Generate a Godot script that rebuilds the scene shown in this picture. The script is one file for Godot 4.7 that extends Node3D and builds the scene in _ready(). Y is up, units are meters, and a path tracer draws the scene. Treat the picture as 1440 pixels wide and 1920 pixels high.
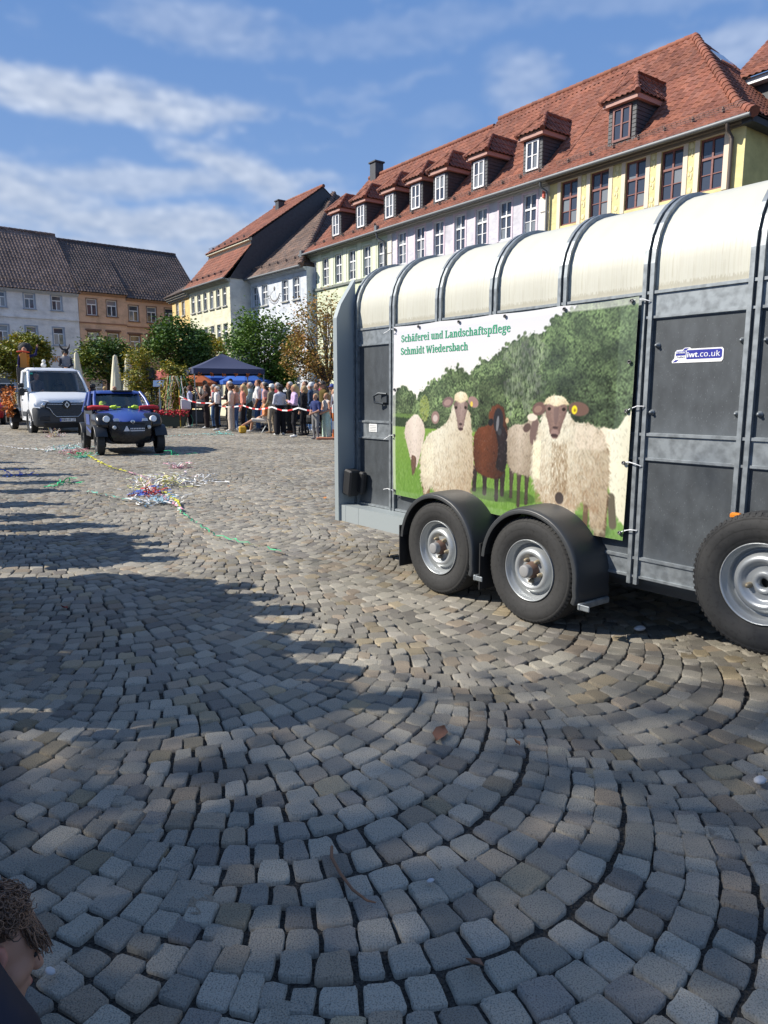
extends Node3D
# A market square with a livestock trailer passing spectators: one script, metres, y up.

var names := {}
var rng := RandomNumberGenerator.new()

# ---------------------------------------------------------------- mesh collecting
class MB:
	var v := PackedVector3Array()
	var n := PackedVector3Array()
	var c := PackedColorArray()
	var uv := PackedVector2Array()
	var ix := PackedInt32Array()
	var col := Color.WHITE

	func vert(p: Vector3, nn: Vector3, u := Vector2.ZERO) -> int:
		v.append(p)
		n.append(nn)
		c.append(col)
		uv.append(u)
		return v.size() - 1

	# corners run anticlockwise seen from outside
	func tri(a: Vector3, b: Vector3, d: Vector3) -> void:
		var nn := (b - a).cross(d - a).normalized()
		var i := vert(a, nn)
		vert(b, nn)
		vert(d, nn)
		ix.append_array(PackedInt32Array([i, i + 2, i + 1]))

	func quad(a: Vector3, b: Vector3, d: Vector3, e: Vector3, u0 := Vector2.ZERO, u1 := Vector2.ONE) -> void:
		var nn := (d - a).cross(e - b).normalized()
		var i := vert(a, nn, Vector2(u0.x, u1.y))
		vert(b, nn, u1)
		vert(d, nn, Vector2(u1.x, u0.y))
		vert(e, nn, u0)
		ix.append_array(PackedInt32Array([i, i + 2, i + 1, i, i + 3, i + 2]))

	func box(p: Vector3, s: Vector3, b := Basis.IDENTITY) -> void:
		var x := b.x * s.x * 0.5
		var y := b.y * s.y * 0.5
		var z := b.z * s.z * 0.5
		quad(p - x - y + z, p + x - y + z, p + x + y + z, p - x + y + z)
		quad(p + x - y - z, p - x - y - z, p - x + y - z, p + x + y - z)
		quad(p + x - y + z, p + x - y - z, p + x + y - z, p + x + y + z)
		quad(p - x - y - z, p - x - y + z, p - x + y + z, p - x + y - z)
		quad(p - x + y + z, p + x + y + z, p + x + y - z, p - x + y - z)
		quad(p - x - y - z, p + x - y - z, p + x - y + z, p - x - y + z)

	# a box from lo to hi
	func bx(a: Vector3, b: Vector3) -> void:
		box((a + b) * 0.5, (b - a).abs())

	# a box whose edges are chamfered by e
	func cbox(p: Vector3, s: Vector3, e: float, b := Basis.IDENTITY) -> void:
		var h := s * 0.5
		var g := h - Vector3(e, e, e)
		for ax in 3:
			var i := (ax + 1) % 3
			var j := (ax + 2) % 3
			for sg in [-1.0, 1.0]:
				var q := []
				for k in 4:
					var o := Vector3.ZERO
					o[ax] = h[ax] * sg
					o[i] = g[i] * [-1.0, 1.0, 1.0, -1.0][k]
					o[j] = g[j] * [-1.0, -1.0, 1.0, 1.0][k]
					q.append(p + b * o)
				if sg > 0:
					quad(q[0], q[1], q[2], q[3])
				else:
					quad(q[3], q[2], q[1], q[0])
			for s1 in [-1.0, 1.0]:
				for s2 in [-1.0, 1.0]:
					var a := Vector3.ZERO
					a[i] = h[i] * s1
					a[j] = g[j] * s2
					var d := Vector3.ZERO
					d[i] = g[i] * s1
					d[j] = h[j] * s2
					var q0 := a
					q0[ax] = -g[ax]
					var q1 := a
					q1[ax] = g[ax]
					var q2 := d
					q2[ax] = g[ax]
					var q3 := d
					q3[ax] = -g[ax]
					if s1 * s2 > 0:
						quad(p + b * q0, p + b * q3, p + b * q2, p + b * q1)
					else:
						quad(p + b * q0, p + b * q1, p + b * q2, p + b * q3)
		for k in 8:
			var sx := 1.0 if k & 1 else -1.0
			var sy := 1.0 if k & 2 else -1.0
			var sz := 1.0 if k & 4 else -1.0
			var t0 := p + b * Vector3(h.x * sx, g.y * sy, g.z * sz)
			var t1 := p + b * Vector3(g.x * sx, h.y * sy, g.z * sz)
			var t2 := p + b * Vector3(g.x * sx, g.y * sy, h.z * sz)
			if sx * sy * sz > 0:
				tri(t0, t1, t2)
			else:
				tri(t0, t2, t1)

	# rows of points joined into a smooth sheet; closed joins the last point of a row to its first
	func sheet(rows: Array, closed := false, flip := false) -> void:
		var nr := rows.size()
		var nc: int = rows[0].size()
		var first := v.size()
		for r in nr:
			for k in nc:
				var pu: Vector3
				if closed:
					pu = rows[r][(k + 1) % nc] - rows[r][(k + nc - 1) % nc]
				else:
					pu = rows[r][mini(k + 1, nc - 1)] - rows[r][maxi(k - 1, 0)]
				var pv: Vector3 = rows[mini(r + 1, nr - 1)][k] - rows[maxi(r - 1, 0)][k]
				var nn := pu.cross(pv)
				if nn.length_squared() < 1e-14:
					nn = rows[r][k] - (rows[r][0] + rows[r][nc / 2]) * 0.5
				if nn.length_squared() < 1e-14:
					var o: int = r - 1 if r > 0 else r + 1
					nn = (rows[r][0] - (rows[o][0] + rows[o][nc / 2]) * 0.5) * (-1.0 if flip else 1.0)
				nn = nn.normalized()
				vert(rows[r][k], -nn if flip else nn, Vector2(float(k) / maxi(nc - 1, 1), 1.0 - float(r) / maxi(nr - 1, 1)))
		for r in nr - 1:
			for k in (nc if closed else nc - 1):
				var a := first + r * nc + k
				var b := first + r * nc + (k + 1) % nc
				var d := a + nc
				var e := b + nc
				if flip:
					ix.append_array(PackedInt32Array([a, b, e, a, e, d]))
				else:
					ix.append_array(PackedInt32Array([a, e, b, a, d, e]))

	# a flat fan over a ring (anticlockwise seen from outside)
	func cap(ring: Array) -> void:
		var m := Vector3.ZERO
		for p in ring:
			m += p
		m /= ring.size()
		for k in ring.size():
			tri(m, ring[k], ring[(k + 1) % ring.size()])

	func tube(pts: Array, rad, sides := 8, caps := true) -> void:
		var rows := []
		var up := Vector3.UP
		var t0: Vector3 = (pts[1] - pts[0]).normalized()
		if absf(t0.dot(up)) > 0.9:
			up = Vector3.RIGHT
		var x := t0.cross(up).normalized()
		for i in pts.size():
			var t: Vector3 = (pts[mini(i + 1, pts.size() - 1)] - pts[maxi(i - 1, 0)]).normalized()
			x = (x - t * x.dot(t)).normalized()
			var y := t.cross(x)
			var r: float = rad if rad is float else rad[i]
			var row := []
			for k in sides:
				var a := TAU * k / sides
				row.append(pts[i] + x * cos(a) * r + y * sin(a) * r)
			rows.append(row)
		sheet(rows, true)
		if caps:
			var f: Array = rows[0].duplicate()
			f.reverse()
			cap(f)
			cap(rows[-1])

	# profile of Vector2(radius, height) turned about y of the transform; sharp: flat bands
	func lathe(prof: Array, sides: int, t := Transform3D.IDENTITY, sharp := false) -> void:
		var rows := []
		for q in prof:
			var row := []
			for k in sides:
				var a := -TAU * k / sides
				row.append(t * Vector3(cos(a) * q.x, q.y, sin(a) * q.x))
			rows.append(row)
		if sharp:
			for r in rows.size() - 1:
				sheet([rows[r], rows[r + 1]], true)
		else:
			sheet(rows, true)

	# a flat outline (anticlockwise, x right, y up) given a thickness along +z of the transform
	func slab(poly: PackedVector2Array, depth: float, t := Transform3D.IDENTITY) -> void:
		var tris := Geometry2D.triangulate_polygon(poly)
		for k in range(0, tris.size(), 3):
			var a := poly[tris[k]]
			var b := poly[tris[k + 1]]
			var d := poly[tris[k + 2]]
			if (b - a).cross(d - a) < 0:
				var s := b
				b = d
				d = s
			tri(t * Vector3(a.x, a.y, depth), t * Vector3(b.x, b.y, depth), t * Vector3(d.x, d.y, depth))
			tri(t * Vector3(a.x, a.y, 0), t * Vector3(d.x, d.y, 0), t * Vector3(b.x, b.y, 0))
		for k in poly.size():
			var a := poly[k]
			var b := poly[(k + 1) % poly.size()]
			quad(t * Vector3(a.x, a.y, 0), t * Vector3(b.x, b.y, 0), t * Vector3(b.x, b.y, depth), t * Vector3(a.x, a.y, depth))

	# ellipsoid
	func ball(p: Vector3, r: Vector3, sides := 10, rings := 6, b := Basis.IDENTITY) -> void:
		var rows := []
		for i in rings + 1:
			var th := PI * i / rings
			var row := []
			for k in sides:
				var a := -TAU * k / sides
				row.append(p + b * Vector3(cos(a) * sin(th) * r.x, -cos(th) * r.y, sin(a) * sin(th) * r.z))
			rows.append(row)
		sheet(rows, true)

	func mesh() -> ArrayMesh:
		var a := []
		a.resize(Mesh.ARRAY_MAX)
		a[Mesh.ARRAY_VERTEX] = v
		a[Mesh.ARRAY_NORMAL] = n
		a[Mesh.ARRAY_COLOR] = c
		a[Mesh.ARRAY_TEX_UV] = uv
		a[Mesh.ARRAY_INDEX] = ix
		var m := ArrayMesh.new()
		m.add_surface_from_arrays(Mesh.PRIMITIVE_TRIANGLES, a)
		return m

# ---------------------------------------------------------------- nodes
func numbered(called: String) -> String:
	var k: int = names.get(called, -1) + 1
	names[called] = k
	return called if k == 0 else "%s_%03d" % [called, k]

func put(o: Node3D, called: String, parent: Node3D) -> void:
	if parent == null:
		o.name = numbered(called)
		add_child(o, true)
	else:
		var k: int = parent.get_meta("n_" + called, 0)
		parent.set_meta("n_" + called, k + 1)
		o.name = called if k == 0 else "%s_%03d" % [called, k]
		parent.add_child(o, true)

func tag(o: Node3D, label: String, category := "", group := "") -> Node3D:
	o.set_meta("label", label)
	if category:
		o.set_meta("category", category)
	if group:
		o.set_meta("group", group)
	return o

func obj(called: String, m, mat: Material, parent: Node3D = null, t := Transform3D.IDENTITY) -> MeshInstance3D:
	var o := MeshInstance3D.new()
	o.mesh = m.mesh() if m is MB else m
	o.material_override = null
	if mat and o.mesh.get_surface_count():
		o.set_surface_override_material(0, mat)
	o.transform = t
	put(o, called, parent)
	return o

func thing(called: String, label: String, category: String, at := Vector3.ZERO, turn := 0.0, group := "") -> Node3D:
	var o := Node3D.new()
	o.position = at
	o.rotation.y = turn
	put(o, called, null)
	tag(o, label, category, group)
	return o

func copies(called: String, m: Mesh, mat: Material, where: Array, tint: Array, parent: Node3D) -> void:
	var mm := MultiMesh.new()
	mm.transform_format = MultiMesh.TRANSFORM_3D
	mm.use_colors = true
	mm.mesh = m
	mm.instance_count = where.size()
	for i in where.size():
		mm.set_instance_transform(i, where[i])
		mm.set_instance_color(i, tint[i])
	var o := MultiMeshInstance3D.new()
	o.multimesh = mm
	o.material_override = mat
	put(o, called, parent)
	o.set_meta("kind", "stuff")

# ---------------------------------------------------------------- materials
func lin(r: float, g: float, b: float) -> Color:
	return Color(r, g, b).linear_to_srgb()

func mat(col: Color, rough := 0.7, metal := 0.0, spec := 0.5) -> StandardMaterial3D:
	var m := StandardMaterial3D.new()
	m.albedo_color = col.linear_to_srgb()
	m.roughness = rough
	m.metallic = metal
	m.metallic_specular = spec
	m.vertex_color_use_as_albedo = true
	return m

func noise(seed_: int, freq: float, octaves := 4, kind := FastNoiseLite.TYPE_SIMPLEX_SMOOTH) -> FastNoiseLite:
	var f := FastNoiseLite.new()
	f.seed = seed_
	f.noise_type = kind
	f.frequency = freq
	f.fractal_octaves = octaves
	return f

# a seamless grey texture whose values run from lo to hi
func grain(seed_: int, freq: float, lo: float, hi: float, size := 256, octaves := 4, kind := FastNoiseLite.TYPE_SIMPLEX_SMOOTH) -> ImageTexture:
	var im := noise(seed_, freq, octaves, kind).get_seamless_image(size, size)
	var d := im.get_data()
	for i in d.size():
		d[i] = int(clampf(lerpf(lo, hi, d[i] / 255.0), 0.0, 1.0) * 255.0)
	return ImageTexture.create_from_image(Image.create_from_data(size, size, false, Image.FORMAT_L8, d))

func relief(seed_: int, freq: float, strength: float, size := 256, octaves := 4) -> ImageTexture:
	var im := noise(seed_, freq, octaves).get_seamless_image(size, size)
	im.convert(Image.FORMAT_RGBA8)
	im.bump_map_to_normal_map(strength)
	return ImageTexture.create_from_image(im)

# colour grain and fine relief laid on in world or own axes; size: metres per repeat
func skin(m: StandardMaterial3D, tex: Texture2D, nrm: Texture2D, size: float, depth := 1.0, world := true) -> StandardMaterial3D:
	m.albedo_texture = tex
	if nrm:
		m.normal_enabled = true
		m.normal_texture = nrm
		m.normal_scale = depth
	m.uv1_triplanar = true
	m.uv1_world_triplanar = world
	m.uv1_scale = Vector3.ONE / size
	return m

func rnd(a: float, b: float) -> float:
	return rng.randf_range(a, b)

# ---------------------------------------------------------------- the place
func _ready() -> void:
	rng.seed = 7
	# camera, sky, sun, exposure
	var cam := Camera3D.new()
	cam.name = "Camera"
	cam.position = Vector3(0, 1.25, 0)
	cam.rotation.x = -atan(216.0 / 1340.0)
	cam.fov = rad_to_deg(2.0 * atan(960.0 / 1340.0))
	cam.near = 0.05
	cam.far = 900.0
	add_child(cam)
	var env := Environment.new()
	env.background_mode = Environment.BG_SKY
	env.sky = Sky.new()
	env.sky.sky_material = make_sky()
	env.background_energy_multiplier = 1.0
	env.tonemap_mode = Environment.TONE_MAPPER_LINEAR
	env.tonemap_exposure = 1.5
	env.sdfgi_enabled = true
	env.ssao_enabled = true
	env.ssil_enabled = true
	var we := WorldEnvironment.new()
	we.name = "WorldEnvironment"
	we.environment = env
	add_child(we)
	var sun := DirectionalLight3D.new()
	sun.name = "Sun"
	sun.light_energy = 1.5
	sun.light_color = Color(1.0, 0.97, 0.92)
	sun.light_angular_distance = 0.5
	sun.shadow_enabled = true
	add_child(sun)
	sun.look_at_from_position(SUN, Vector3.ZERO)
	make_materials()
	build_ground()
	build_buildings()
	build_trees()
	build_trailer()
	build_truck()
	build_car()
	build_square_things()
	build_people()
	build_litter()
	build_child()

const SUN := Vector3(-0.79, 0.615, 0.05)

# a sky of air and clouds, worked out for every direction (rows from straight up to straight down)
func make_sky() -> PanoramaSkyMaterial:
	var w := 1536
	var h := 768
	var n1 := noise(3, 1.0, 5)
	var n2 := noise(11, 1.0, 4)
	# azimuth from the view axis, elevation, half width, half height (degrees), strength, slant
	var banks := [[-21.5, 19.5, 10.5, 1.25, 1.0, -0.01], [-12.0, 19.6, 3.6, 0.7, 0.7, -0.02], [-13.0, 24.3, 6.5, 1.4, 0.4, -0.02], [10.2, 21.4, 2.6, 1.7, 0.42, 0.1], [9.0, 22.6, 1.8, 1.0, 0.2, 0.0], [-17.5, 15.0, 12.0, 0.9, 0.75, 0.05], [-10.5, 15.9, 5.2, 1.15, 0.9, -0.3],
		[-27.0, 13.8, 6.5, 1.5, 0.9, -0.05], [-17.0, 12.2, 14.0, 1.3, 0.9, 0.0], [-17.0, 9.8, 16.0, 1.5, 0.8, 0.0], [-5.0, 14.2, 5.0, 0.7, 0.6, 0.0], [23.0, 22.0, 5.0, 1.3, 0.5, 0.1], [4.5, 19.6, 2.5, 0.8, 0.16, 0.1], [0.0, 24.6, 12.0, 1.0, 0.2, 0.1], [18.0, 25.5, 12.0, 0.8, 0.22, 0.0], [3.0, 17.0, 2.0, 1.6, 0.12, 0.5],
		[-60.0, 20.0, 20.0, 3.0, 0.8, 0.1], [60.0, 22.0, 18.0, 3.0, 0.5, 0.0], [110.0, 28.0, 24.0, 4.0, 0.6, 0.1], [175.0, 24.0, 26.0, 4.0, 0.6, 0.0], [-130.0, 30.0, 24.0, 4.0, 0.6, 0.1]]
	var data := PackedFloat32Array()
	data.resize(w * h * 3)
	for y in h:
		var el := (0.5 - (y + 0.5) / h) * 180.0
		var se := sin(deg_to_rad(el))
		var top := Vector3(0.078, 0.172, 0.39)
		var low := Vector3(0.31, 0.45, 0.66)
		var t := pow(clampf(1.0 - maxf(se, 0.0), 0.0, 1.0), 4.0)
		var air := top.lerp(low, t)
		if el < 0.0:
			air = low.lerp(Vector3(0.2, 0.19, 0.18), clampf(-el / 4.0, 0.0, 1.0))
		for x in w:
			var az := wrapf((x + 0.5) / w * 360.0, -180.0, 180.0)
			var c := air
			if el > -2.0 and el < 88.0:
				var q := Vector3(cos(deg_to_rad(az)), 0, sin(deg_to_rad(az)))
				var warp := n2.get_noise_3d(q.x * 6.0, el * 0.16, q.z * 6.0)
				var fine := n1.get_noise_3d(q.x * 9.0 + warp, el * 0.75 + warp * 1.2, q.z * 9.0)
				var puff := n1.get_noise_3d(q.x * 30.0 + 9.0, el * 1.5, q.z * 30.0)
				var d := 0.0
				for b in banks:
					var da := az - float(b[0])
					if absf(da) > b[2] * 1.7:
						continue
					var de: float = el - b[1] - da * b[5] + warp * 0.7
					var k: float = 1.0 - (da / b[2]) * (da / b[2]) - (de / b[3]) * (de / b[3])
					if k > -1.2:
						d = maxf(d, b[4] * smoothstep(-0.9, 1.0, k + fine * 0.85 + puff * 0.4))
				d = maxf(d, (0.2 + 0.4 * smoothstep(26.0, 38.0, el)) * smoothstep(0.1 - 0.35 * smoothstep(26.0, 38.0, el), 0.8, fine + warp * 0.7) * smoothstep(2.0, 14.0, el))  # more thin cloud overhead, out of view, placed to whiten the shade
				d = maxf(d, 0.5 * smoothstep(13.0, 2.0, el))
				d = clampf(d * (0.88 + puff * 0.25), 0.0, 1.0)
				var light := 0.86 + 0.2 * puff + 0.12 * fine - 0.12 * smoothstep(18.0, 8.0, el)
				c = air.lerp(Vector3(0.5, 0.55, 0.64) * light, d * 0.86)
			var i := (y * w + x) * 3
			data[i] = c.x
			data[i + 1] = c.y
			data[i + 2] = c.z
	var im := Image.create_from_data(w, h, false, Image.FORMAT_RGBF, data.to_byte_array())
	var m := PanoramaSkyMaterial.new()
	m.panorama = ImageTexture.create_from_image(im)
	return m

var M := {}

func make_materials() -> void:
	var speck := grain(21, 0.11, 0.45, 1.55, 512, 5)
	var fine := grain(5, 0.02, 0.8, 1.12, 256, 5)
	var soft := relief(8, 0.05, 6.0, 256, 4)
	M.speck = speck
	M.fine = fine
	M.soft = soft
	M.stone = skin(mat(Color.WHITE, 0.72, 0.0, 0.45), speck, relief(31, 0.09, 7.0, 512, 4), 0.3, 0.55)
	M.joint = skin(mat(Color(0.06, 0.053, 0.044), 0.95), grain(41, 0.12, 0.4, 1.4, 256, 4), relief(33, 0.09, 10.0), 0.35, 1.2)
	M.galv = skin(mat(Color(0.3, 0.33, 0.35), 0.46, 0.55), grain(71, 0.03, 0.78, 1.1, 256, 5), null, 0.5, 1.0, false)
	M.galv_dark = mat(Color(0.07, 0.08, 0.09), 0.5, 0.5)
	M.rubber = skin(mat(Color(0.034, 0.034, 0.034), 0.75, 0.0, 0.4), grain(77, 0.04, 0.7, 1.5, 256, 4), null, 0.3, 1.0, false)
	M.black = mat(Color(0.016, 0.017, 0.019), 0.5)
	M.gloss_black = mat(Color(0.012, 0.012, 0.014), 0.22)
	M.white = mat(Color(0.78, 0.79, 0.8), 0.4)
	M.dark_glass = mat(Color(0.012, 0.016, 0.022), 0.04, 0.0, 0.6)
	M.chrome = mat(Color(0.6, 0.62, 0.64), 0.2, 0.9)
	M.cloth = skin(mat(Color.WHITE, 0.9, 0.0, 0.3), grain(91, 0.03, 0.8, 1.12, 256, 4), null, 0.4, 1.0, false)
	M.pane = mat(Color(0.05, 0.06, 0.085), 0.06, 0.0, 0.7)
	M.tape_red = mat(Color(0.55, 0.03, 0.03), 0.5)
	M.frame = mat(Color(0.76, 0.77, 0.78), 0.45)

# ---------------------------------------------------------------- the cobbles
# setts laid in stacked segmental arcs; the bands run along AX and stand side by side along AV
const AX := Vector3(0.6, 0, 0.8)
const AV := Vector3(0.8, 0, -0.6)

func in_view(x: float, z: float, margin: float) -> bool:
	var dep := -z * 0.987 + 0.2
	return dep > 0.3 and absf(x) < dep * 0.545 + margin

func in_frame(p: Vector3) -> bool:
	var up := (p.y - 1.25) * 0.9872 - p.z * 0.1591
	var dep := -(p.y - 1.25) * 0.1591 - p.z * 0.9872
	return dep > 0.1 and absf(p.x) < dep * 0.52 and absf(up) < dep * 0.70

func sett(mb: MB, q: Array, top: float, tone: Color, near: int, mid := Vector3.ZERO) -> void:
	# q: four corners on the ground, anticlockwise seen from above
	mb.col = tone
	var out := []
	var inn := []
	var ctr: Vector3 = (q[0] + q[1] + q[2] + q[3]) * 0.25
	var tilt := Vector2(rnd(-0.06, 0.06), rnd(-0.06, 0.06))
	for k in 4:
		var a: Vector3 = q[k]
		var pr: Vector3 = q[(k + 3) % 4]
		var nx: Vector3 = q[(k + 1) % 4]
		if near == 0:
			out.append(a)
			continue
		var cut := rnd(0.07, 0.18)
		out.append(a.lerp(pr, cut))
		if near > 1:
			out.append(a + (ctr - a) * rnd(0.04, 0.13))
		out.append(a.lerp(nx, cut))
		if near > 1:
			var m := a.lerp(nx, rnd(0.4, 0.6))
			out.append(m + (ctr - m) * rnd(-0.06, 0.07))
	var nv := out.size()
	var f0 := mb.v.size()
	var lip := 0.0055 if near > 1 else 0.008
	var inset: float = 0.065 if near > 1 else 0.11
	for k in nv:
		var p: Vector3 = out[k]
		var d := (p - ctr).normalized()
		var hh := top + (p.x - ctr.x) * tilt.x + (p.z - ctr.z) * tilt.y
		mb.vert(Vector3(p.x, -0.03, p.z) - mid, (d + Vector3.UP * 0.15).normalized())
		mb.vert(Vector3(p.x, hh - lip, p.z) - mid, (d * 0.6 + Vector3.UP * 0.75).normalized())
		var r := p.lerp(ctr, inset + (rnd(-0.03, 0.05) if near > 1 else 0.0))
		mb.vert(Vector3(r.x, hh + (rnd(-0.003, 0.0025) if near > 1 else 0.0), r.z) - mid, (d * 0.05 + Vector3.UP).normalized())
	var cc := mb.vert(Vector3(ctr.x, top + (rnd(-0.003, 0.005) if near > 1 else 0.0), ctr.z) - mid, Vector3.UP)
	for k in nv:
		var a := f0 + k * 3
		var b := f0 + ((k + 1) % nv) * 3
		if near > 0:
			mb.ix.append_array(PackedInt32Array([a, b + 1, b, a, a + 1, b + 1]))
		mb.ix.append_array(PackedInt32Array([a + 1, b + 2, b + 1, a + 1, a + 2, b + 2, a + 2, cc, b + 2]))

func build_ground() -> void:
	var square := Node3D.new()
	put(square, "cobbled_square", null)
	square.set_meta("kind", "structure")
	square.set_meta("label", "grey granite cobbled market square")
	var mb := MB.new()
	mb.quad(Vector3(-260, -0.016, 200), Vector3(260, -0.016, 200), Vector3(260, -0.016, -300), Vector3(-260, -0.016, -300))
	obj("joint_sand", mb, M.joint, square)
	var radius := 0.9
	var pitch := 0.099
	var width := 1.33
	var half := asin(width * 0.5 / radius)
	var tones := noise(51, 0.35, 3)
	var list := []
	for k in range(-36, 34):
		var vc := 1.255 + width * k
		var shift := rnd(0.0, pitch) if k != 0 else 0.0
		for j in range(-480, 70):
			var u0 := j * pitch + shift
			var mid := AX * u0 + AV * vc
			if mid.z > 0.6 or mid.z < -32.0 or not in_view(mid.x, mid.z, 2.4):
				continue
			var a := -half + rnd(-0.03, 0.03)
			var dist := Vector2(mid.x, mid.z).length()
			var wob := rnd(-0.006, 0.006)
			while a < half - 0.03:
				var step := rnd(0.072, 0.106) if rng.randf() > 0.06 else rnd(0.108, 0.14)
				step *= lerpf(1.0, 0.86, absf(a) / half)
				var b := a + step / radius
				if b > half - 0.05:
					b = half + rnd(-0.03, 0.03)
				var am := (a + b) * 0.5
				var pv := vc + radius * sin(am)
				var pu := u0 + radius * (cos(am) - 1.0)
				var ctr := AX * pu + AV * pv
				if ctr.z < 0.3 and in_view(ctr.x, ctr.z, 1.2):
					list.append([ctr.distance_squared_to(Vector3(0, 1.25, 0)), a, b, u0 + wob, vc, ctr])
				a = b
	list.sort_custom(func(x, y): return x[0] < y[0])
	var far := MB.new()
	var count := 0
	for s in list:
		var d := sqrt(s[0])
		var gap := rnd(0.0035, 0.0062) + (0.003 if rng.randf() < 0.18 else 0.0)
		var ga: float = gap / radius
		var q := []
		var jit := 0.005 if d < 9.0 else 0.003
		for e in [[s[1] + ga, 0], [s[2] - ga, 0], [s[2] - ga, 1], [s[1] + ga, 1]]:
			var ca := cos(e[0])
			var sa := sin(e[0])
			var t: float = (pitch - gap) * ca if e[1] == 1 else gap * 0.6
			var pv: float = s[4] + radius * sa + t * sa + rnd(-jit, jit)
			var pu: float = s[3] + radius * (ca - 1.0) + t * ca + rnd(-jit, jit)
			q.append(AX * pu + AV * pv)
		var ctr: Vector3 = s[5]
		var g := 0.27 + tones.get_noise_2d(ctr.x, ctr.z) * 0.08 + rnd(-0.075, 0.07)
		var tone := Color(g * 1.07, g * 0.985, g * 0.81)
		var pick := rng.randf()
		if pick < 0.06:
			tone = Color(g * 1.12, g * 0.93, g * 0.62)
		elif pick < 0.16:
			tone = Color(g * 1.12, g * 0.92, g * 0.68)
		elif pick < 0.34:
			tone = Color(g * 0.76, g * 0.7, g * 0.6)
		# anticlockwise from above: the arcs' outer side lies towards +AX
		var ring := [q[0], q[3], q[2], q[1]]
		if (ring[1] - ring[0]).cross(ring[2] - ring[1]).y < 0:
			ring.reverse()
		var top := rnd(-0.004, 0.005)
		if count < 300 and in_frame(ctr):
			count += 1
			var one := MB.new()
			sett(one, ring, top, tone, 2, ctr)
			obj("cobblestone", one, M.stone, square, Transform3D(Basis.IDENTITY, ctr))
		else:
			sett(far, ring, top, tone, 2 if d < 4.5 else (1 if d < 13.0 else 0))
	var rest := obj("cobblestones_beyond", far, M.stone, square)
	rest.set_meta("kind", "stuff")
	print("setts ", list.size(), " tris ", far.ix.size() / 3)

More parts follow.
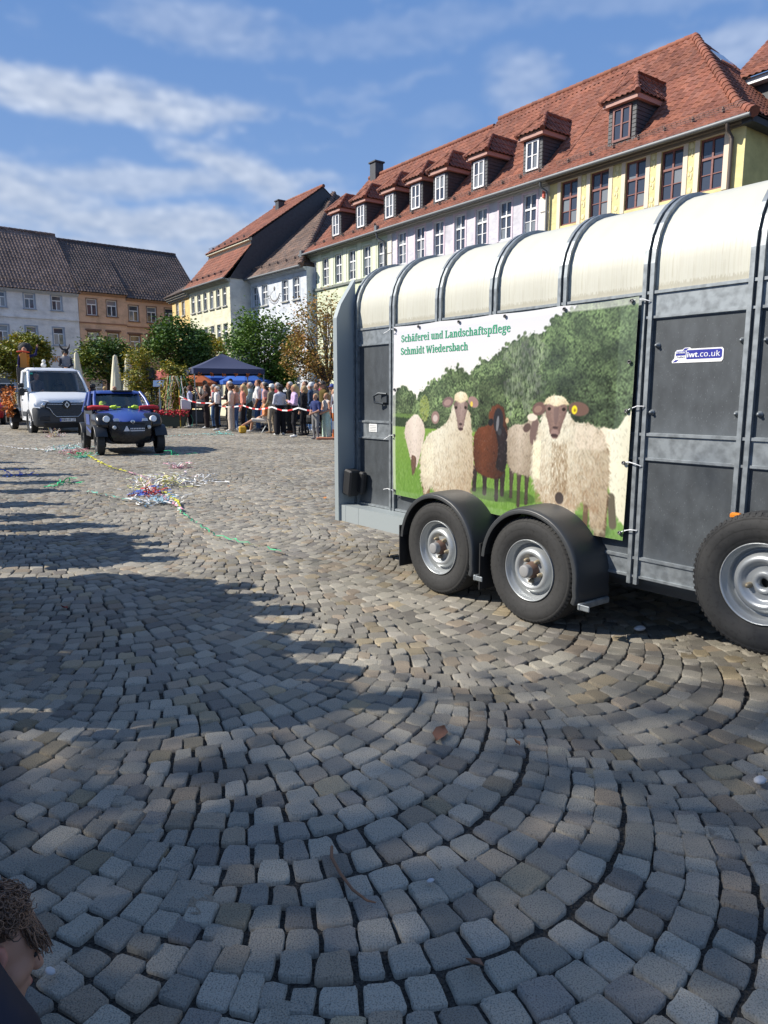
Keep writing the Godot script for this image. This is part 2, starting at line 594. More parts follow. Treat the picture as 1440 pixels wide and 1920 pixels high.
# ---------------------------------------------------------------- the livestock trailer
class Paint:
	var w: int
	var h: int
	var d: PackedByteArray
	var r: RandomNumberGenerator

	func _init(ww: int, hh: int, rr: RandomNumberGenerator) -> void:
		w = ww
		h = hh
		r = rr
		d.resize(w * h * 3)

	func dot(x: int, y: int, c: Color, a: float) -> void:
		if x < 0 or y < 0 or x >= w or y >= h:
			return
		var i := (y * w + x) * 3
		d[i] = int(lerpf(d[i], c.r * 255.0, a))
		d[i + 1] = int(lerpf(d[i + 1], c.g * 255.0, a))
		d[i + 2] = int(lerpf(d[i + 2], c.b * 255.0, a))

	# a soft stroke from (x, y)
	func stroke(x: float, y: float, ang: float, length: float, wide: float, c: Color, a := 0.8) -> void:
		var n := int(maxf(length, 1.0))
		var k := int(ceil(wide * 0.5))
		for i in n:
			var px := x + cos(ang) * i
			var py := y + sin(ang) * i
			for oy in range(-k, k + 1):
				for ox in range(-k, k + 1):
					var q := (ox * ox + oy * oy) / maxf(wide * wide * 0.3, 0.4)
					if q < 1.0:
						dot(int(px) + ox, int(py) + oy, c, a * (1.0 - q * 0.6))

	func blob(cx: float, cy: float, rx: float, ry: float, c: Color, a := 1.0, ang := 0.0) -> void:
		var m := int(maxf(rx, ry) * maxf(w, h)) + 2
		var ca := cos(ang)
		var sa := sin(ang)
		for oy in range(-m, m + 1):
			for ox in range(-m, m + 1):
				var qx := (ox * ca + oy * sa) / (rx * w)
				var qy := (-ox * sa + oy * ca) / (ry * w)
				var q := qx * qx + qy * qy
				if q < 1.15:
					dot(int(cx * w) + ox, int(cy * h) + oy, c, a * clampf((1.15 - q) * 4.0, 0.0, 1.0))

	# wool or fur over a polygon: strokes that hang down and splay from the middle
	func fur(poly: Array, lit: Color, shade: Color, count: int, length: float, seam := 0.5) -> void:
		var pp := PackedVector2Array()
		var lo := Vector2(9, 9)
		var hi := Vector2(-9, -9)
		for i in poly.size():
			var p0 := Vector2(poly[i][0], poly[i][1])
			var pn := Vector2(poly[(i + 1) % poly.size()][0], poly[(i + 1) % poly.size()][1])
			for e in [0.12, 0.3, 0.7, 0.88]:
				var p := p0.lerp(pn, e)
				if e < 0.2 or e > 0.8:
					var po := Vector2(poly[(i + poly.size() - 1) % poly.size()][0], poly[(i + poly.size() - 1) % poly.size()][1]) if e < 0.2 else Vector2(poly[(i + 2) % poly.size()][0], poly[(i + 2) % poly.size()][1])
					p = p.lerp(po, 0.05)
				pp.append(p)
		for p in pp:
			lo = lo.min(p)
			hi = hi.max(p)
		for y in range(int(lo.y * h), int(hi.y * h) + 1):
			for x in range(int(lo.x * w), int(hi.x * w) + 1):
				var p := Vector2(float(x) / w, float(y) / h)
				if Geometry2D.is_point_in_polygon(p, pp):
					var u := (p.x - lo.x) / (hi.x - lo.x)
					dot(x, y, lit.lerp(shade, clampf(absf(u - seam) * 0.9 + (p.y - lo.y) / (hi.y - lo.y) * 0.35, 0.0, 1.0)), 1.0)
		for i in count:
			var p := Vector2(r.randf_range(lo.x, hi.x), r.randf_range(lo.y, hi.y))
			if i % 5 == 0:
				p = pp[r.randi() % pp.size()] + Vector2(r.randf_range(-0.002, 0.002), r.randf_range(-0.005, 0.001))
			elif not Geometry2D.is_point_in_polygon(p, pp):
				continue
			var u := (p.x - lo.x) / (hi.x - lo.x)
			var cl := sin(p.x * 90.0 + sin(p.y * 60.0) * 2.0) * 0.18 + sin(p.y * 75.0 + p.x * 40.0) * 0.12
			var t := clampf(maxf(u - seam, (seam - u) * 0.5) * 1.1 + (p.y - lo.y) / (hi.y - lo.y) * 0.55 + cl + r.randf_range(-0.3, 0.3), 0.0, 1.15)
			var c := lit.lerp(shade, t)
			if r.randf() < 0.2:
				c = c.darkened(0.38)
			elif r.randf() < 0.12:
				c = c.lightened(0.3)
			stroke(p.x * w, p.y * h, PI * 0.5 - (u - 0.5) * 0.9 + r.randf_range(-0.6, 0.6), length * r.randf_range(0.6, 1.4), 1.6, c, 0.6)

	func texture() -> ImageTexture:
		var im := Image.create_from_data(w, h, false, Image.FORMAT_RGB8, d)
		if w > 700:
			# the softness of an enlarged photograph
			im.resize(int(w * 0.42), int(h * 0.42), Image.INTERPOLATE_LANCZOS)
			im.resize(w, h, Image.INTERPOLATE_CUBIC)
		return ImageTexture.create_from_image(im)

func paint_banner() -> ImageTexture:
	var r := RandomNumberGenerator.new()
	r.seed = 99
	var p := Paint.new(760, 470, r)
	var w := 760
	var h := 470
	for y in h:
		for x in w:
			p.dot(x, y, Color(0.83, 0.83, 0.86).lerp(Color(0.9, 0.88, 0.86), clampf(float(y) / h * 2.6, 0.0, 1.0)), 1.0)
	var leafage := noise(44, 0.06, 4)
	var sky := [[0.0, 0.39], [0.03, 0.35], [0.06, 0.335], [0.1, 0.36], [0.135, 0.41], [0.15, 0.37], [0.19, 0.34], [0.22, 0.31], [0.26, 0.3], [0.29, 0.25], [0.36, 0.25], [0.39, 0.28], [0.44, 0.22], [0.5, 0.2], [0.55, 0.15], [0.6, 0.11], [0.65, 0.1], [0.7, 0.1], [0.735, 0.03], [0.79, 0.015], [0.82, -0.02], [1.01, -0.05]]
	for x in w:
		var u := float(x) / w
		var top := 1.0
		for k in sky.size() - 1:
			if u >= sky[k][0] and u < sky[k + 1][0]:
				top = lerpf(sky[k][1], sky[k + 1][1], (u - sky[k][0]) / (sky[k + 1][0] - sky[k][0]))
		for y in range(maxi(0, int((top + 0.012 + 0.008 * sin(u * 160.0)) * h)), int(0.59 * h)):
			p.dot(x, y, Color(0.2, 0.26, 0.17).darkened(clampf((float(y) / h - top) * 0.9, 0.0, 0.45)), 1.0)
	for layer in 3:
		for i in [2600, 7000, 15000][layer]:
			var u := r.randf()
			var v := r.randf_range(-0.02, 0.6)
			var top := 1.0
			for k in sky.size() - 1:
				if u >= sky[k][0] and u < sky[k + 1][0]:
					top = lerpf(sky[k][1], sky[k + 1][1], (u - sky[k][0]) / (sky[k + 1][0] - sky[k][0]))
			if v < top + r.randf_range(-0.02, 0.035) + layer * 0.006:
				continue
			var clump := leafage.get_noise_2d(u * 190.0, v * 150.0) * 1.5 + leafage.get_noise_2d(u * 60.0 + 50.0, v * 60.0) * 0.9
			var g := 0.33 + clump * 0.15 + r.randf_range(-0.07, 0.1) + layer * 0.04 - clampf((v - top) * 0.25, 0.0, 0.1)
			var c := Color(g * 1.0 + 0.04, g * 1.18 + 0.05, g * 0.7 + 0.07)
			var willow := absf(u - 0.63) < 0.07 + 0.02 * sin(v * 40.0) and v < 0.44 + 0.05 * sin(u * 90.0) and r.randf() < 0.8
			if willow:
				c = c.lightened(0.12 + r.randf() * 0.14)
			if u > 0.44 and u < 0.56 and v > 0.3:
				c = c.darkened(0.25)
			if u > 0.7:
				c = c.lerp(Color(0.2, 0.29, 0.19), 0.25)
			if layer == 0:
				p.stroke(u * w, v * h, r.randf() * TAU, 3.0, 9.0, c.darkened(0.25), 0.9)
			elif willow:
				p.stroke(u * w, v * h, PI * 0.5 + r.randf_range(-0.25, 0.25), 9.0, 1.8, c, 0.6)
			else:
				p.stroke(u * w, v * h, r.randf() * TAU, 2.0, 2.6, c, 0.6)
	for i in 500:
		var q := Vector2(r.randf_range(-1, 1), r.randf_range(-1, 1))
		if q.length() < 1.0:
			p.stroke((0.177 + q.x * 0.026) * w, (0.47 + q.y * 0.075) * h, r.randf() * TAU, 2.0, 2.6, Color(0.5, 0.55, 0.26).lightened(r.randf_range(-0.1, 0.25)), 0.7)
	for i in 1500:
		var v := r.randf_range(0.505, 0.595)
		p.stroke(r.randf_range(0.0, 0.16) * w, v * h, PI * 0.5, 4.0, 2.6, Color(0.36, 0.46, 0.24) if v < 0.525 else Color(0.14, 0.2, 0.12).lightened(r.randf() * 0.08), 0.8)
	for y in range(int(0.585 * h), h):
		for x in w:
			p.dot(x, y, Color(0.44, 0.57, 0.24).lerp(Color(0.36, 0.52, 0.19), (float(y) / h - 0.58) * 2.4), 1.0)
	for i in 9000:
		var v := r.randf_range(0.58, 1.01)
		var s := 3.0 + (v - 0.58) * 22.0
		var c := Color(0.42, 0.57, 0.22).lightened(r.randf_range(0.0, 0.35)) if r.randf() < 0.6 else Color(0.27, 0.4, 0.14)
		p.stroke(r.randf() * w, v * h, -PI * 0.5 + r.randf_range(-0.35, 0.35), s, 1.4, c, 0.5)
	var wool := Color(0.89, 0.87, 0.79)
	var dun := Color(0.66, 0.58, 0.47)
	var face := Color(0.47, 0.38, 0.35)
	# shade under the flock
	for q in [[0.5, 0.9, 0.1, 0.02], [0.62, 0.89, 0.07, 0.02], [0.36, 0.97, 0.1, 0.02], [0.86, 0.97, 0.1, 0.03]]:
		p.blob(q[0], q[1], q[2], q[3], Color(0.2, 0.3, 0.13), 0.6)
	# the one at the back with its head down
	p.fur([[0.118, 0.505], [0.14, 0.505], [0.17, 0.545], [0.182, 0.6], [0.172, 0.66], [0.15, 0.76], [0.135, 0.82], [0.105, 0.78], [0.085, 0.7], [0.066, 0.62], [0.075, 0.555]], Color(0.88, 0.83, 0.78), Color(0.7, 0.63, 0.57), 700, 5.0)
	p.fur([[0.108, 0.74], [0.132, 0.75], [0.133, 0.8], [0.125, 0.85], [0.115, 0.86], [0.105, 0.8]], Color(0.43, 0.32, 0.27), Color(0.3, 0.22, 0.18), 120, 5.0)
	p.blob(0.235, 0.52, 0.02, 0.022, Color(0.55, 0.45, 0.42))
	p.blob(0.235, 0.525, 0.012, 0.012, Color(0.76, 0.69, 0.66))
	# the dark one
	for q in [[0.425, 0.9], [0.472, 0.91], [0.527, 0.93], [0.553, 0.9]]:
		p.fur([[q[0] - 0.014, 0.76], [q[0] + 0.014, 0.76], [q[0] + 0.008, 0.85], [q[0] + 0.009, q[1]], [q[0] - 0.009, q[1]], [q[0] - 0.008, 0.85]], Color(0.2, 0.16, 0.16), Color(0.09, 0.08, 0.08), 120, 4.0)
	p.fur([[0.418, 0.6], [0.44, 0.56], [0.49, 0.545], [0.487, 0.49], [0.502, 0.452], [0.525, 0.44], [0.552, 0.455], [0.556, 0.5], [0.572, 0.57], [0.574, 0.68], [0.562, 0.78], [0.53, 0.82], [0.47, 0.81], [0.43, 0.79], [0.415, 0.7]], Color(0.44, 0.23, 0.14), Color(0.16, 0.1, 0.09), 2200, 4.0, 0.3)
	p.fur([[0.515, 0.55], [0.55, 0.54], [0.575, 0.6], [0.575, 0.7], [0.56, 0.78], [0.52, 0.76], [0.535, 0.66]], Color(0.15, 0.12, 0.13), Color(0.08, 0.08, 0.09), 300, 5.0)
	p.blob(0.53, 0.52, 0.021, 0.038, Color(0.13, 0.13, 0.15))
	p.blob(0.527, 0.535, 0.006, 0.024, Color(0.5, 0.5, 0.52), 0.8, 0.1)
	p.blob(0.536, 0.575, 0.009, 0.011, Color(0.2, 0.2, 0.22))
	p.blob(0.497, 0.53, 0.01, 0.012, Color(0.1, 0.1, 0.11), 1.0, 0.7)
	p.blob(0.567, 0.515, 0.007, 0.009, Color(0.72, 0.62, 0.48))
	# the one between
	for q in [[0.592, 0.9], [0.623, 0.94], [0.654, 0.92]]:
		p.fur([[q[0] - 0.012, 0.73], [q[0] + 0.012, 0.73], [q[0] + 0.006, 0.83], [q[0] + 0.007, q[1]], [q[0] - 0.007, q[1]], [q[0] - 0.006, 0.83]], Color(0.3, 0.25, 0.22), Color(0.15, 0.13, 0.12), 110, 4.0)
	p.fur([[0.568, 0.56], [0.6, 0.53], [0.642, 0.53], [0.66, 0.49], [0.685, 0.488], [0.7, 0.53], [0.7, 0.75], [0.66, 0.78], [0.6, 0.77], [0.572, 0.73]], Color(0.78, 0.72, 0.65), Color(0.45, 0.39, 0.31), 1500, 5.0, 0.4)
	p.blob(0.677, 0.56, 0.016, 0.04, Color(0.42, 0.34, 0.32), 1.0, 0.15)
	p.blob(0.648, 0.545, 0.016, 0.012, Color(0.33, 0.26, 0.24), 1.0, -0.6)
	p.blob(0.668, 0.495, 0.02, 0.011, Color(0.87, 0.81, 0.74))
	# at the right edge
	p.fur([[0.9, 0.52], [0.96, 0.535], [0.98, 0.48], [1.01, 0.44], [1.01, 0.95], [0.975, 0.9], [0.955, 0.82], [0.93, 0.7]], Color(0.94, 0.91, 0.82), Color(0.83, 0.78, 0.67), 900, 7.0)
	p.stroke(0.955 * w, 0.82 * h, PI * 0.45, 60, 16.0, Color(0.3, 0.25, 0.2), 0.8)
	# the left one that looks at the viewer
	p.fur([[0.165, 0.84], [0.215, 0.86], [0.212, 0.92], [0.2, 0.99], [0.178, 0.99], [0.17, 0.92]], Color(0.6, 0.47, 0.34), Color(0.3, 0.22, 0.16), 260, 6.0)
	p.fur([[0.315, 0.44], [0.304, 0.52], [0.27, 0.57], [0.2, 0.61], [0.168, 0.68], [0.155, 0.78], [0.163, 0.88], [0.185, 0.96], [0.22, 0.9], [0.25, 0.97], [0.355, 0.99], [0.408, 0.92], [0.42, 0.76], [0.41, 0.62], [0.397, 0.47]], wool, dun, 4200, 8.0, 0.35)
	for i in 900:
		var bu := r.randf_range(0.23, 0.42)
		p.stroke(bu * w, (0.95 - 0.3 * r.randf() * r.randf()) * h, PI * 0.5 + r.randf_range(-0.4, 0.4), r.randf_range(5, 12), 1.5, Color(0.5, 0.37, 0.24).lightened(r.randf() * 0.3), 0.4)
	for i in 1300:
		p.stroke((0.16 + 0.07 * r.randf()) * w, r.randf_range(0.66, 0.86) * h, PI * 0.5 + r.randf_range(-0.3, 0.3), 5.0, 1.6, Color(0.93, 0.91, 0.8), 0.35)
	p.blob(0.293, 0.432, 0.026, 0.017, Color(0.45, 0.36, 0.35), 1.0, -0.25)
	p.blob(0.292, 0.435, 0.017, 0.01, Color(0.6, 0.49, 0.46), 1.0, -0.25)
	p.blob(0.412, 0.428, 0.026, 0.017, Color(0.58, 0.46, 0.44), 1.0, 0.35)
	p.blob(0.405, 0.44, 0.006, 0.009, Color(0.85, 0.74, 0.3))
	p.fur([[0.32, 0.435], [0.336, 0.42], [0.353, 0.427], [0.371, 0.42], [0.387, 0.436], [0.382, 0.475], [0.373, 0.52], [0.369, 0.555], [0.36, 0.584], [0.348, 0.582], [0.341, 0.555], [0.336, 0.52], [0.326, 0.475]], Color(0.64, 0.55, 0.52), Color(0.36, 0.28, 0.26), 420, 3.0, 0.55)
	p.blob(0.33, 0.448, 0.009, 0.014, Color(0.36, 0.28, 0.26), 0.5)
	p.blob(0.378, 0.447, 0.009, 0.014, Color(0.36, 0.28, 0.26), 0.5)
	p.blob(0.355, 0.548, 0.007, 0.004, Color(0.24, 0.18, 0.18))
	p.blob(0.356, 0.574, 0.011, 0.004, Color(0.24, 0.17, 0.17))
	p.blob(0.331, 0.46, 0.006, 0.005, Color(0.16, 0.12, 0.1))
	p.blob(0.376, 0.459, 0.006, 0.005, Color(0.16, 0.12, 0.1))
	p.fur([[0.32, 0.42], [0.325, 0.385], [0.352, 0.37], [0.38, 0.383], [0.388, 0.415], [0.37, 0.425], [0.352, 0.435], [0.335, 0.425]], Color(0.93, 0.89, 0.78), Color(0.76, 0.67, 0.52), 220, 4.0)
	# the right one that looks at the viewer
	for q in [[0.775, 0.93, 18.0], [0.88, 1.0, 12.0], [0.93, 1.0, 26.0], [0.818, 1.02, 22.0]]:
		p.stroke(q[0] * w, 0.82 * h, PI * 0.5, (q[1] - 0.82) * h, q[2], Color(0.36, 0.28, 0.21), 0.9)
	p.fur([[0.71, 0.47], [0.695, 0.55], [0.673, 0.65], [0.669, 0.75], [0.688, 0.83], [0.72, 0.88], [0.742, 0.94], [0.765, 0.9], [0.79, 0.89], [0.795, 0.96], [0.815, 1.0], [0.836, 0.98], [0.842, 0.88], [0.885, 0.84], [0.895, 0.95], [0.92, 1.0], [0.942, 0.96], [0.944, 0.75], [0.937, 0.62], [0.91, 0.54], [0.87, 0.508], [0.82, 0.51], [0.803, 0.46]], wool, dun.darkened(0.05), 6200, 9.0, 0.3)
	for i in 1500:
		var bu := r.randf_range(0.69, 0.92)
		p.stroke(bu * w, (0.89 - 0.32 * r.randf() * r.randf()) * h, PI * 0.5 + r.randf_range(-0.4, 0.4), r.randf_range(5, 12), 1.5, Color(0.5, 0.37, 0.24).lightened(r.randf() * 0.3), 0.4)
	for i in 900:
		p.stroke((0.675 + 0.03 * r.randf()) * w, r.randf_range(0.6, 0.78) * h, PI * 0.5, 6.0, 1.6, Color(0.93, 0.91, 0.78), 0.4)
	for i in 1200:
		p.stroke(r.randf_range(0.83, 0.93) * w, r.randf_range(0.52, 0.62) * h, PI * 0.5 + r.randf_range(-0.9, 0.9), 5.0, 1.6, Color(0.88, 0.82, 0.74), 0.35)
	for i in 500:
		p.stroke((0.775 + r.randf_range(-0.028, 0.034)) * w, r.randf_range(0.6, 0.84) * h, PI * 0.5 + r.randf_range(-0.5, 0.5), 9.0, 1.6, Color(0.53, 0.41, 0.28).darkened(r.randf() * 0.3), 0.45)
	p.blob(0.784, 0.86, 0.016, 0.017, Color(0.2, 0.17, 0.17), 0.9)
	p.blob(0.694, 0.455, 0.027, 0.019, Color(0.4, 0.3, 0.28), 1.0, -0.2)
	p.blob(0.69, 0.457, 0.016, 0.01, Color(0.54, 0.42, 0.38), 1.0, -0.2)
	p.blob(0.835, 0.45, 0.033, 0.019, Color(0.4, 0.3, 0.26), 1.0, 0.1)
	p.blob(0.822, 0.455, 0.009, 0.012, Color(0.9, 0.83, 0.15))
	p.blob(0.823, 0.456, 0.004, 0.005, Color(0.6, 0.5, 0.1))
	p.fur([[0.718, 0.44], [0.735, 0.418], [0.757, 0.43], [0.78, 0.418], [0.798, 0.44], [0.792, 0.485], [0.781, 0.525], [0.776, 0.56], [0.766, 0.588], [0.748, 0.588], [0.738, 0.56], [0.733, 0.525], [0.722, 0.485]], Color(0.58, 0.47, 0.43), Color(0.33, 0.25, 0.23), 560, 3.0, 0.45)
	p.blob(0.76, 0.47, 0.009, 0.036, Color(0.36, 0.29, 0.29), 0.5)
	p.blob(0.757, 0.562, 0.014, 0.012, Color(0.6, 0.49, 0.47), 0.6)
	p.blob(0.758, 0.54, 0.01, 0.004, Color(0.27, 0.2, 0.2))
	p.blob(0.756, 0.575, 0.013, 0.005, Color(0.24, 0.18, 0.18))
	p.blob(0.733, 0.455, 0.006, 0.005, Color(0.14, 0.1, 0.09))
	p.blob(0.786, 0.455, 0.006, 0.005, Color(0.14, 0.1, 0.09))
	p.fur([[0.71, 0.435], [0.72, 0.405], [0.75, 0.39], [0.785, 0.397], [0.805, 0.435], [0.785, 0.43], [0.757, 0.445], [0.73, 0.43]], Color(0.93, 0.89, 0.78), Color(0.76, 0.67, 0.52), 260, 4.0)
	# the welded hem, and inside it a thin painted haze of reflections
	for y in h:
		for x in w:
			if y < 13 or x < 12:
				p.dot(x, y, Color(0.88, 0.87, 0.88), 0.55)
			elif y > h - 16 or x > w - 40:
				p.dot(x, y, Color(0.75, 0.82, 0.76), 0.2)
			else:
				p.dot(x, y, Color(0.86, 0.88, 0.86), 0.07)
	return p.texture()

func words(called: String, text: String, at: Vector3, width: float, height: float, m: Material, parent: Node3D, face := "Droid Serif", weight := 700, italic := false, turn := Basis.IDENTITY) -> void:
	var f := SystemFont.new()
	f.font_names = PackedStringArray([face])
	f.font_weight = weight
	f.font_italic = italic
	var t := TextMesh.new()
	t.text = text
	t.font = f
	t.font_size = 48
	t.pixel_size = 0.01
	t.depth = 0.02
	t.curve_step = 0.5
	t.horizontal_alignment = HORIZONTAL_ALIGNMENT_LEFT
	t.vertical_alignment = VERTICAL_ALIGNMENT_BOTTOM
	var bb := t.get_aabb()
	var s := Vector3(width / bb.size.x, height / bb.size.y, 0.1)
	obj(called, t, m, parent, Transform3D(turn * Basis.from_scale(s), at - turn * Vector3(bb.position.x * s.x, bb.position.y * s.y, 0)))

func panel_texture() -> ImageTexture:
	var r := RandomNumberGenerator.new()
	r.seed = 5
	var p := Paint.new(256, 256, r)
	var n := noise(17, 0.015, 4)
	for y in 256:
		for x in 256:
			var g := 0.5 + n.get_noise_2d(x * 1.5, y * 0.9) * 0.07 + smoothstep(190.0, 256.0, y) * 0.1
			p.dot(x, y, Color(g, g * 1.02, g * 1.04), 1.0)
	for i in 420:
		p.stroke(r.randf() * 256, pow(r.randf(), 0.8) * 256, PI * 0.5, r.randf_range(1, 4), 1.0, Color(0.95, 0.95, 0.95), r.randf_range(0.15, 0.6))
	for i in 60:
		p.stroke(r.randf() * 256, r.randf() * 256, r.randf() * 6.0, r.randf_range(4, 14), 1.0, Color(0.8, 0.82, 0.84), 0.2)
	return p.texture()

func roof_texture() -> ImageTexture:
	var r := RandomNumberGenerator.new()
	r.seed = 6
	var p := Paint.new(128, 256, r)
	var n := noise(18, 0.02, 4)
	for y in 256:
		for x in 128:
			var g := 0.93 + n.get_noise_2d(x * 1.0, y * 0.6) * 0.03
			p.dot(x, y, Color(g, g, g * 0.985), 1.0)
	for i in 120:
		var y0 := r.randf_range(212, 250)
		p.stroke(r.randf() * 128, y0, PI * 0.5, r.randf_range(10, 256 - y0 + 4), 1.0, Color(0.62, 0.56, 0.42), r.randf_range(0.02, 0.08))
	for x in 128:
		p.stroke(x, 251.0 + r.randf() * 3.0, PI * 0.5, 6, 1.4, Color(0.5, 0.44, 0.33), 0.22)
	return p.texture()

const BODY := -0.24
const FAR_SIDE := -1.86

func side_path() -> Array:
	# (z, y) up the near side, over the roof, down the far side
	var a := []
	for y in [1.755, 1.82, 1.88]:
		a.append(Vector2(BODY, y))
	for k in range(1, 10):
		var t := PI * 0.5 * k / 9.0
		a.append(Vector2(BODY - 0.4 * (1.0 - cos(t)), 1.88 + 0.36 * sin(t)))
	a.append(Vector2(-0.84, 2.262))
	a.append(Vector2(-1.05, 2.27))
	var n := a.size()
	for k in range(n - 2, -1, -1):
		a.append(Vector2(BODY + FAR_SIDE - a[k].x, a[k].y))
	return a

func wheel(called: String, parent: Node3D, at: Vector3, hub: bool) -> Node3D:
	var t := Transform3D(Basis.from_euler(Vector3(PI * 0.5, 0, 0)), at)
	var o := Node3D.new()
	o.transform = t
	put(o, called, parent)
	var mb := MB.new()
	mb.lathe([Vector2(0.165, -0.15), Vector2(0.2, -0.168), Vector2(0.262, -0.168), Vector2(0.283, -0.157), Vector2(0.297, -0.14), Vector2(0.3, -0.1), Vector2(0.301, -0.08), Vector2(0.3, -0.05), Vector2(0.297, -0.026), Vector2(0.29, -0.014), Vector2(0.282, -0.008), Vector2(0.274, -0.005), Vector2(0.272, -0.008), Vector2(0.269, -0.003), Vector2(0.252, 0.0), Vector2(0.235, 0.001), Vector2(0.233, -0.002), Vector2(0.229, 0.0), Vector2(0.21, -0.004), Vector2(0.196, -0.009), Vector2(0.193, -0.013), Vector2(0.188, -0.012), Vector2(0.176, -0.02), Vector2(0.17, -0.03)], 56)
	for k in 72:
		var a := TAU * k / 72.0
		var b := Basis(Vector3.UP, -a)
		mb.box(b * Vector3(0.2905, -0.0155, 0), Vector3(0.02, 0.004, 0.013), b * Basis(Vector3.BACK, -0.7))
	obj("tyre", mb, M.rubber, o)
	var rim := MB.new()
	rim.lathe([Vector2(0.168, -0.16), Vector2(0.172, -0.03), Vector2(0.174, -0.012), Vector2(0.169, -0.01), Vector2(0.165, -0.018), Vector2(0.161, -0.034), Vector2(0.154, -0.038), Vector2(0.149, -0.05), Vector2(0.145, -0.066), Vector2(0.136, -0.07), Vector2(0.131, -0.056), Vector2(0.122, -0.036), Vector2(0.108, -0.024), Vector2(0.096, -0.024), Vector2(0.086, -0.034), Vector2(0.078, -0.046), Vector2(0.07, -0.048), Vector2(0.052, -0.048), Vector2(0.046, -0.046)], 48)
	if not hub:
		rim.lathe([Vector2(0.046, -0.046), Vector2(0.044, -0.04), Vector2(0.022, -0.04), Vector2(0.022, -0.07)], 24)
	obj("rim", rim, mat(Color(0.36, 0.38, 0.39), 0.36, 0.45), o)
	var dark := MB.new()
	if hub:
		var rust := MB.new()
		rust.lathe([Vector2(0.048, -0.05), Vector2(0.045, -0.03), Vector2(0.04, -0.012), Vector2(0.034, -0.004)], 24)
		obj("hub_ring", rust, mat(Color(0.12, 0.07, 0.05), 0.8), o)
		dark.lathe([Vector2(0.036, -0.03), Vector2(0.036, 0.018), Vector2(0.034, 0.026), Vector2(0.026, 0.03), Vector2(0.0, 0.031)], 24)
		obj("hub_cap", dark, mat(Color(0.24, 0.24, 0.24), 0.6), o)
	else:
		dark.lathe([Vector2(0.046, -0.16), Vector2(0.046, -0.072), Vector2(0.0, -0.072)], 20)
		obj("hub_hole", dark, M.black, o)
	var nut := MB.new()
	nut.lathe([Vector2(0.0135, -0.05), Vector2(0.0125, -0.032), Vector2(0.0085, -0.03), Vector2(0.0085, -0.02), Vector2(0.0, -0.019)], 8)
	var nm := nut.mesh()
	for k in 5:
		var a := TAU * (k + 0.25) / 5.0
		if not hub and k in [1, 3]:
			continue
		obj("wheel_nut", nm, mat(Color(0.3, 0.25, 0.17), 0.6, 0.3), o, Transform3D(Basis.IDENTITY, Vector3(cos(a) * 0.062, 0, sin(a) * 0.062)))
	return o

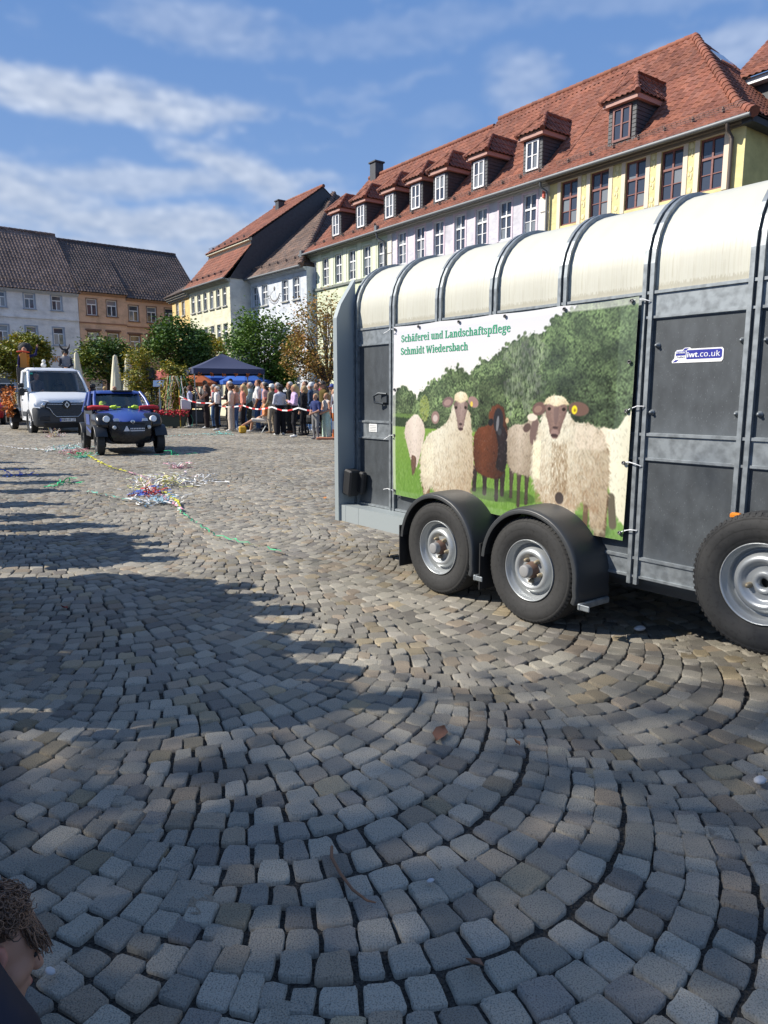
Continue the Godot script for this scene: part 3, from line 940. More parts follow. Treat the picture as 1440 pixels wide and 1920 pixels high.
func build_trailer() -> void:
	var t := thing("livestock_trailer", "long grey livestock trailer with cream domed roof", "trailer", Vector3(0.6, 0, -4.1), -atan2(0.796, 0.605))
	var panel_m := mat(Color(0.3, 0.325, 0.345), 0.46, 0.15)
	panel_m.albedo_texture = panel_texture()
	var roof_m := mat(Color(0.6, 0.595, 0.53), 0.5)
	roof_m.albedo_texture = roof_texture()
	var ribs := [-1.64, -1.19, -0.7, -0.21, 0.305, 0.825, 1.34, 1.86, 2.3]
	var path := side_path()
	for k in ribs.size() - 1:
		var x0: float = ribs[k]
		var x1: float = ribs[k + 1]
		var roof := MB.new()
		var rows := []
		for q in path:
			var row := []
			for i in 5:
				row.append(Vector3(lerpf(x0, x1, i / 4.0), q.y, q.x))
			rows.append(row)
		roof.sheet(rows)
		obj("roof_panel", roof, roof_m, t)
		for e in [[1.62, 1.755, "top_rail"], [0.935, 1.075, "belt_rail"], [0.33, 0.445, "sill_rail"]]:
			var rail := MB.new()
			rail.bx(Vector3(x0, e[0], BODY - 0.03), Vector3(x1, e[1], BODY + 0.006))
			rail.bx(Vector3(x0, e[1] - 0.016, BODY + 0.006), Vector3(x1, e[1] - 0.002, BODY + 0.016))
			rail.bx(Vector3(x0, e[0] + 0.004, BODY + 0.006), Vector3(x1, e[0] + 0.016, BODY + 0.014))
			obj(e[2], rail, M.galv, t)
		for e in [[1.075, 1.62], [0.445, 0.935]]:
			var p := MB.new()
			p.quad(Vector3(x0, e[0], BODY), Vector3(x1, e[0], BODY), Vector3(x1, e[1], BODY), Vector3(x0, e[1], BODY))
			p.quad(Vector3(x1, e[0], BODY - 0.02), Vector3(x0, e[0], BODY - 0.02), Vector3(x0, e[1], BODY - 0.02), Vector3(x1, e[1], BODY - 0.02))
			obj("side_panel", p, panel_m, t)
	# ribs: two lips and the dark groove between them, up the sides and over the roof
	var full := [Vector2(BODY, 0.3)]
	full.append_array(path)
	full.append(Vector2(FAR_SIDE, 0.3))
	for x in ribs:
		var rib := MB.new()
		var groove := MB.new()
		for lane in [[-0.03, -0.009, 0.022, rib], [0.009, 0.03, 0.022, rib], [-0.009, 0.009, 0.008, groove]]:
			var mb: MB = lane[3]
			var a := []
			var b := []
			for i in full.size():
				var tn: Vector2 = (full[mini(i + 1, full.size() - 1)] - full[maxi(i - 1, 0)]).normalized()
				var nn := Vector2(tn.y, -tn.x)
				var q: Vector2 = full[i]
				var o: Vector2 = q + nn * lane[2]
				a.append([Vector3(x + lane[0], q.y, q.x), Vector3(x + lane[0], o.y, o.x)])
				b.append([Vector3(x + lane[1], o.y, o.x), Vector3(x + lane[1], q.y, q.x)])
			for i in full.size() - 1:
				mb.quad(a[i][0], a[i][1], a[i + 1][1], a[i + 1][0])
				mb.quad(a[i][1], b[i][0], b[i + 1][0], a[i + 1][1])
				mb.quad(b[i][0], b[i][1], b[i + 1][1], b[i + 1][0])
		var ro := obj("roof_rib", rib, M.galv, t)
		obj("groove", groove, M.galv_dark, ro)
	# closed ends, floor, chassis, axles
	for x in [-1.655, 2.3]:
		var e := MB.new()
		var ring := PackedVector2Array()
		ring.append(Vector2(BODY - 0.02, 0.33))
		for q in path:
			ring.append(Vector2(q.x - 0.02 * signf(q.x + 1.05), q.y - 0.02))
		ring.append(Vector2(FAR_SIDE + 0.02, 0.33))
		e.slab(ring, 0.03, Transform3D(Basis(Vector3(0, 0, 1), Vector3.UP, Vector3(-1, 0, 0)), Vector3(x, 0, 0)))
		obj("rear_ramp" if x < 0 else "front_wall", e, M.galv, t)
	var fl := MB.new()
	fl.bx(Vector3(-1.62, 0.3, FAR_SIDE + 0.03), Vector3(2.28, 0.36, BODY - 0.03))
	obj("floor", fl, M.galv_dark, t)
	for z in [-0.45, -1.65]:
		var ch := MB.new()
		ch.bx(Vector3(-1.6, 0.22, z - 0.03), Vector3(2.9, 0.3, z + 0.03))
		obj("chassis_beam", ch, M.galv_dark, t)
	for x in [-0.44, 0.32]:
		var ax := MB.new()
		ax.tube([Vector3(x, 0.3, -0.1), Vector3(x, 0.3, -2.0)], 0.035)
		obj("axle", ax, M.galv_dark, t)
	# far side
	var fs := MB.new()
	fs.bx(Vector3(-1.64, 0.33, FAR_SIDE), Vector3(2.3, 1.755, FAR_SIDE + 0.02))
	obj("far_side_panel", fs, panel_m, t)
	# rear frame and the shelf in front of the wheels
	var post := MB.new()
	post.slab(PackedVector2Array([Vector2(0, 0.3), Vector2(0.17, 0.3), Vector2(0.17, 1.83), Vector2(0.13, 1.93), Vector2(0, 2.12)]), 0.05, Transform3D(Basis(Vector3(0, 0, 1), Vector3.UP, Vector3(-1, 0, 0)), Vector3(-1.665, 0, BODY)))
	obj("rear_post", post, mat(Color(0.3, 0.34, 0.35), 0.5, 0.15), t)
	var shelf := MB.new()
	for q in [[-1.715, -1.6], [-1.597, -1.43], [-1.427, -0.82]]:
		shelf.bx(Vector3(q[0], 0.3, BODY + 0.0061), Vector3(q[1], 0.425, BODY + 0.15))
	obj("rear_step", shelf, mat(Color(0.32, 0.36, 0.37), 0.5, 0.15), t)
	# marker lamp, reflector, latch, plate, hinges
	var lamp := MB.new()
	lamp.cbox(Vector3(-1.6, 0.6, BODY + 0.09), Vector3(0.1, 0.2, 0.1), 0.012, Basis(Vector3.BACK, -0.16))
	lamp.cbox(Vector3(-1.53, 0.6, BODY + 0.04), Vector3(0.06, 0.17, 0.05), 0.012, Basis(Vector3.BACK, -0.16))
	obj("marker_lamp", lamp, M.black, t)
	var refl := MB.new()
	refl.lathe([Vector2(0.045, 0), Vector2(0.045, 0.012), Vector2(0.03, 0.02), Vector2(0, 0.022)], 20, Transform3D(Basis.from_euler(Vector3(0, 0, PI * 0.5)), Vector3(-1.716, 1.53, BODY + 0.12)))
	obj("reflector", refl, mat(Color(0.75, 0.6, 0.6), 0.3), t)
	var latch := MB.new()
	latch.tube([Vector3(-1.29, 1.2, BODY + 0.02), Vector3(-1.355, 1.21, BODY + 0.05), Vector3(-1.36, 1.255, BODY + 0.055), Vector3(-1.32, 1.275, BODY + 0.04), Vector3(-1.25, 1.27, BODY + 0.02)], 0.009)
	latch.cbox(Vector3(-1.285, 1.235, BODY + 0.01), Vector3(0.07, 0.06, 0.02), 0.004)
	obj("door_latch", latch, M.galv_dark, t)
	var plate := MB.new()
	plate.cbox(Vector3(-1.43, 1.02, BODY + 0.0085), Vector3(0.1, 0.06, 0.004), 0.001)
	var po := obj("type_plate", plate, mat(Color(0.72, 0.73, 0.72), 0.5), t)
	for k in 4:
		var ln := MB.new()
		ln.box(Vector3(-1.43, 1.037 - k * 0.012, BODY + 0.0115), Vector3(0.075, 0.003, 0.001))
		obj("printed_line", ln, mat(Color(0.3, 0.3, 0.3), 0.6), po)
	for y in [1.64, 1.2, 1.0, 0.92]:
		var hg := MB.new()
		hg.cbox(Vector3(-1.69, y, BODY + 0.03), Vector3(0.045, 0.05, 0.03), 0.006)
		hg.tube([Vector3(-1.675, y - 0.035, BODY + 0.05), Vector3(-1.675, y + 0.035, BODY + 0.05)], 0.008)
		obj("hinge", hg, M.galv, t)
	var rod := MB.new()
	rod.tube([Vector3(-1.68, 0.42, BODY + 0.022), Vector3(-1.68, 1.75, BODY + 0.022)], 0.008)
	obj("locking_rod", rod, M.galv, t)
	# bolts and the sticker
	var bolt := MB.new()
	bolt.lathe([Vector2(0.014, 0), Vector2(0.013, 0.008), Vector2(0.007, 0.01), Vector2(0.007, 0.022), Vector2(0, 0.023)], 10)
	var bm := bolt.mesh()
	for q in [[0.885, 1.495], [1.295, 1.495], [0.875, 1.175], [1.295, 1.175], [1.4, 1.49], [1.395, 1.175], [1.81, 1.49], [1.81, 1.175]]:
		obj("bolt", bm, M.galv, t, Transform3D(Basis.from_euler(Vector3(PI * 0.5, 0, 0)), Vector3(q[0], q[1], BODY)))
	var st := MB.new()
	st.slab(PackedVector2Array([Vector2(0.965, 1.408), Vector2(1.205, 1.408), Vector2(1.213, 1.418), Vector2(1.213, 1.462), Vector2(1.205, 1.471), Vector2(1.058, 1.471), Vector2(1.05, 1.477), Vector2(1.025, 1.477), Vector2(1.015, 1.469), Vector2(0.985, 1.467), Vector2(0.977, 1.458), Vector2(0.975, 1.43), Vector2(0.962, 1.416)]), 0.002, Transform3D(Basis.IDENTITY, Vector3(0, 0, BODY + 0.0005)))
	var so := obj("sticker", st, mat(Color(0.8, 0.8, 0.8), 0.35), t)
	var blue := MB.new()
	blue.slab(PackedVector2Array([Vector2(1.036, 1.424), Vector2(1.2, 1.424), Vector2(1.206, 1.43), Vector2(1.206, 1.46), Vector2(1.2, 1.465), Vector2(1.036, 1.465)]), 0.001, Transform3D(Basis.IDENTITY, Vector3(0, 0, BODY + 0.0027)))
	blue.slab(PackedVector2Array([Vector2(0.982, 1.442), Vector2(1.031, 1.442), Vector2(1.031, 1.461), Vector2(0.984, 1.461)]), 0.001, Transform3D(Basis.IDENTITY, Vector3(0, 0, BODY + 0.0027)))
	blue.slab(PackedVector2Array([Vector2(1.016, 1.464), Vector2(1.03, 1.464), Vector2(1.045, 1.474), Vector2(1.026, 1.474)]), 0.001, Transform3D(Basis.IDENTITY, Vector3(0, 0, BODY + 0.0027)))
	blue.slab(PackedVector2Array([Vector2(0.968, 1.412), Vector2(0.985, 1.413), Vector2(0.998, 1.423), Vector2(0.982, 1.422)]), 0.001, Transform3D(Basis.IDENTITY, Vector3(0, 0, BODY + 0.0027)))
	obj("blue_field", blue, mat(Color(0.03, 0.035, 0.28), 0.35), so)
	words("web_address", "iwt", Vector3(1.041, 1.432, BODY + 0.0042), 0.05, 0.024, M.white, so, "Droid Sans", 800)
	words("web_address", ".co.uk", Vector3(1.094, 1.432, BODY + 0.0042), 0.104, 0.026, M.white, so, "Droid Sans", 400)
	words("maker_name", "Ifor Williams", Vector3(0.985, 1.4515, BODY + 0.0042), 0.044, 0.007, M.white, so, "Droid Sans", 700)
	words("maker_name", "Trailers", Vector3(0.985, 1.43, BODY + 0.003), 0.044, 0.0095, mat(Color(0.3, 0.3, 0.36), 0.5), so, "Droid Sans", 400)
	# wheels and mudguards
	for x in [-0.445, 0.315]:
		wheel("wheel", t, Vector3(x, 0.3, 0), true)
		wheel("far_wheel", t, Vector3(x, 0.3, -1.93), true)
		var fm := MB.new()
		var prof := [Vector2(0.02, 0.322), Vector2(0.024, 0.333), Vector2(0.017, 0.341), Vector2(0.0, 0.347), Vector2(-0.05, 0.352), Vector2(-0.14, 0.354), Vector2(-0.236, 0.354)]
		for inner in [0.0, 0.007]:
			var rows := []
			for k in 29:
				var a := deg_to_rad(lerpf(-20.0, 176.0, k / 28.0))
				var rr := 0.012 if k < 2 else 0.0
				var row := []
				for q in prof:
					var rad: float = q.y - inner + rr
					row.append(Vector3(x + cos(a) * rad * (1.03 if a < 1.2 else 1.0), 0.305 + sin(a) * rad, q.x))
				rows.append(row)
			fm.sheet(rows, false, inner > 0.0)
		var fo := obj("mudguard", fm, mat(Color(0.036, 0.039, 0.042), 0.45), t)
		var flap := MB.new()
		flap.slab(PackedVector2Array([Vector2(-0.236, 0.12), Vector2(0.02, 0.12), Vector2(0.02, 0.4), Vector2(-0.236, 0.4)]), 0.008, Transform3D(Basis(Vector3(0, 0, 1), Vector3.UP, Vector3(-1, 0, 0)), Vector3(x - 0.345, 0, 0)))
		obj("mud_flap", flap, M.black, fo)
		var br := MB.new()
		br.cbox(Vector3(x + 0.372, 0.185, -0.1), Vector3(0.02, 0.035, 0.25), 0.005)
		br.cbox(Vector3(x + 0.4, 0.185, 0.018), Vector3(0.07, 0.03, 0.008), 0.003)
		obj("bracket", br, M.galv, fo)
	var sp := wheel("spare_wheel", t, Vector3(1.56, 0.485, 0.0), false)
	sp.set_meta("label", "spare wheel bolted to the trailer side")
	var arm := MB.new()
	arm.bx(Vector3(1.5, 0.45, BODY + 0.02), Vector3(1.62, 0.52, -0.08))
	obj("spare_carrier", arm, M.galv_dark, t)
	var orange := MB.new()
	orange.cbox(Vector3(1.375, 0.735, BODY + 0.1), Vector3(0.05, 0.028, 0.03), 0.008)
	obj("side_reflector", orange, mat(Color(0.8, 0.25, 0.02), 0.3), t)

	# the banner tied on
	var bn := thing("advertising_banner", "printed vinyl banner of sheep in a meadow tied to the trailer", "banner", t.position, t.rotation.y)
	var sheet := MB.new()
	var rows := []
	for j in 25:
		var row := []
		for i in 37:
			var u := i / 36.0
			var v := j / 24.0
			var sag := (0.007 * sin(u * 9.0 + v * 2.0) + 0.004 * sin(u * 23.0 + v * 5.0)) * smoothstep(0.84, 0.6, v)
			row.append(Vector3(lerpf(-1.135, 0.795 - 0.02 * (1.0 - v), u), lerpf(lerpf(0.556, 0.52, u), 1.731 - 0.006 * absf(sin(u * 12.56)), v), -0.196 + sag))
		rows.append(row)
	sheet.sheet(rows)
	var bmat := mat(Color(0.92, 0.92, 0.92), 0.3, 0.0, 0.5)
	bmat.albedo_texture = paint_banner()
	obj("printed_sheet", sheet, bmat, bn)
	var green := mat(Color(0.035, 0.3, 0.16), 0.5)
	words("lettering", "Schäferei und Landschaftspflege", Vector3(-1.05, 1.606, -0.1945), 1.01, 0.066, green, bn)
	words("lettering", "Schmidt Wiedersbach", Vector3(-1.055, 1.535, -0.1945), 0.665, 0.052, green, bn)
	var eye := MB.new()
	eye.lathe([Vector2(0.011, 0), Vector2(0.01, 0.004), Vector2(0.006, 0.004), Vector2(0.006, 0.001), Vector2(0.0, 0.001)], 12)
	var em := eye.mesh()
	var tie := MB.new()
	tie.tube([Vector3(0, 0, 0.004), Vector3(-0.02, 0.006, 0.02), Vector3(-0.06, 0.004, 0.012), Vector3(-0.085, -0.006, 0.03)], 0.0028, 6)
	tie.box(Vector3(-0.02, 0.006, 0.022), Vector3(0.008, 0.008, 0.008))
	var tm := tie.mesh()
	for q in [[-1.115, 1.712, 1], [-0.86, 1.712, 0], [-0.47, 1.712, 0], [-0.08, 1.712, 0], [0.35, 1.712, 0], [0.76, 1.712, -1], [-1.117, 1.3, 0], [-1.117, 0.98, 1], [-1.117, 0.585, 1], [0.765, 1.42, 0], [0.762, 1.18, -1], [0.762, 0.92, -1], [0.76, 0.56, -1]]:
		obj("eyelet", em, mat(Color(0.1, 0.1, 0.1), 0.4, 0.5), bn, Transform3D(Basis.from_euler(Vector3(PI * 0.5, 0, 0)), Vector3(q[0], q[1], -0.188)))
		if q[2] != 0:
			obj("cable_tie", tm, M.white, bn, Transform3D(Basis(Vector3.UP, 0.0 if q[2] > 0 else PI).rotated(Vector3.BACK, rnd(-0.5, 0.5)), Vector3(q[0], q[1], -0.183)))

# ---------------------------------------------------------------- houses
# a house stands in its own frame: x along the front, y up, z out of the front
func wall(mb: MB, x0: float, x1: float, y0: float, y1: float, holes: Array, depth := 0.14) -> void:
	var xs := [x0, x1]
	var ys := [y0, y1]
	for r in holes:
		for q in [r.position.x, r.end.x]:
			if q > x0 and q < x1 and not q in xs:
				xs.append(q)
		for q in [r.position.y, r.end.y]:
			if q > y0 and q < y1 and not q in ys:
				ys.append(q)
	xs.sort()
	ys.sort()
	for i in xs.size() - 1:
		for j in ys.size() - 1:
			var c := Vector2((xs[i] + xs[i + 1]) * 0.5, (ys[j] + ys[j + 1]) * 0.5)
			var open := false
			for r in holes:
				if r.has_point(c):
					open = true
			if not open:
				mb.quad(Vector3(xs[i], ys[j], 0), Vector3(xs[i + 1], ys[j], 0), Vector3(xs[i + 1], ys[j + 1], 0), Vector3(xs[i], ys[j + 1], 0))
	for r in holes:
		var a: Vector2 = r.position
		var b: Vector2 = r.end
		mb.quad(Vector3(a.x, a.y, 0), Vector3(b.x, a.y, 0), Vector3(b.x, a.y, -depth), Vector3(a.x, a.y, -depth))
		mb.quad(Vector3(a.x, b.y, -depth), Vector3(b.x, b.y, -depth), Vector3(b.x, b.y, 0), Vector3(a.x, b.y, 0))
		mb.quad(Vector3(a.x, a.y, -depth), Vector3(a.x, b.y, -depth), Vector3(a.x, b.y, 0), Vector3(a.x, a.y, 0))
		mb.quad(Vector3(b.x, a.y, 0), Vector3(b.x, b.y, 0), Vector3(b.x, b.y, -depth), Vector3(b.x, a.y, -depth))

var shared := {}

# bars: columns, rows above the transom, rows below it, height share of the part below
func window_meshes(w: float, h: float, bars: Array, e := 0.06) -> Array:
	var key := "%.2f %.2f %s" % [w, h, bars]
	if shared.has(key):
		return shared[key]
	var f := MB.new()
	f.bx(Vector3(-w / 2, 0, -0.03), Vector3(-w / 2 + e, h, 0.03))
	f.bx(Vector3(w / 2 - e, 0, -0.03), Vector3(w / 2, h, 0.03))
	f.bx(Vector3(-w / 2 + e, 0, -0.03), Vector3(w / 2 - e, e, 0.03))
	f.bx(Vector3(-w / 2 + e, h - e, -0.03), Vector3(w / 2 - e, h, 0.03))
	var ty: float = h * bars[3]
	var panes := []
	if bars[1] > 0:
		f.bx(Vector3(-w / 2 + e, ty - e * 0.6, -0.03), Vector3(w / 2 - e, ty + e * 0.6, 0.036))
	var zones := [[e, ty - e * 0.6 if bars[1] > 0 else h - e, bars[2], bars[0]], [ty + e * 0.6, h - e, bars[1], bars[4]]]
	for zone in zones:
		if zone[2] == 0:
			continue
		var nc: int = zone[3]
		for c in nc:
			var xa := lerpf(-w / 2 + e, w / 2 - e, float(c) / nc)
			var xb := lerpf(-w / 2 + e, w / 2 - e, float(c + 1) / nc)
			if c > 0:
				f.bx(Vector3(xa - e * 0.5, zone[0], -0.028), Vector3(xa + e * 0.5, zone[1], 0.028))
			for r in int(zone[2]):
				var ya := lerpf(zone[0], zone[1], float(r) / zone[2])
				var yb := lerpf(zone[0], zone[1], float(r + 1) / zone[2])
				if r > 0:
					f.bx(Vector3(xa, ya - e * 0.22, -0.02), Vector3(xb, ya + e * 0.22, 0.02))
				panes.append([Vector3((xa + xb) / 2, (ya + yb) / 2, -0.012), Vector3(xb - xa, yb - ya, 0.008)])
	shared[key] = [f.mesh(), panes]
	return shared[key]

func pane_mesh(s: Vector3) -> Mesh:
	var key := "pane %.2f %.2f" % [s.x, s.y]
	if not shared.has(key):
		var p := MB.new()
		p.box(Vector3.ZERO, s)
		shared[key] = p.mesh()
	return shared[key]

func window(house: Node3D, x: float, y: float, w: float, h: float, bars: Array, fm: Material, trim: Material = null, band := 0.09, sill: Material = null, z := -0.1, called := "window") -> void:
	var q := window_meshes(w, h, bars)
	var o := obj(called, q[0], fm, house, Transform3D(Basis.IDENTITY, Vector3(x, y, z)))
	for p in q[1]:
		var b := Basis.from_euler(Vector3(rnd(-0.02, 0.02), rnd(-0.02, 0.02), 0))
		obj("pane", pane_mesh(p[1]), M.pane if rng.randf() < 0.75 else M.pane_curtain, o, Transform3D(b, p[0]))
	if trim:
		var t := MB.new()
		var zz := -z + 0.02
		t.bx(Vector3(-w / 2 - band, -band * 0.5, -z), Vector3(-w / 2, h + band, zz))
		t.bx(Vector3(w / 2, -band * 0.5, -z), Vector3(w / 2 + band, h + band, zz))
		t.bx(Vector3(-w / 2, h, -z), Vector3(w / 2, h + band, zz))
		obj("surround", t, trim, o)
	if sill:
		var s := MB.new()
		s.bx(Vector3(-w / 2 - band - 0.03, -0.07, 0.02), Vector3(w / 2 + band + 0.03, 0.0, -z + 0.1))
		obj("sill", s, sill, o)

func tile_mesh() -> Mesh:
	if shared.has("tile"):
		return shared["tile"]
	var mb := MB.new()
	var xs := [0.0, 0.035, 0.08, 0.13, 0.18, 0.215, 0.245]
	var zs := [0.03, 0.042, 0.036, 0.012, 0.004, 0.012, 0.03]
	var rows := [[], [], []]
	for k in xs.size():
		rows[0].append(Vector3(xs[k], -0.01, zs[k] + 0.004))
		rows[1].append(Vector3(xs[k], 0.0, zs[k] + 0.022))
		rows[2].append(Vector3(xs[k], 0.37, zs[k] - 0.004))
	mb.sheet([rows[0], rows[1]])
	mb.sheet([rows[1], rows[2]])
	shared["tile"] = mb.mesh()
	return shared["tile"]

# tiles over a flat outline; t: x along the eave, y up the slope, z off the roof
func tiled(house: Node3D, poly: PackedVector2Array, t: Transform3D, tones: Array, under: Material, called := "roof_tiles", px := 0.232, py := 0.335) -> void:
	var base := MB.new()
	base.slab(poly, 0.03, t * Transform3D(Basis.IDENTITY, Vector3(0, 0, -0.035)))
	obj("roof_slope", base, under, house)
	var lo := poly[0]
	var hi := poly[0]
	for p in poly:
		lo = lo.min(p)
		hi = hi.max(p)
	px = (hi.x - lo.x) / maxf(1.0, roundf((hi.x - lo.x) / px))
	var fit := Basis.from_scale(Vector3(px / 0.232, 1, 1))
	var where := []
	var tint := []
	var mossy := noise(int(lo.x * 10.0) + 3, 0.35, 3)
	for j in int((hi.y - lo.y) / py) + 1:
		for i in int((hi.x - lo.x) / px) + 1:
			var p := lo + Vector2(i * px, j * py)
			if not Geometry2D.is_point_in_polygon(p + Vector2(px * 0.5, py * 0.5), poly):
				continue
			var s: Color = tones[rng.randi() % tones.size()]
			var k := rnd(0.82, 1.16) * (1.0 + mossy.get_noise_2d(p.x, p.y) * 0.35)
			where.append(t * Transform3D(Basis.from_euler(Vector3(rnd(-0.02, 0.02), rnd(-0.02, 0.02), rnd(-0.015, 0.015))) * fit, Vector3(p.x, p.y + rnd(-0.008, 0.008), 0)))
			tint.append(Color(s.r * k, s.g * k, s.b * k))
	copies(called, tile_mesh(), M.tile, where, tint, house)

func ridge(house: Node3D, a: Vector3, b: Vector3, tones: Array, called := "ridge_tiles", r := 0.13) -> void:
	var n := int(a.distance_to(b) / 0.36)
	var mb := MB.new()
	var d := (b - a) / n
	for k in n:
		var s: Color = tones[rng.randi() % tones.size()]
		var kk := rnd(0.85, 1.15)
		mb.col = Color(s.r * kk, s.g * kk, s.b * kk)
		mb.tube([a + d * (k - 0.05), a + d * (k + 1.05)], [r * 1.1, r * 0.9], 8)
	var o := obj(called, mb, M.tile, house)
	o.set_meta("kind", "stuff")

func slope_frame(at: Vector3, along: Vector3, up: Vector3) -> Transform3D:
	var x := along.normalized()
	var y := (up - x * up.dot(x)).normalized()
	return Transform3D(Basis(x, y, x.cross(y)), at)

# low snow fence above the eaves
func snow_guard(house: Node3D, t: Transform3D, x0: float, x1: float, y: float) -> void:
	var mb := MB.new()
	for k in 3:
		mb.tube([t * Vector3(x0, y, 0.1 + 0.06 * k), t * Vector3(x1, y, 0.1 + 0.06 * k)], 0.008, 4)
	for i in int((x1 - x0) / 0.16):
		mb.tube([t * Vector3(x0 + i * 0.16, y, 0.09), t * Vector3(x0 + i * 0.16, y, 0.24)], 0.006, 3, false)
	for i in int((x1 - x0) / 1.0):
		mb.box(t * Vector3(x0 + 0.5 + i, y + 0.08, 0.1), Vector3(0.02, 0.14, 0.14))
	obj("snow_guard", mb, M.guard, house)

func gutter(house: Node3D, x0: float, x1: float, y: float, z: float, m: Material) -> void:
	var mb := MB.new()
	mb.tube([Vector3(x0, y, z), Vector3(x1, y, z)], 0.075, 8)
	obj("gutter", mb, m, house)

func cornice(house: Node3D, x0: float, x1: float, y: float, m: Material, deep := 0.34, k := 1.0) -> void:
	var mb := MB.new()
	mb.bx(Vector3(x0, y - 0.14 * k, -0.05), Vector3(x1, y, deep))
	mb.bx(Vector3(x0, y - 0.26 * k, -0.05), Vector3(x1, y - 0.14 * k, deep * 0.7))
	mb.bx(Vector3(x0, y - 0.38 * k, -0.05), Vector3(x1, y - 0.26 * k, deep * 0.35))
	obj("cornice", mb, m, house)

func shell(house: Node3D, x0: float, x1: float, top: float, deep: float, holes: Array, m: Material, side: Material = null) -> void:
	var f := MB.new()
	wall(f, x0, x1, -0.1, top, holes)
	obj("front_wall", f, m, house)
	var s := MB.new()
	s.bx(Vector3(x0 + 0.005, -0.1, -deep), Vector3(x0 + 0.2, top, -0.145))
	s.bx(Vector3(x1 - 0.2, -0.1, -deep), Vector3(x1 - 0.005, top, -0.145))
	s.quad(Vector3(x1, -0.1, -0.145), Vector3(x1, -0.1, 0), Vector3(x1, top, 0), Vector3(x1, top, -0.145))
	s.quad(Vector3(x0, -0.1, 0), Vector3(x0, -0.1, -0.145), Vector3(x0, top, -0.145), Vector3(x0, top, 0))
	s.bx(Vector3(x0 + 0.2, -0.1, -deep), Vector3(x1 - 0.2, top, -deep + 0.2))
	obj("side_walls", s, side if side else m, house)

func dormer(house: Node3D, x: float, b: float, y0: float, w: float, h: float, eave: float, k: float, fm: Material, tones: Array) -> void:
	# front set back by b; the main roof rises by k per metre from eave
	var d := h / k + 0.5
	var box := MB.new()
	box.bx(Vector3(x - w / 2, y0 - 0.3, -b - d), Vector3(x + w / 2, y0 + h, -b))
	var o := obj("dormer", box, M.slate, house)
	var rows := MB.new()
	for r in int(h / 0.14):
		for s in [-1.0, 1.0]:
			rows.box(Vector3(x + s * (w / 2 + 0.006), y0 + 0.07 + r * 0.14, -b - d * 0.5), Vector3(0.02, 0.12, d), Basis(Vector3.BACK, s * 0.06))
			rows.box(Vector3(x + s * (w / 2 - 0.075), y0 + 0.07 + r * 0.14, -b + 0.008), Vector3(0.15, 0.12, 0.02), Basis(Vector3.RIGHT, -0.06))
	obj("slates", rows, M.slate, o).set_meta("kind", "stuff")
	var ww := w * 0.66
	var wh := h * 0.76
	var q := window_meshes(ww, wh, [2, 0, 2, 1.0, 2], 0.07)
	obj("window_frame", q[0], fm, o, Transform3D(Basis.IDENTITY, Vector3(x, y0 + h * 0.08, -b + 0.025)))
	for p in q[1]:
		obj("pane", pane_mesh(p[1]), M.pane if rng.randf() < 0.7 else M.pane_curtain, o, Transform3D(Basis.from_euler(Vector3(rnd(-0.02, 0.02), rnd(-0.03, 0.03), 0)), p[0] + Vector3(x, y0 + h * 0.08, -b + 0.025)))
	var fa := MB.new()
	var hw := w / 2 + 0.2
	fa.bx(Vector3(x - hw + 0.05, y0 + h - 0.16, -b - d), Vector3(x + hw - 0.05, y0 + h + 0.02, -b + 0.2))
	obj("fascia", fa, M.fascia, o)
	var ez := -b + 0.28
	var ap := Vector3(x, y0 + h + 0.92, ez - 0.95)
	var yb := y0 + h + 0.02
	var l := Vector3(x - hw, yb, ez)
	var r := Vector3(x + hw, yb, ez)
	var back := -(yb + 0.92 - eave) / k - 0.1
	var bl := -(yb - eave) / k - 0.1
	var fr := slope_frame(l, Vector3.RIGHT, ap - l)
	var tr := fr.affine_inverse()
	var a2 := tr * ap
	tiled(o, PackedVector2Array([Vector2(0, 0), Vector2(hw * 2, 0), Vector2(a2.x, a2.y)]), fr, tones, M.under, "hip_tiles")
	for s in [-1.0, 1.0]:
		var c0 := l if s < 0 else r
		var c1 := Vector3(c0.x, yb, bl)
		var c2 := Vector3(x, ap.y, back)
		var g := slope_frame(c1 if s < 0 else c0, (c0 - c1) * (1.0 if s < 0 else -1.0), ap - c0)
		var gi := g.affine_inverse()
		var pp := PackedVector2Array()
		for v in [c0, c1, c2, ap]:
			var u: Vector3 = gi * v
			pp.append(Vector2(u.x, u.y))
		if Geometry2D.is_polygon_clockwise(pp):
			pp.reverse()
		tiled(o, pp, g, tones, M.under, "cheek_tiles")
		ridge(o, c0, ap, tones, "hip_ridge", 0.1)
	ridge(o, ap, Vector3(x, ap.y, back), tones, "ridge", 0.1)

func house(called: String, label: String, at: Vector2, ang: float) -> Node3D:
	return thing(called, label, "house", Vector3(at.x, 0, at.y), -deg_to_rad(ang), "old houses round the square")

func plaster(c: Color, seed_ := 0) -> StandardMaterial3D:
	return skin(mat(c, 0.88, 0.0, 0.3), M.plaster, M.soft, 2.6, 0.25)

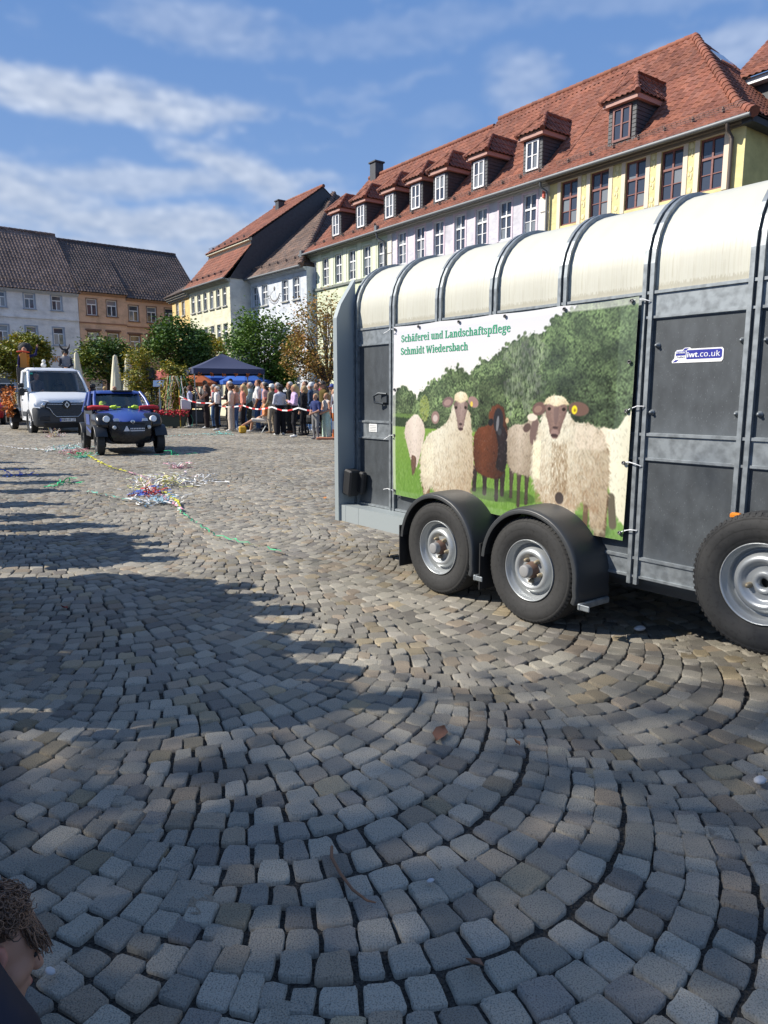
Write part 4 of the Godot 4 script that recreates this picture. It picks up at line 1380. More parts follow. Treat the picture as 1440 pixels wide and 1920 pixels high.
# front slope of a plain gabled roof, with its mirror at the back
func gable_roof(o: Node3D, x0: float, x1: float, eave: float, run: float, rise: float, tones: Array, deep: float, over := 0.3) -> Transform3D:
	var k := rise / run
	var a := Vector3(x0, eave - 0.1, over)
	var t := slope_frame(a, Vector3.RIGHT, Vector3(x0, eave + rise, -run) - a)
	var len := a.distance_to(Vector3(x0, eave + rise, -run))
	tiled(o, PackedVector2Array([Vector2(0, 0), Vector2(x1 - x0, 0), Vector2(x1 - x0, len), Vector2(0, len)]), t, tones, M.under)
	var back := MB.new()
	back.quad(Vector3(x1, eave, -2.0 * run), Vector3(x0, eave, -2.0 * run), Vector3(x0, eave + rise, -run), Vector3(x1, eave + rise, -run))
	obj("back_slope", back, M.tile_back, o)
	var g := MB.new()
	for x in [x0 + 0.03, x1 - 0.03]:
		g.tri(Vector3(x, eave, -2.0 * run), Vector3(x, eave, 0), Vector3(x, eave + rise, -run))
		g.tri(Vector3(x + 0.02, eave, 0), Vector3(x + 0.02, eave, -2.0 * run), Vector3(x + 0.02, eave + rise, -run))
	obj("gable_wall", g, M.slate, o)
	ridge(o, Vector3(x0, eave + rise + 0.02, -run), Vector3(x1, eave + rise + 0.02, -run), tones)
	return t

func rects(list: Array, grow := 0.0) -> Array:
	var a := []
	for q in list:
		a.append(Rect2(q[0] - q[2] / 2 - grow, q[1] - grow, q[2] + grow * 2, q[3] + grow * 2))
	return a

func build_buildings() -> void:
	M.plaster = grain(61, 0.012, 0.86, 1.08, 256, 5)
	M.slate = skin(mat(Color(0.055, 0.06, 0.07), 0.6), M.fine, null, 1.0)
	M.tile = skin(mat(Color.WHITE, 0.75, 0.0, 0.4), grain(63, 0.05, 0.75, 1.15, 256, 4), null, 0.8)
	M.tile_back = mat(Color(0.16, 0.07, 0.045), 0.85)
	M.under = mat(Color(0.05, 0.035, 0.03), 0.9)
	M.guard = mat(Color(0.16, 0.13, 0.12), 0.6, 0.3)
	M.fascia = mat(Color(0.42, 0.24, 0.2), 0.7)
	M.zinc = mat(Color(0.16, 0.17, 0.18), 0.55, 0.4)
	M.pane_curtain = mat(Color(0.2, 0.22, 0.24), 0.1, 0.0, 0.7)
	var red := [Color(0.25, 0.092, 0.058), Color(0.28, 0.108, 0.068), Color(0.21, 0.08, 0.054), Color(0.24, 0.1, 0.07)]
	var brown := [Color(0.17, 0.115, 0.09), Color(0.14, 0.1, 0.085), Color(0.2, 0.13, 0.1)]
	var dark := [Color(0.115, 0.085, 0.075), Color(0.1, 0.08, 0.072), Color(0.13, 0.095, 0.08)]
	var stone := mat(Color(0.4, 0.4, 0.37), 0.8)
	var sash := [2, 1, 2, 0.62, 2]
	var rowc := Vector2(-4.6, -44.0)
	var ang := 53.7
	var ea := 9.46
	var kr := 1.088

	# --- the long row on the right: three houses under one line of red roofs
	var specs := [
		["green_house", "pale green house with white sash windows and three dormers, left in the long row", 0.0, 8.1, Color(0.64, 0.69, 0.5)],
		["lilac_house", "pale lilac house with white sash windows in the middle of the row", 8.1, 18.52, Color(0.63, 0.62, 0.68)],
		["yellow_house", "bright yellow house with maroon windows at the right end", 18.52, 26.1, Color(0.74, 0.65, 0.33)],
	]
	var wins := [
		[[0.875], [2.19], [3.515], [4.875], [6.275], [7.6]],
		[[9.245], [10.64], [11.995], [13.425], [14.785], [16.185], [17.52]],
		[[19.475], [20.835], [22.32], [23.69], [25.05]],
	]
	var dorm := [[[2.42, 0.6], [4.9, 0.6], [7.48, 0.6]], [[9.6, 0.6], [11.4, 0.6], [13.98, 0.6], [17.04, 0.62]], [[21.24, 0.6]]]
	for n in 3:
		var s: Array = specs[n]
		var o := house(s[0], s[1], rowc, ang)
		var x0: float = s[2]
		var x1: float = s[3]
		var pm := plaster(s[4])
		var list := []
		var tall := 1.52 if n < 2 else 1.58
		for q in wins[n]:
			list.append([q[0], 7.5 if n == 0 else (7.66 if n == 1 else 7.66), 0.7 if n < 2 else 0.8, tall])
			list.append([q[0], 4.1, 0.74, 1.8])
		var x := x0 + 1.3
		while x < x1 - 0.8:
			list.append([x, 1.0 if fmod(x, 3.0) < 2.0 else 0.0, 1.1, 2.0])
			x += 2.3
		shell(o, x0, x1, ea + 0.2, 9.6, rects(list), pm, pm)
		var fm: Material = M.frame if n < 2 else M.maroon_frame if M.has("maroon_frame") else skin(mat(Color(0.21, 0.075, 0.065), 0.55), M.fine, null, 0.6)
		M.maroon_frame = fm if n == 2 else skin(mat(Color(0.21, 0.075, 0.065), 0.55), M.fine, null, 0.6)
		var trim: Material = [mat(Color(0.72, 0.75, 0.6), 0.8), mat(Color(0.66, 0.55, 0.62), 0.8), mat(Color(0.72, 0.62, 0.5), 0.8)][n]
		for q in list:
			window(o, q[0], q[1], q[2], q[3], sash, fm, trim, 0.09 if n < 2 else 0.16, stone if q[1] < 6.0 else null)
		if n < 2:
			var pil := MB.new()
			if n == 0:
				for k in wins[0].size() - 1:
					var px: float = (wins[0][k][0] + wins[0][k + 1][0]) * 0.5
					pil.bx(Vector3(px - 0.16, 7.4, 0.0), Vector3(px + 0.16, ea - 0.16, 0.025))
			else:
				for k in 6:
					pil.bx(Vector3(x1 - 0.42, 3.6 + k * 0.95, 0.0), Vector3(x1 - 0.02, 4.5 + k * 0.95, 0.05))
					pil.bx(Vector3(x0 + 0.02, 3.6 + k * 0.95, 0.0), Vector3(x0 + 0.36, 4.5 + k * 0.95, 0.05))
			obj("pilasters", pil, mat(Color(0.7, 0.73, 0.58) if n == 0 else Color(0.7, 0.67, 0.6), 0.85), o).set_meta("kind", "stuff")
			var ledge := MB.new()
			ledge.bx(Vector3(x0, 7.3, 0.0), Vector3(x1, 7.42, 0.09))
			ledge.bx(Vector3(x0, 3.5, 0.0), Vector3(x1, 3.66, 0.08))
			obj("string_course", ledge, stone if n else mat(Color(0.2, 0.22, 0.2), 0.8), o)
		else:
			# worn stucco ornaments between the windows, a flat pilaster at the corner
			for k in wins[2].size() - 1:
				var px: float = (wins[2][k][0] + wins[2][k + 1][0]) * 0.5
				for y in [9.15, 8.45, 7.8]:
					var orn := MB.new()
					orn.ball(Vector3(px, y, 0.004), Vector3(0.08, 0.1, 0.014), 8, 5)
					orn.ball(Vector3(px + 0.03, y - 0.22, 0.004), Vector3(0.045, 0.13, 0.018), 6, 4)
					orn.ball(Vector3(px - 0.05, y - 0.16, 0.004), Vector3(0.05, 0.07, 0.018), 6, 4)
					obj("stucco_ornament", orn, mat(Color(0.76, 0.68, 0.4), 0.88), o)
			var cp := MB.new()
			cp.bx(Vector3(25.7, 0.0, 0.0), Vector3(26.12, ea - 0.14, 0.04))
			obj("corner_pilaster", cp, pm, o)
		cornice(o, x0, x1, ea, [mat(Color(0.36, 0.37, 0.33), 0.8), mat(Color(0.4, 0.4, 0.38), 0.8), mat(Color(0.17, 0.15, 0.13), 0.8)][n], 0.36, 0.5)
		gutter(o, x0, x1 + (0.35 if n == 2 else 0.0), ea - 0.06, 0.47, M.zinc)
		# roof: a gentler foot, then the steep slope
		var over := 0.42
		var rise := 14.9 - ea if n == 2 else 14.5 - ea
		var run := rise / kr
		var kink := Vector3(x0, 10.22, -0.7)
		var foot := slope_frame(Vector3(x0, ea, over), Vector3.RIGHT, kink - Vector3(x0, ea, over))
		var t := slope_frame(kink, Vector3.RIGHT, Vector3(0, kr, -1))
		var fl := Vector2(over + 0.7, 10.22 - ea).length()
		var len := Vector2(run - 0.7, (run - 0.7) * kr).length()
		var w := x1 - x0
		if n == 2:
			var r2 := run - 0.7
			tiled(o, PackedVector2Array([Vector2(0, 0), Vector2(w + over, 0), Vector2(w - 0.7, fl), Vector2(0, fl)]), foot, red, M.under, "foot_tiles")
			tiled(o, PackedVector2Array([Vector2(0, 0), Vector2(w - 0.7, 0), Vector2(w - run, len), Vector2(-7.8, len), Vector2(-7.8, len - 0.8), Vector2(0, len - 0.8)]), t, red, M.under)
			var corner := Vector3(x1 + over, ea, over)
			var knee := Vector3(x1 - 0.7, 10.22, -0.7)
			var apex := Vector3(x1 - run, ea + rise, -run)
			ridge(o, corner, knee, red, "hip_ridge", 0.15)
			ridge(o, knee, apex, red, "hip_ridge", 0.15)
			ridge(o, Vector3(x0 - 7.8, ea + rise + 0.03, -run), apex, red)
			var hfoot := slope_frame(corner, Vector3(0, 0, -1), knee - corner)
			tiled(o, PackedVector2Array([Vector2(0, 0), Vector2(run * 2 + over * 2, 0), Vector2(run * 2 - 0.7 + over, fl), Vector2(0.7 + over, fl)]), hfoot, red, M.under, "hip_foot_tiles")
			var hip := slope_frame(knee, Vector3(0, 0, -1), apex - knee)
			tiled(o, PackedVector2Array([Vector2(0, 0), Vector2(r2 * 2, 0), Vector2(r2, len)]), hip, red, M.under, "hip_tiles")
			# skylight and the wing behind
			var sky := MB.new()
			sky.cbox(hip * Vector3(3.9, 4.4, 0.08), Vector3(0.9, 0.12, 0.7), 0.03, hip.basis * Basis(Vector3.RIGHT, PI * 0.5))
			obj("skylight", sky, M.chrome, o)
			var wing := MB.new()
			wing.bx(Vector3(22.9, 9.0, -12.0), Vector3(32.0, 12.5, -5.2))
			var wo := obj("rear_wing", wing, M.slate, o)
			var wf := MB.new()
			wf.bx(Vector3(22.8, 12.4, -5.2), Vector3(32.2, 12.62, -4.85))
			obj("fascia", wf, M.white, wo)
			tiled(wo, PackedVector2Array([Vector2(0, 0), Vector2(10.0, 0), Vector2(10.0, 4.0), Vector2(0, 4.0)]), slope_frame(Vector3(22.8, 12.62, -4.7), Vector3.RIGHT, Vector3(0, 1, -1.2)), red, M.under)
			var sw := MB.new()
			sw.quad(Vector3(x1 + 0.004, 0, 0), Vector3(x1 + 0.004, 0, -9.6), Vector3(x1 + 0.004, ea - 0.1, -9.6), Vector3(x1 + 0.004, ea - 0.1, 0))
			obj("end_wall", sw, plaster(Color(0.68, 0.58, 0.24)), o)  # a darker yellow, the shade of this end put into the plaster
			var sof := MB.new()
			sof.bx(Vector3(x1 + 0.006, ea - 0.22, -9.6), Vector3(x1 + 0.36, ea - 0.04, 0.3))
			obj("end_soffit", sof, M.slate, o)
		else:
			tiled(o, PackedVector2Array([Vector2(0, 0), Vector2(w, 0), Vector2(w, fl), Vector2(0, fl)]), foot, red, M.under, "foot_tiles")
			tiled(o, PackedVector2Array([Vector2(0, 0), Vector2(w, 0), Vector2(w, len), Vector2(0, len)]), t, red, M.under)
			ridge(o, Vector3(x0, ea + rise + 0.03, -run), Vector3(x1 if n == 0 else x1 - 7.8, ea + rise + 0.03, -run), red)
		var bk := MB.new()
		bk.quad(Vector3(x1, ea, -2.0 * run), Vector3(x0, ea, -2.0 * run), Vector3(x0, ea + rise, -run), Vector3(x1 if n < 2 else x1 - run, ea + rise, -run))
		bk.quad(Vector3(x0, ea, -2.0 * run), Vector3(x0, ea, 0.0), Vector3(x0, 10.22, -0.7), Vector3(x0, ea + rise, -run))
		obj("back_slope", bk, M.tile_back, o)
		snow_guard(o, foot, 0.2, w - 0.2, 0.75)
		for q in dorm[n]:
			dormer(o, q[0], q[1], 10.14, 1.0 if n < 2 else 1.14, 1.47, ea, kr, M.frame if n < 2 else M.maroon_frame, red)
		if n == 0:
			var ch := MB.new()
			ch.cbox(Vector3(0.75, 14.2, -4.6), Vector3(0.6, 2.0, 0.6), 0.02)
			ch.cbox(Vector3(0.75, 15.24, -4.6), Vector3(0.74, 0.1, 0.74), 0.02)
			obj("chimney", ch, M.slate, o)
			var dp := MB.new()
			dp.tube([Vector3(7.72, 9.36, 0.45), Vector3(7.72, 9.1, 0.4), Vector3(7.95, 8.9, 0.14), Vector3(8.0, 8.5, 0.1), Vector3(8.0, 0.0, 0.1)], 0.055, 8)
			dp.cbox(Vector3(7.72, 9.55, 0.42), Vector3(0.2, 0.28, 0.2), 0.02)
			obj("downpipe", dp, M.zinc, o)
			dp = MB.new()
			dp.tube([Vector3(0.3, 9.36, 0.45), Vector3(0.3, 9.1, 0.4), Vector3(0.4, 8.9, 0.14), Vector3(0.4, 0.0, 0.1)], 0.055, 8)
			dp.cbox(Vector3(0.28, 9.45, 0.42), Vector3(0.26, 0.4, 0.26), 0.02)
			obj("downpipe", dp, M.zinc, o)
		elif n == 1:
			var al := MB.new()
			al.cbox(Vector3(18.3, 9.0, 0.08), Vector3(0.1, 0.34, 0.1), 0.02)
			obj("alarm_box", al, mat(Color(0.6, 0.12, 0.08), 0.5), o)
		else:
			var dp := MB.new()
			dp.tube([Vector3(25.75, 9.36, 0.45), Vector3(25.75, 9.15, 0.4), Vector3(25.75, 9.0, 0.14), Vector3(25.75, 0.0, 0.12)], 0.06, 8)
			obj("downpipe", dp, mat(Color(0.1, 0.08, 0.07), 0.6), o)
			dp = MB.new()
			dp.tube([Vector3(18.42, 9.36, 0.45), Vector3(18.42, 9.15, 0.4), Vector3(18.52, 9.0, 0.14), Vector3(18.52, 0.0, 0.12)], 0.05, 8)
			obj("downpipe", dp, M.zinc, o)

	# --- the pale blue house with the sundial
	var o := house("sundial_house", "pale blue-white house with a sundial and steep brown roof", Vector2(-7.29, -45.0) * 1.04, 51.0)
	var pm := plaster(Color(0.66, 0.7, 0.76))
	var list := []
	for q in [[-1.12], [0.09], [2.55], [3.8]]:
		list.append([q[0], 6.96, 0.7, 1.28])
	for q in [-1.12, 0.09, 1.3, 2.55, 3.8]:
		list.append([q, 3.9, 0.74, 1.5])
	list.append([1.2, 0.0, 1.3, 2.4])
	list.append([3.4, 1.0, 1.3, 1.7])
	list.append([-1.0, 1.0, 1.3, 1.7])
	shell(o, -2.1, 4.92, 8.7, 13.6, rects(list), pm)
	for q in list:
		window(o, q[0], q[1], q[2], q[3], [2, 1, 2, 0.64, 2], M.frame, mat(Color(0.5, 0.54, 0.58), 0.8), 0.07, stone)
	cornice(o, -2.3, 4.92, 8.68, mat(Color(0.56, 0.6, 0.64), 0.8), 0.3, 0.5)
	gutter(o, -2.4, 4.9, 8.68, 0.44, M.zinc)
	var apex := Vector3(-2.4, 15.25, -6.95)
	var st := Vector3(-2.4, 8.74, 0.38)
	var t := slope_frame(st, Vector3.RIGHT, apex - st)
	var len := (apex - st).length()
	tiled(o, PackedVector2Array([Vector2(0, 0), Vector2(7.3, 0), Vector2(0.35, len), Vector2(0, len)]), t, brown, M.under)
	var hipc := Vector3(4.9, 8.74, 0.38)
	var hip := slope_frame(hipc, Vector3(0, 0, -1), Vector3(-2.05, 15.25, -6.95) - hipc)
	tiled(o, PackedVector2Array([Vector2(0, 0), Vector2(14.6, 0), Vector2(7.3, len)]), hip, dark, M.under, "hip_tiles")  # darker tiles put this hip slope's shade into their colour
	ridge(o, hipc, Vector3(-2.05, 15.27, -6.95), brown, "hip_ridge", 0.16)
	ridge(o, st + Vector3(0.05, 0.03, 0), apex + Vector3(0.05, 0.03, 0), brown, "verge_tiles", 0.1)
	snow_guard(o, t, 0.3, 6.9, 0.8)
	var left := MB.new()
	left.tri(Vector3(-2.38, 8.7, -13.6), Vector3(-2.38, 8.7, 0), Vector3(-2.38, 15.2, -6.95))
	obj("gable_wall", left, M.slate, o)
	var dial := MB.new()
	for k in 17:
		var a0 := deg_to_rad(200.0 + 140.0 * k / 17.0)
		var a1 := deg_to_rad(200.0 + 140.0 * (k + 1) / 17.0)
		var c := Vector3(1.3, 7.75, 0.0)
		var d0 := Vector3(cos(a0), sin(a0), 0)
		var d1 := Vector3(cos(a1), sin(a1), 0)
		var w := 0.07 * (1.0 - absf(k - 8.0) / 12.0) + 0.02
		dial.quad(c + d0 * (0.62 + w) + Vector3.BACK * 0.02, c + d1 * (0.62 + w) + Vector3.BACK * 0.02, c + d1 * 0.6 + Vector3.BACK * 0.02, c + d0 * 0.6 + Vector3.BACK * 0.02)
	for k in 13:
		var a := deg_to_rad(200.0 + 140.0 * k / 12.0)
		dial.box(Vector3(1.3, 7.75, 0.015) + Vector3(cos(a), sin(a), 0) * 0.8, Vector3(0.08, 0.05, 0.02), Basis(Vector3.BACK, a))
	dial.ball(Vector3(1.3, 7.86, 0.02), Vector3(0.09, 0.13, 0.03), 8, 5)
	dial.tube([Vector3(1.3, 7.8, 0.01), Vector3(1.3, 7.45, 0.3)], 0.012, 5)
	obj("sundial", dial, mat(Color(0.2, 0.19, 0.18), 0.7), o)
	var dp := MB.new()
	dp.tube([Vector3(-1.95, 8.7, 0.42), Vector3(-1.95, 8.3, 0.3), Vector3(-1.98, 8.0, 0.1), Vector3(-1.98, 0.0, 0.1)], 0.055, 8)
	obj("downpipe", dp, M.zinc, o)

	# --- the tall cream house with the stepped roof and slate gable
	o = house("cream_house", "tall cream house with stepped red roof and dark slate gable", Vector2(-9.58, -45.0) * 1.06, 53.5)
	pm = plaster(Color(0.73, 0.71, 0.53))
	list = []
	for q in [-5.6, -4.52, -3.45, -2.36, -1.32, -0.3]:
		list.append([q, 7.08, 0.58, 1.2])
		list.append([q, 4.55, 0.58, 1.42])
		list.append([q, 1.2, 0.6, 1.6])
	shell(o, -6.25, 0.53, 8.75, 14.0, rects(list), pm, plaster(Color(0.62, 0.62, 0.58)))  # side walls greyer than the front: shade put into their colour
	for q in list:
		window(o, q[0], q[1], q[2], q[3], [1, 1, 1, 0.66, 1], M.frame, mat(Color(0.6, 0.58, 0.46), 0.8), 0.07, stone)
	cornice(o, -6.3, 0.55, 8.68, mat(Color(0.34, 0.34, 0.29), 0.8), 0.3, 0.5)
	gutter(o, -6.3, 0.6, 8.68, 0.42, M.zinc)
	var a0 := Vector3(-6.3, 8.74, 0.36)
	t = slope_frame(a0, Vector3.RIGHT, Vector3(-6.3, 10.95, -1.6) - a0)
	len = a0.distance_to(Vector3(-6.3, 10.95, -1.6))
	tiled(o, PackedVector2Array([Vector2(0, 0), Vector2(6.9, 0), Vector2(6.9, len), Vector2(0, len)]), t, red, M.under, "lower_roof_tiles")
	snow_guard(o, t, 0.2, 6.7, 0.5)
	var band := MB.new()
	band.bx(Vector3(-6.3, 10.75, -2.2), Vector3(0.58, 11.35, -1.62))
	band.bx(Vector3(-6.3, 11.2, -1.62), Vector3(0.6, 11.4, -1.4))
	obj("cornice_band", band, mat(Color(0.6, 0.6, 0.47), 0.8), o)
	var b0 := Vector3(-6.35, 11.3, -1.35)
	var b1 := Vector3(-6.35, 15.35, -7.05)
	t = slope_frame(b0, Vector3.RIGHT, b1 - b0)
	len = b0.distance_to(b1)
	tiled(o, PackedVector2Array([Vector2(0, 0), Vector2(7.0, 0), Vector2(7.0, len), Vector2(0, len)]), t, red, M.under, "upper_roof_tiles")
	snow_guard(o, t, 0.2, 6.8, 0.4)
	ridge(o, b1 + Vector3(0, 0.03, 0), b1 + Vector3(7.0, 0.03, 0), red)
	for x in [-6.3, 0.54]:
		var g := MB.new()
		g.slab(PackedVector2Array([Vector2(0.0, 8.72), Vector2(1.55, 10.9), Vector2(1.6, 11.35), Vector2(7.05, 15.28), Vector2(13.9, 10.3), Vector2(13.9, 8.72)]), 0.05, Transform3D(Basis(Vector3(0, 0, -1), Vector3.UP, Vector3(1, 0, 0)), Vector3(x, 0, 0)))
		obj("slate_gable", g, M.slate, o)
	var back := MB.new()
	back.quad(Vector3(0.6, 10.3, -14.0), Vector3(-6.35, 10.3, -14.0), b1, b1 + Vector3(6.95, 0, 0))
	obj("back_slope", back, M.tile_back, o)
	var ch := MB.new()
	ch.cbox(Vector3(-3.6, 14.3, -6.0), Vector3(0.5, 1.5, 0.5), 0.02)
	ch.cbox(Vector3(-3.6, 15.1, -6.0), Vector3(0.62, 0.1, 0.62), 0.02)
	obj("chimney", ch, M.slate, o)

	# --- the small ochre house
	o = house("ochre_house", "narrow ochre yellow house with two windows and grey eaves", Vector2(-14.99, -55.0) * 0.985, 57.0)
	pm = plaster(Color(0.72, 0.53, 0.24))
	list = [[-1.28, 7.17, 0.6, 1.0], [0.14, 7.14, 0.62, 1.0], [-1.28, 4.2, 0.6, 1.2], [0.14, 4.2, 0.6, 1.2], [-0.6, 0.0, 1.1, 2.3]]
	shell(o, -2.55, 1.7, 8.6, 8.0, rects(list), pm)
	for q in list:
		window(o, q[0], q[1], q[2], q[3], [2, 0, 2, 1.0, 2], M.frame, stone, 0.06, stone)
	cornice(o, -3.0, 1.7, 8.64, mat(Color(0.3, 0.3, 0.28), 0.8), 0.4)
	gable_roof(o, -3.1, 1.75, 8.72, 4.0, 2.6, dark, 8.0, 0.5)

	# --- the left side: one white house, two orange ones
	var wc := Vector2(-23.22, -55.0)
	o = house("white_house", "white plastered house with brown tiled roof at the left edge", wc, -40.0)
	pm = plaster(Color(0.82, 0.8, 0.78))
	var blue := mat(Color(0.32, 0.36, 0.43), 0.8)
	list = []
	for q in [-8.6, -6.75, -4.85, -2.95, -1.1]:
		list.append([q, 7.52, 0.68, 1.04])
		list.append([q, 5.02, 0.74, 1.25])
		list.append([q, 1.0, 1.1, 1.8])
	shell(o, -10.0, 0.42, 8.9, 9.8, rects(list), pm)
	for q in list:
		window(o, q[0], q[1], q[2], q[3], [2, 1, 1, 0.66, 1], M.frame, blue, 0.09, blue)
	var ledge := MB.new()
	ledge.bx(Vector3(-10.0, 6.84, 0), Vector3(0.42, 6.96, 0.07))
	obj("string_course", ledge, pm, o)
	cornice(o, -10.0, 0.45, 8.84, mat(Color(0.5, 0.52, 0.55), 0.8), 0.28, 0.6)
	t = gable_roof(o, -10.0, 0.55, 8.93, 5.0, 4.9, [Color(0.2, 0.14, 0.115), Color(0.17, 0.12, 0.1), Color(0.22, 0.155, 0.125)], 9.8, 0.34)
	snow_guard(o, t, 0.2, 10.3, 0.9)
	words("shop_lettering", "FIKT", Vector3(-1.98, 3.8, 0.02), 1.02, 0.42, mat(Color(0.6, 0.25, 0.06), 0.6), o, "Droid Sans", 700)
	var specs2 := [["orange_house", "orange house left of the pair, its roof partly in shadow", 0.45, 4.05, 9.12, [1.42, 2.92], 7.36, 5.0], ["orange_house", "lower orange house right of the pair, beside the ochre house", 4.05, 10.5, 8.92, [4.62, 6.07, 7.55, 9.0], 7.12, 4.9]]
	for s in specs2:
		o = house(s[0], s[1], wc, -40.0)
		pm = plaster(Color(0.74, 0.48, 0.32))
		list = []
		for q in s[5]:
			list.append([q, s[6], 0.76, 1.2])
			list.append([q, s[7] - 0.2, 0.78, 1.3])
			list.append([q, 0.9, 0.9, 1.6])
		shell(o, s[2], s[3], s[4] - 0.05, 9.8, rects(list), pm)
		for q in list:
			window(o, q[0], q[1], q[2], q[3], [2, 1, 1, 0.66, 1], M.frame, mat(Color(0.2, 0.12, 0.09), 0.8), 0.06, mat(Color(0.2, 0.12, 0.09), 0.8))
			if q[1] < 6.0 and q[1] > 3.0:
				var li := MB.new()
				li.bx(Vector3(q[0] - 0.58, s[7] + 1.22, 0), Vector3(q[0] + 0.58, s[7] + 1.34, 0.14))
				li.bx(Vector3(q[0] - 0.48, s[7] + 1.15, 0), Vector3(q[0] + 0.48, s[7] + 1.22, 0.07))
				obj("lintel", li, mat(Color(0.2, 0.11, 0.08), 0.8), o)
		ledge = MB.new()
		ledge.bx(Vector3(s[2], s[7] + 1.75, 0), Vector3(s[3], s[7] + 1.83, 0.06))
		obj("string_course", ledge, mat(Color(0.3, 0.15, 0.09), 0.8), o)
		cornice(o, s[2], s[3], s[4] - 0.1, mat(Color(0.4, 0.25, 0.17), 0.8), 0.24, 0.5)
		t = gable_roof(o, s[2], s[3] + 0.04, s[4], 5.0, 13.55 - s[4], [Color(0.12, 0.09, 0.08), Color(0.105, 0.083, 0.075), Color(0.14, 0.1, 0.085)], 9.8, 0.32)
		snow_guard(o, t, 0.1, s[3] - s[2] - 0.1, 0.9)

# ---------------------------------------------------------------- vehicles (local z is forward)
# a closed ring at height y: a rectangle with rounded corners, bowed at the front
func ring(y: float, zf: float, zr: float, hw: float, rf: float, rr: float, bow := 0.0) -> Array:
	var a := []
	var corners := [[Vector2(hw - rr, zr + rr), rr, 0.0], [Vector2(-hw + rr, zr + rr), rr, 1.0], [Vector2(-hw + rf, zf - rf), rf, 2.0], [Vector2(hw - rf, zf - rf), rf, 3.0]]
	for c in corners:
		for k in 4:
			var t: float = -PI * 0.5 * (c[2] + k / 3.0)
			var p: Vector2 = c[0] + Vector2(cos(t), sin(t)) * c[1]
			a.append(Vector3(p.x, y, p.y))
		if c[2] == 2.0 and bow > 0.0:
			for x in [-0.5, 0.0, 0.5]:
				a.append(Vector3(hw * x, y, zf + bow * (1.0 - x * x)))
	return a

func loft(mb: MB, rings: Array, bottom := true, top := true) -> void:
	mb.sheet(rings, true)
	if top:
		mb.cap(rings[-1])
	if bottom:
		var f: Array = rings[0].duplicate()
		f.reverse()
		mb.cap(f)

func panel(mb: MB, a: Vector3, b: Vector3, c: Vector3, d: Vector3, thick := 0.008) -> void:
	var n := (b - a).cross(d - a).normalized() * thick
	mb.quad(a + n, b + n, c + n, d + n)
	mb.quad(b, a, d, c)
	for e in [[a, b], [b, c], [c, d], [d, a]]:
		mb.quad(e[0], e[1], e[1] + n, e[0] + n)

func glass_mat() -> StandardMaterial3D:
	var g := mat(Color(0.5, 0.6, 0.62, 1.0), 0.03, 0.0, 0.5)
	g.transparency = BaseMaterial3D.TRANSPARENCY_ALPHA
	g.albedo_color = Color(0.2, 0.26, 0.28, 0.3)
	return g

func road_wheel(parent: Node3D, at: Vector3, r: float, wide: float, side: float, spokes: int, rim_m: Material) -> void:
	var o := Node3D.new()
	o.transform = Transform3D(Basis.from_euler(Vector3(0, 0, -PI * 0.5 * side)), at)
	put(o, "wheel", parent)
	var t := MB.new()
	var h := wide * 0.5
	t.lathe([Vector2(r * 0.62, -h * 0.9), Vector2(r * 0.8, -h), Vector2(r * 0.95, -h * 0.92), Vector2(r, -h * 0.7), Vector2(r, h * 0.7), Vector2(r * 0.95, h * 0.92), Vector2(r * 0.8, h), Vector2(r * 0.66, h * 0.92), Vector2(r * 0.62, h * 0.7)], 32)
	obj("tyre", t, M.rubber, o)
	var rim := MB.new()
	rim.lathe([Vector2(r * 0.6, -h * 0.8), Vector2(r * 0.62, h * 0.5), Vector2(r * 0.64, h * 0.84), Vector2(r * 0.6, h * 0.85), Vector2(r * 0.56, h * 0.3), Vector2(r * 0.3, h * 0.2), Vector2(0, h * 0.2)], 28)
	for k in spokes:
		var b := Basis(Vector3.UP, TAU * k / spokes)
		rim.box(b * Vector3(r * 0.36, h * 0.6, 0), Vector3(r * 0.5, h * 0.16, r * 0.13), b)
	rim.lathe([Vector2(r * 0.16, h * 0.4), Vector2(r * 0.15, h * 0.75), Vector2(0, h * 0.8)], 12)
	obj("rim", rim, rim_m, o)

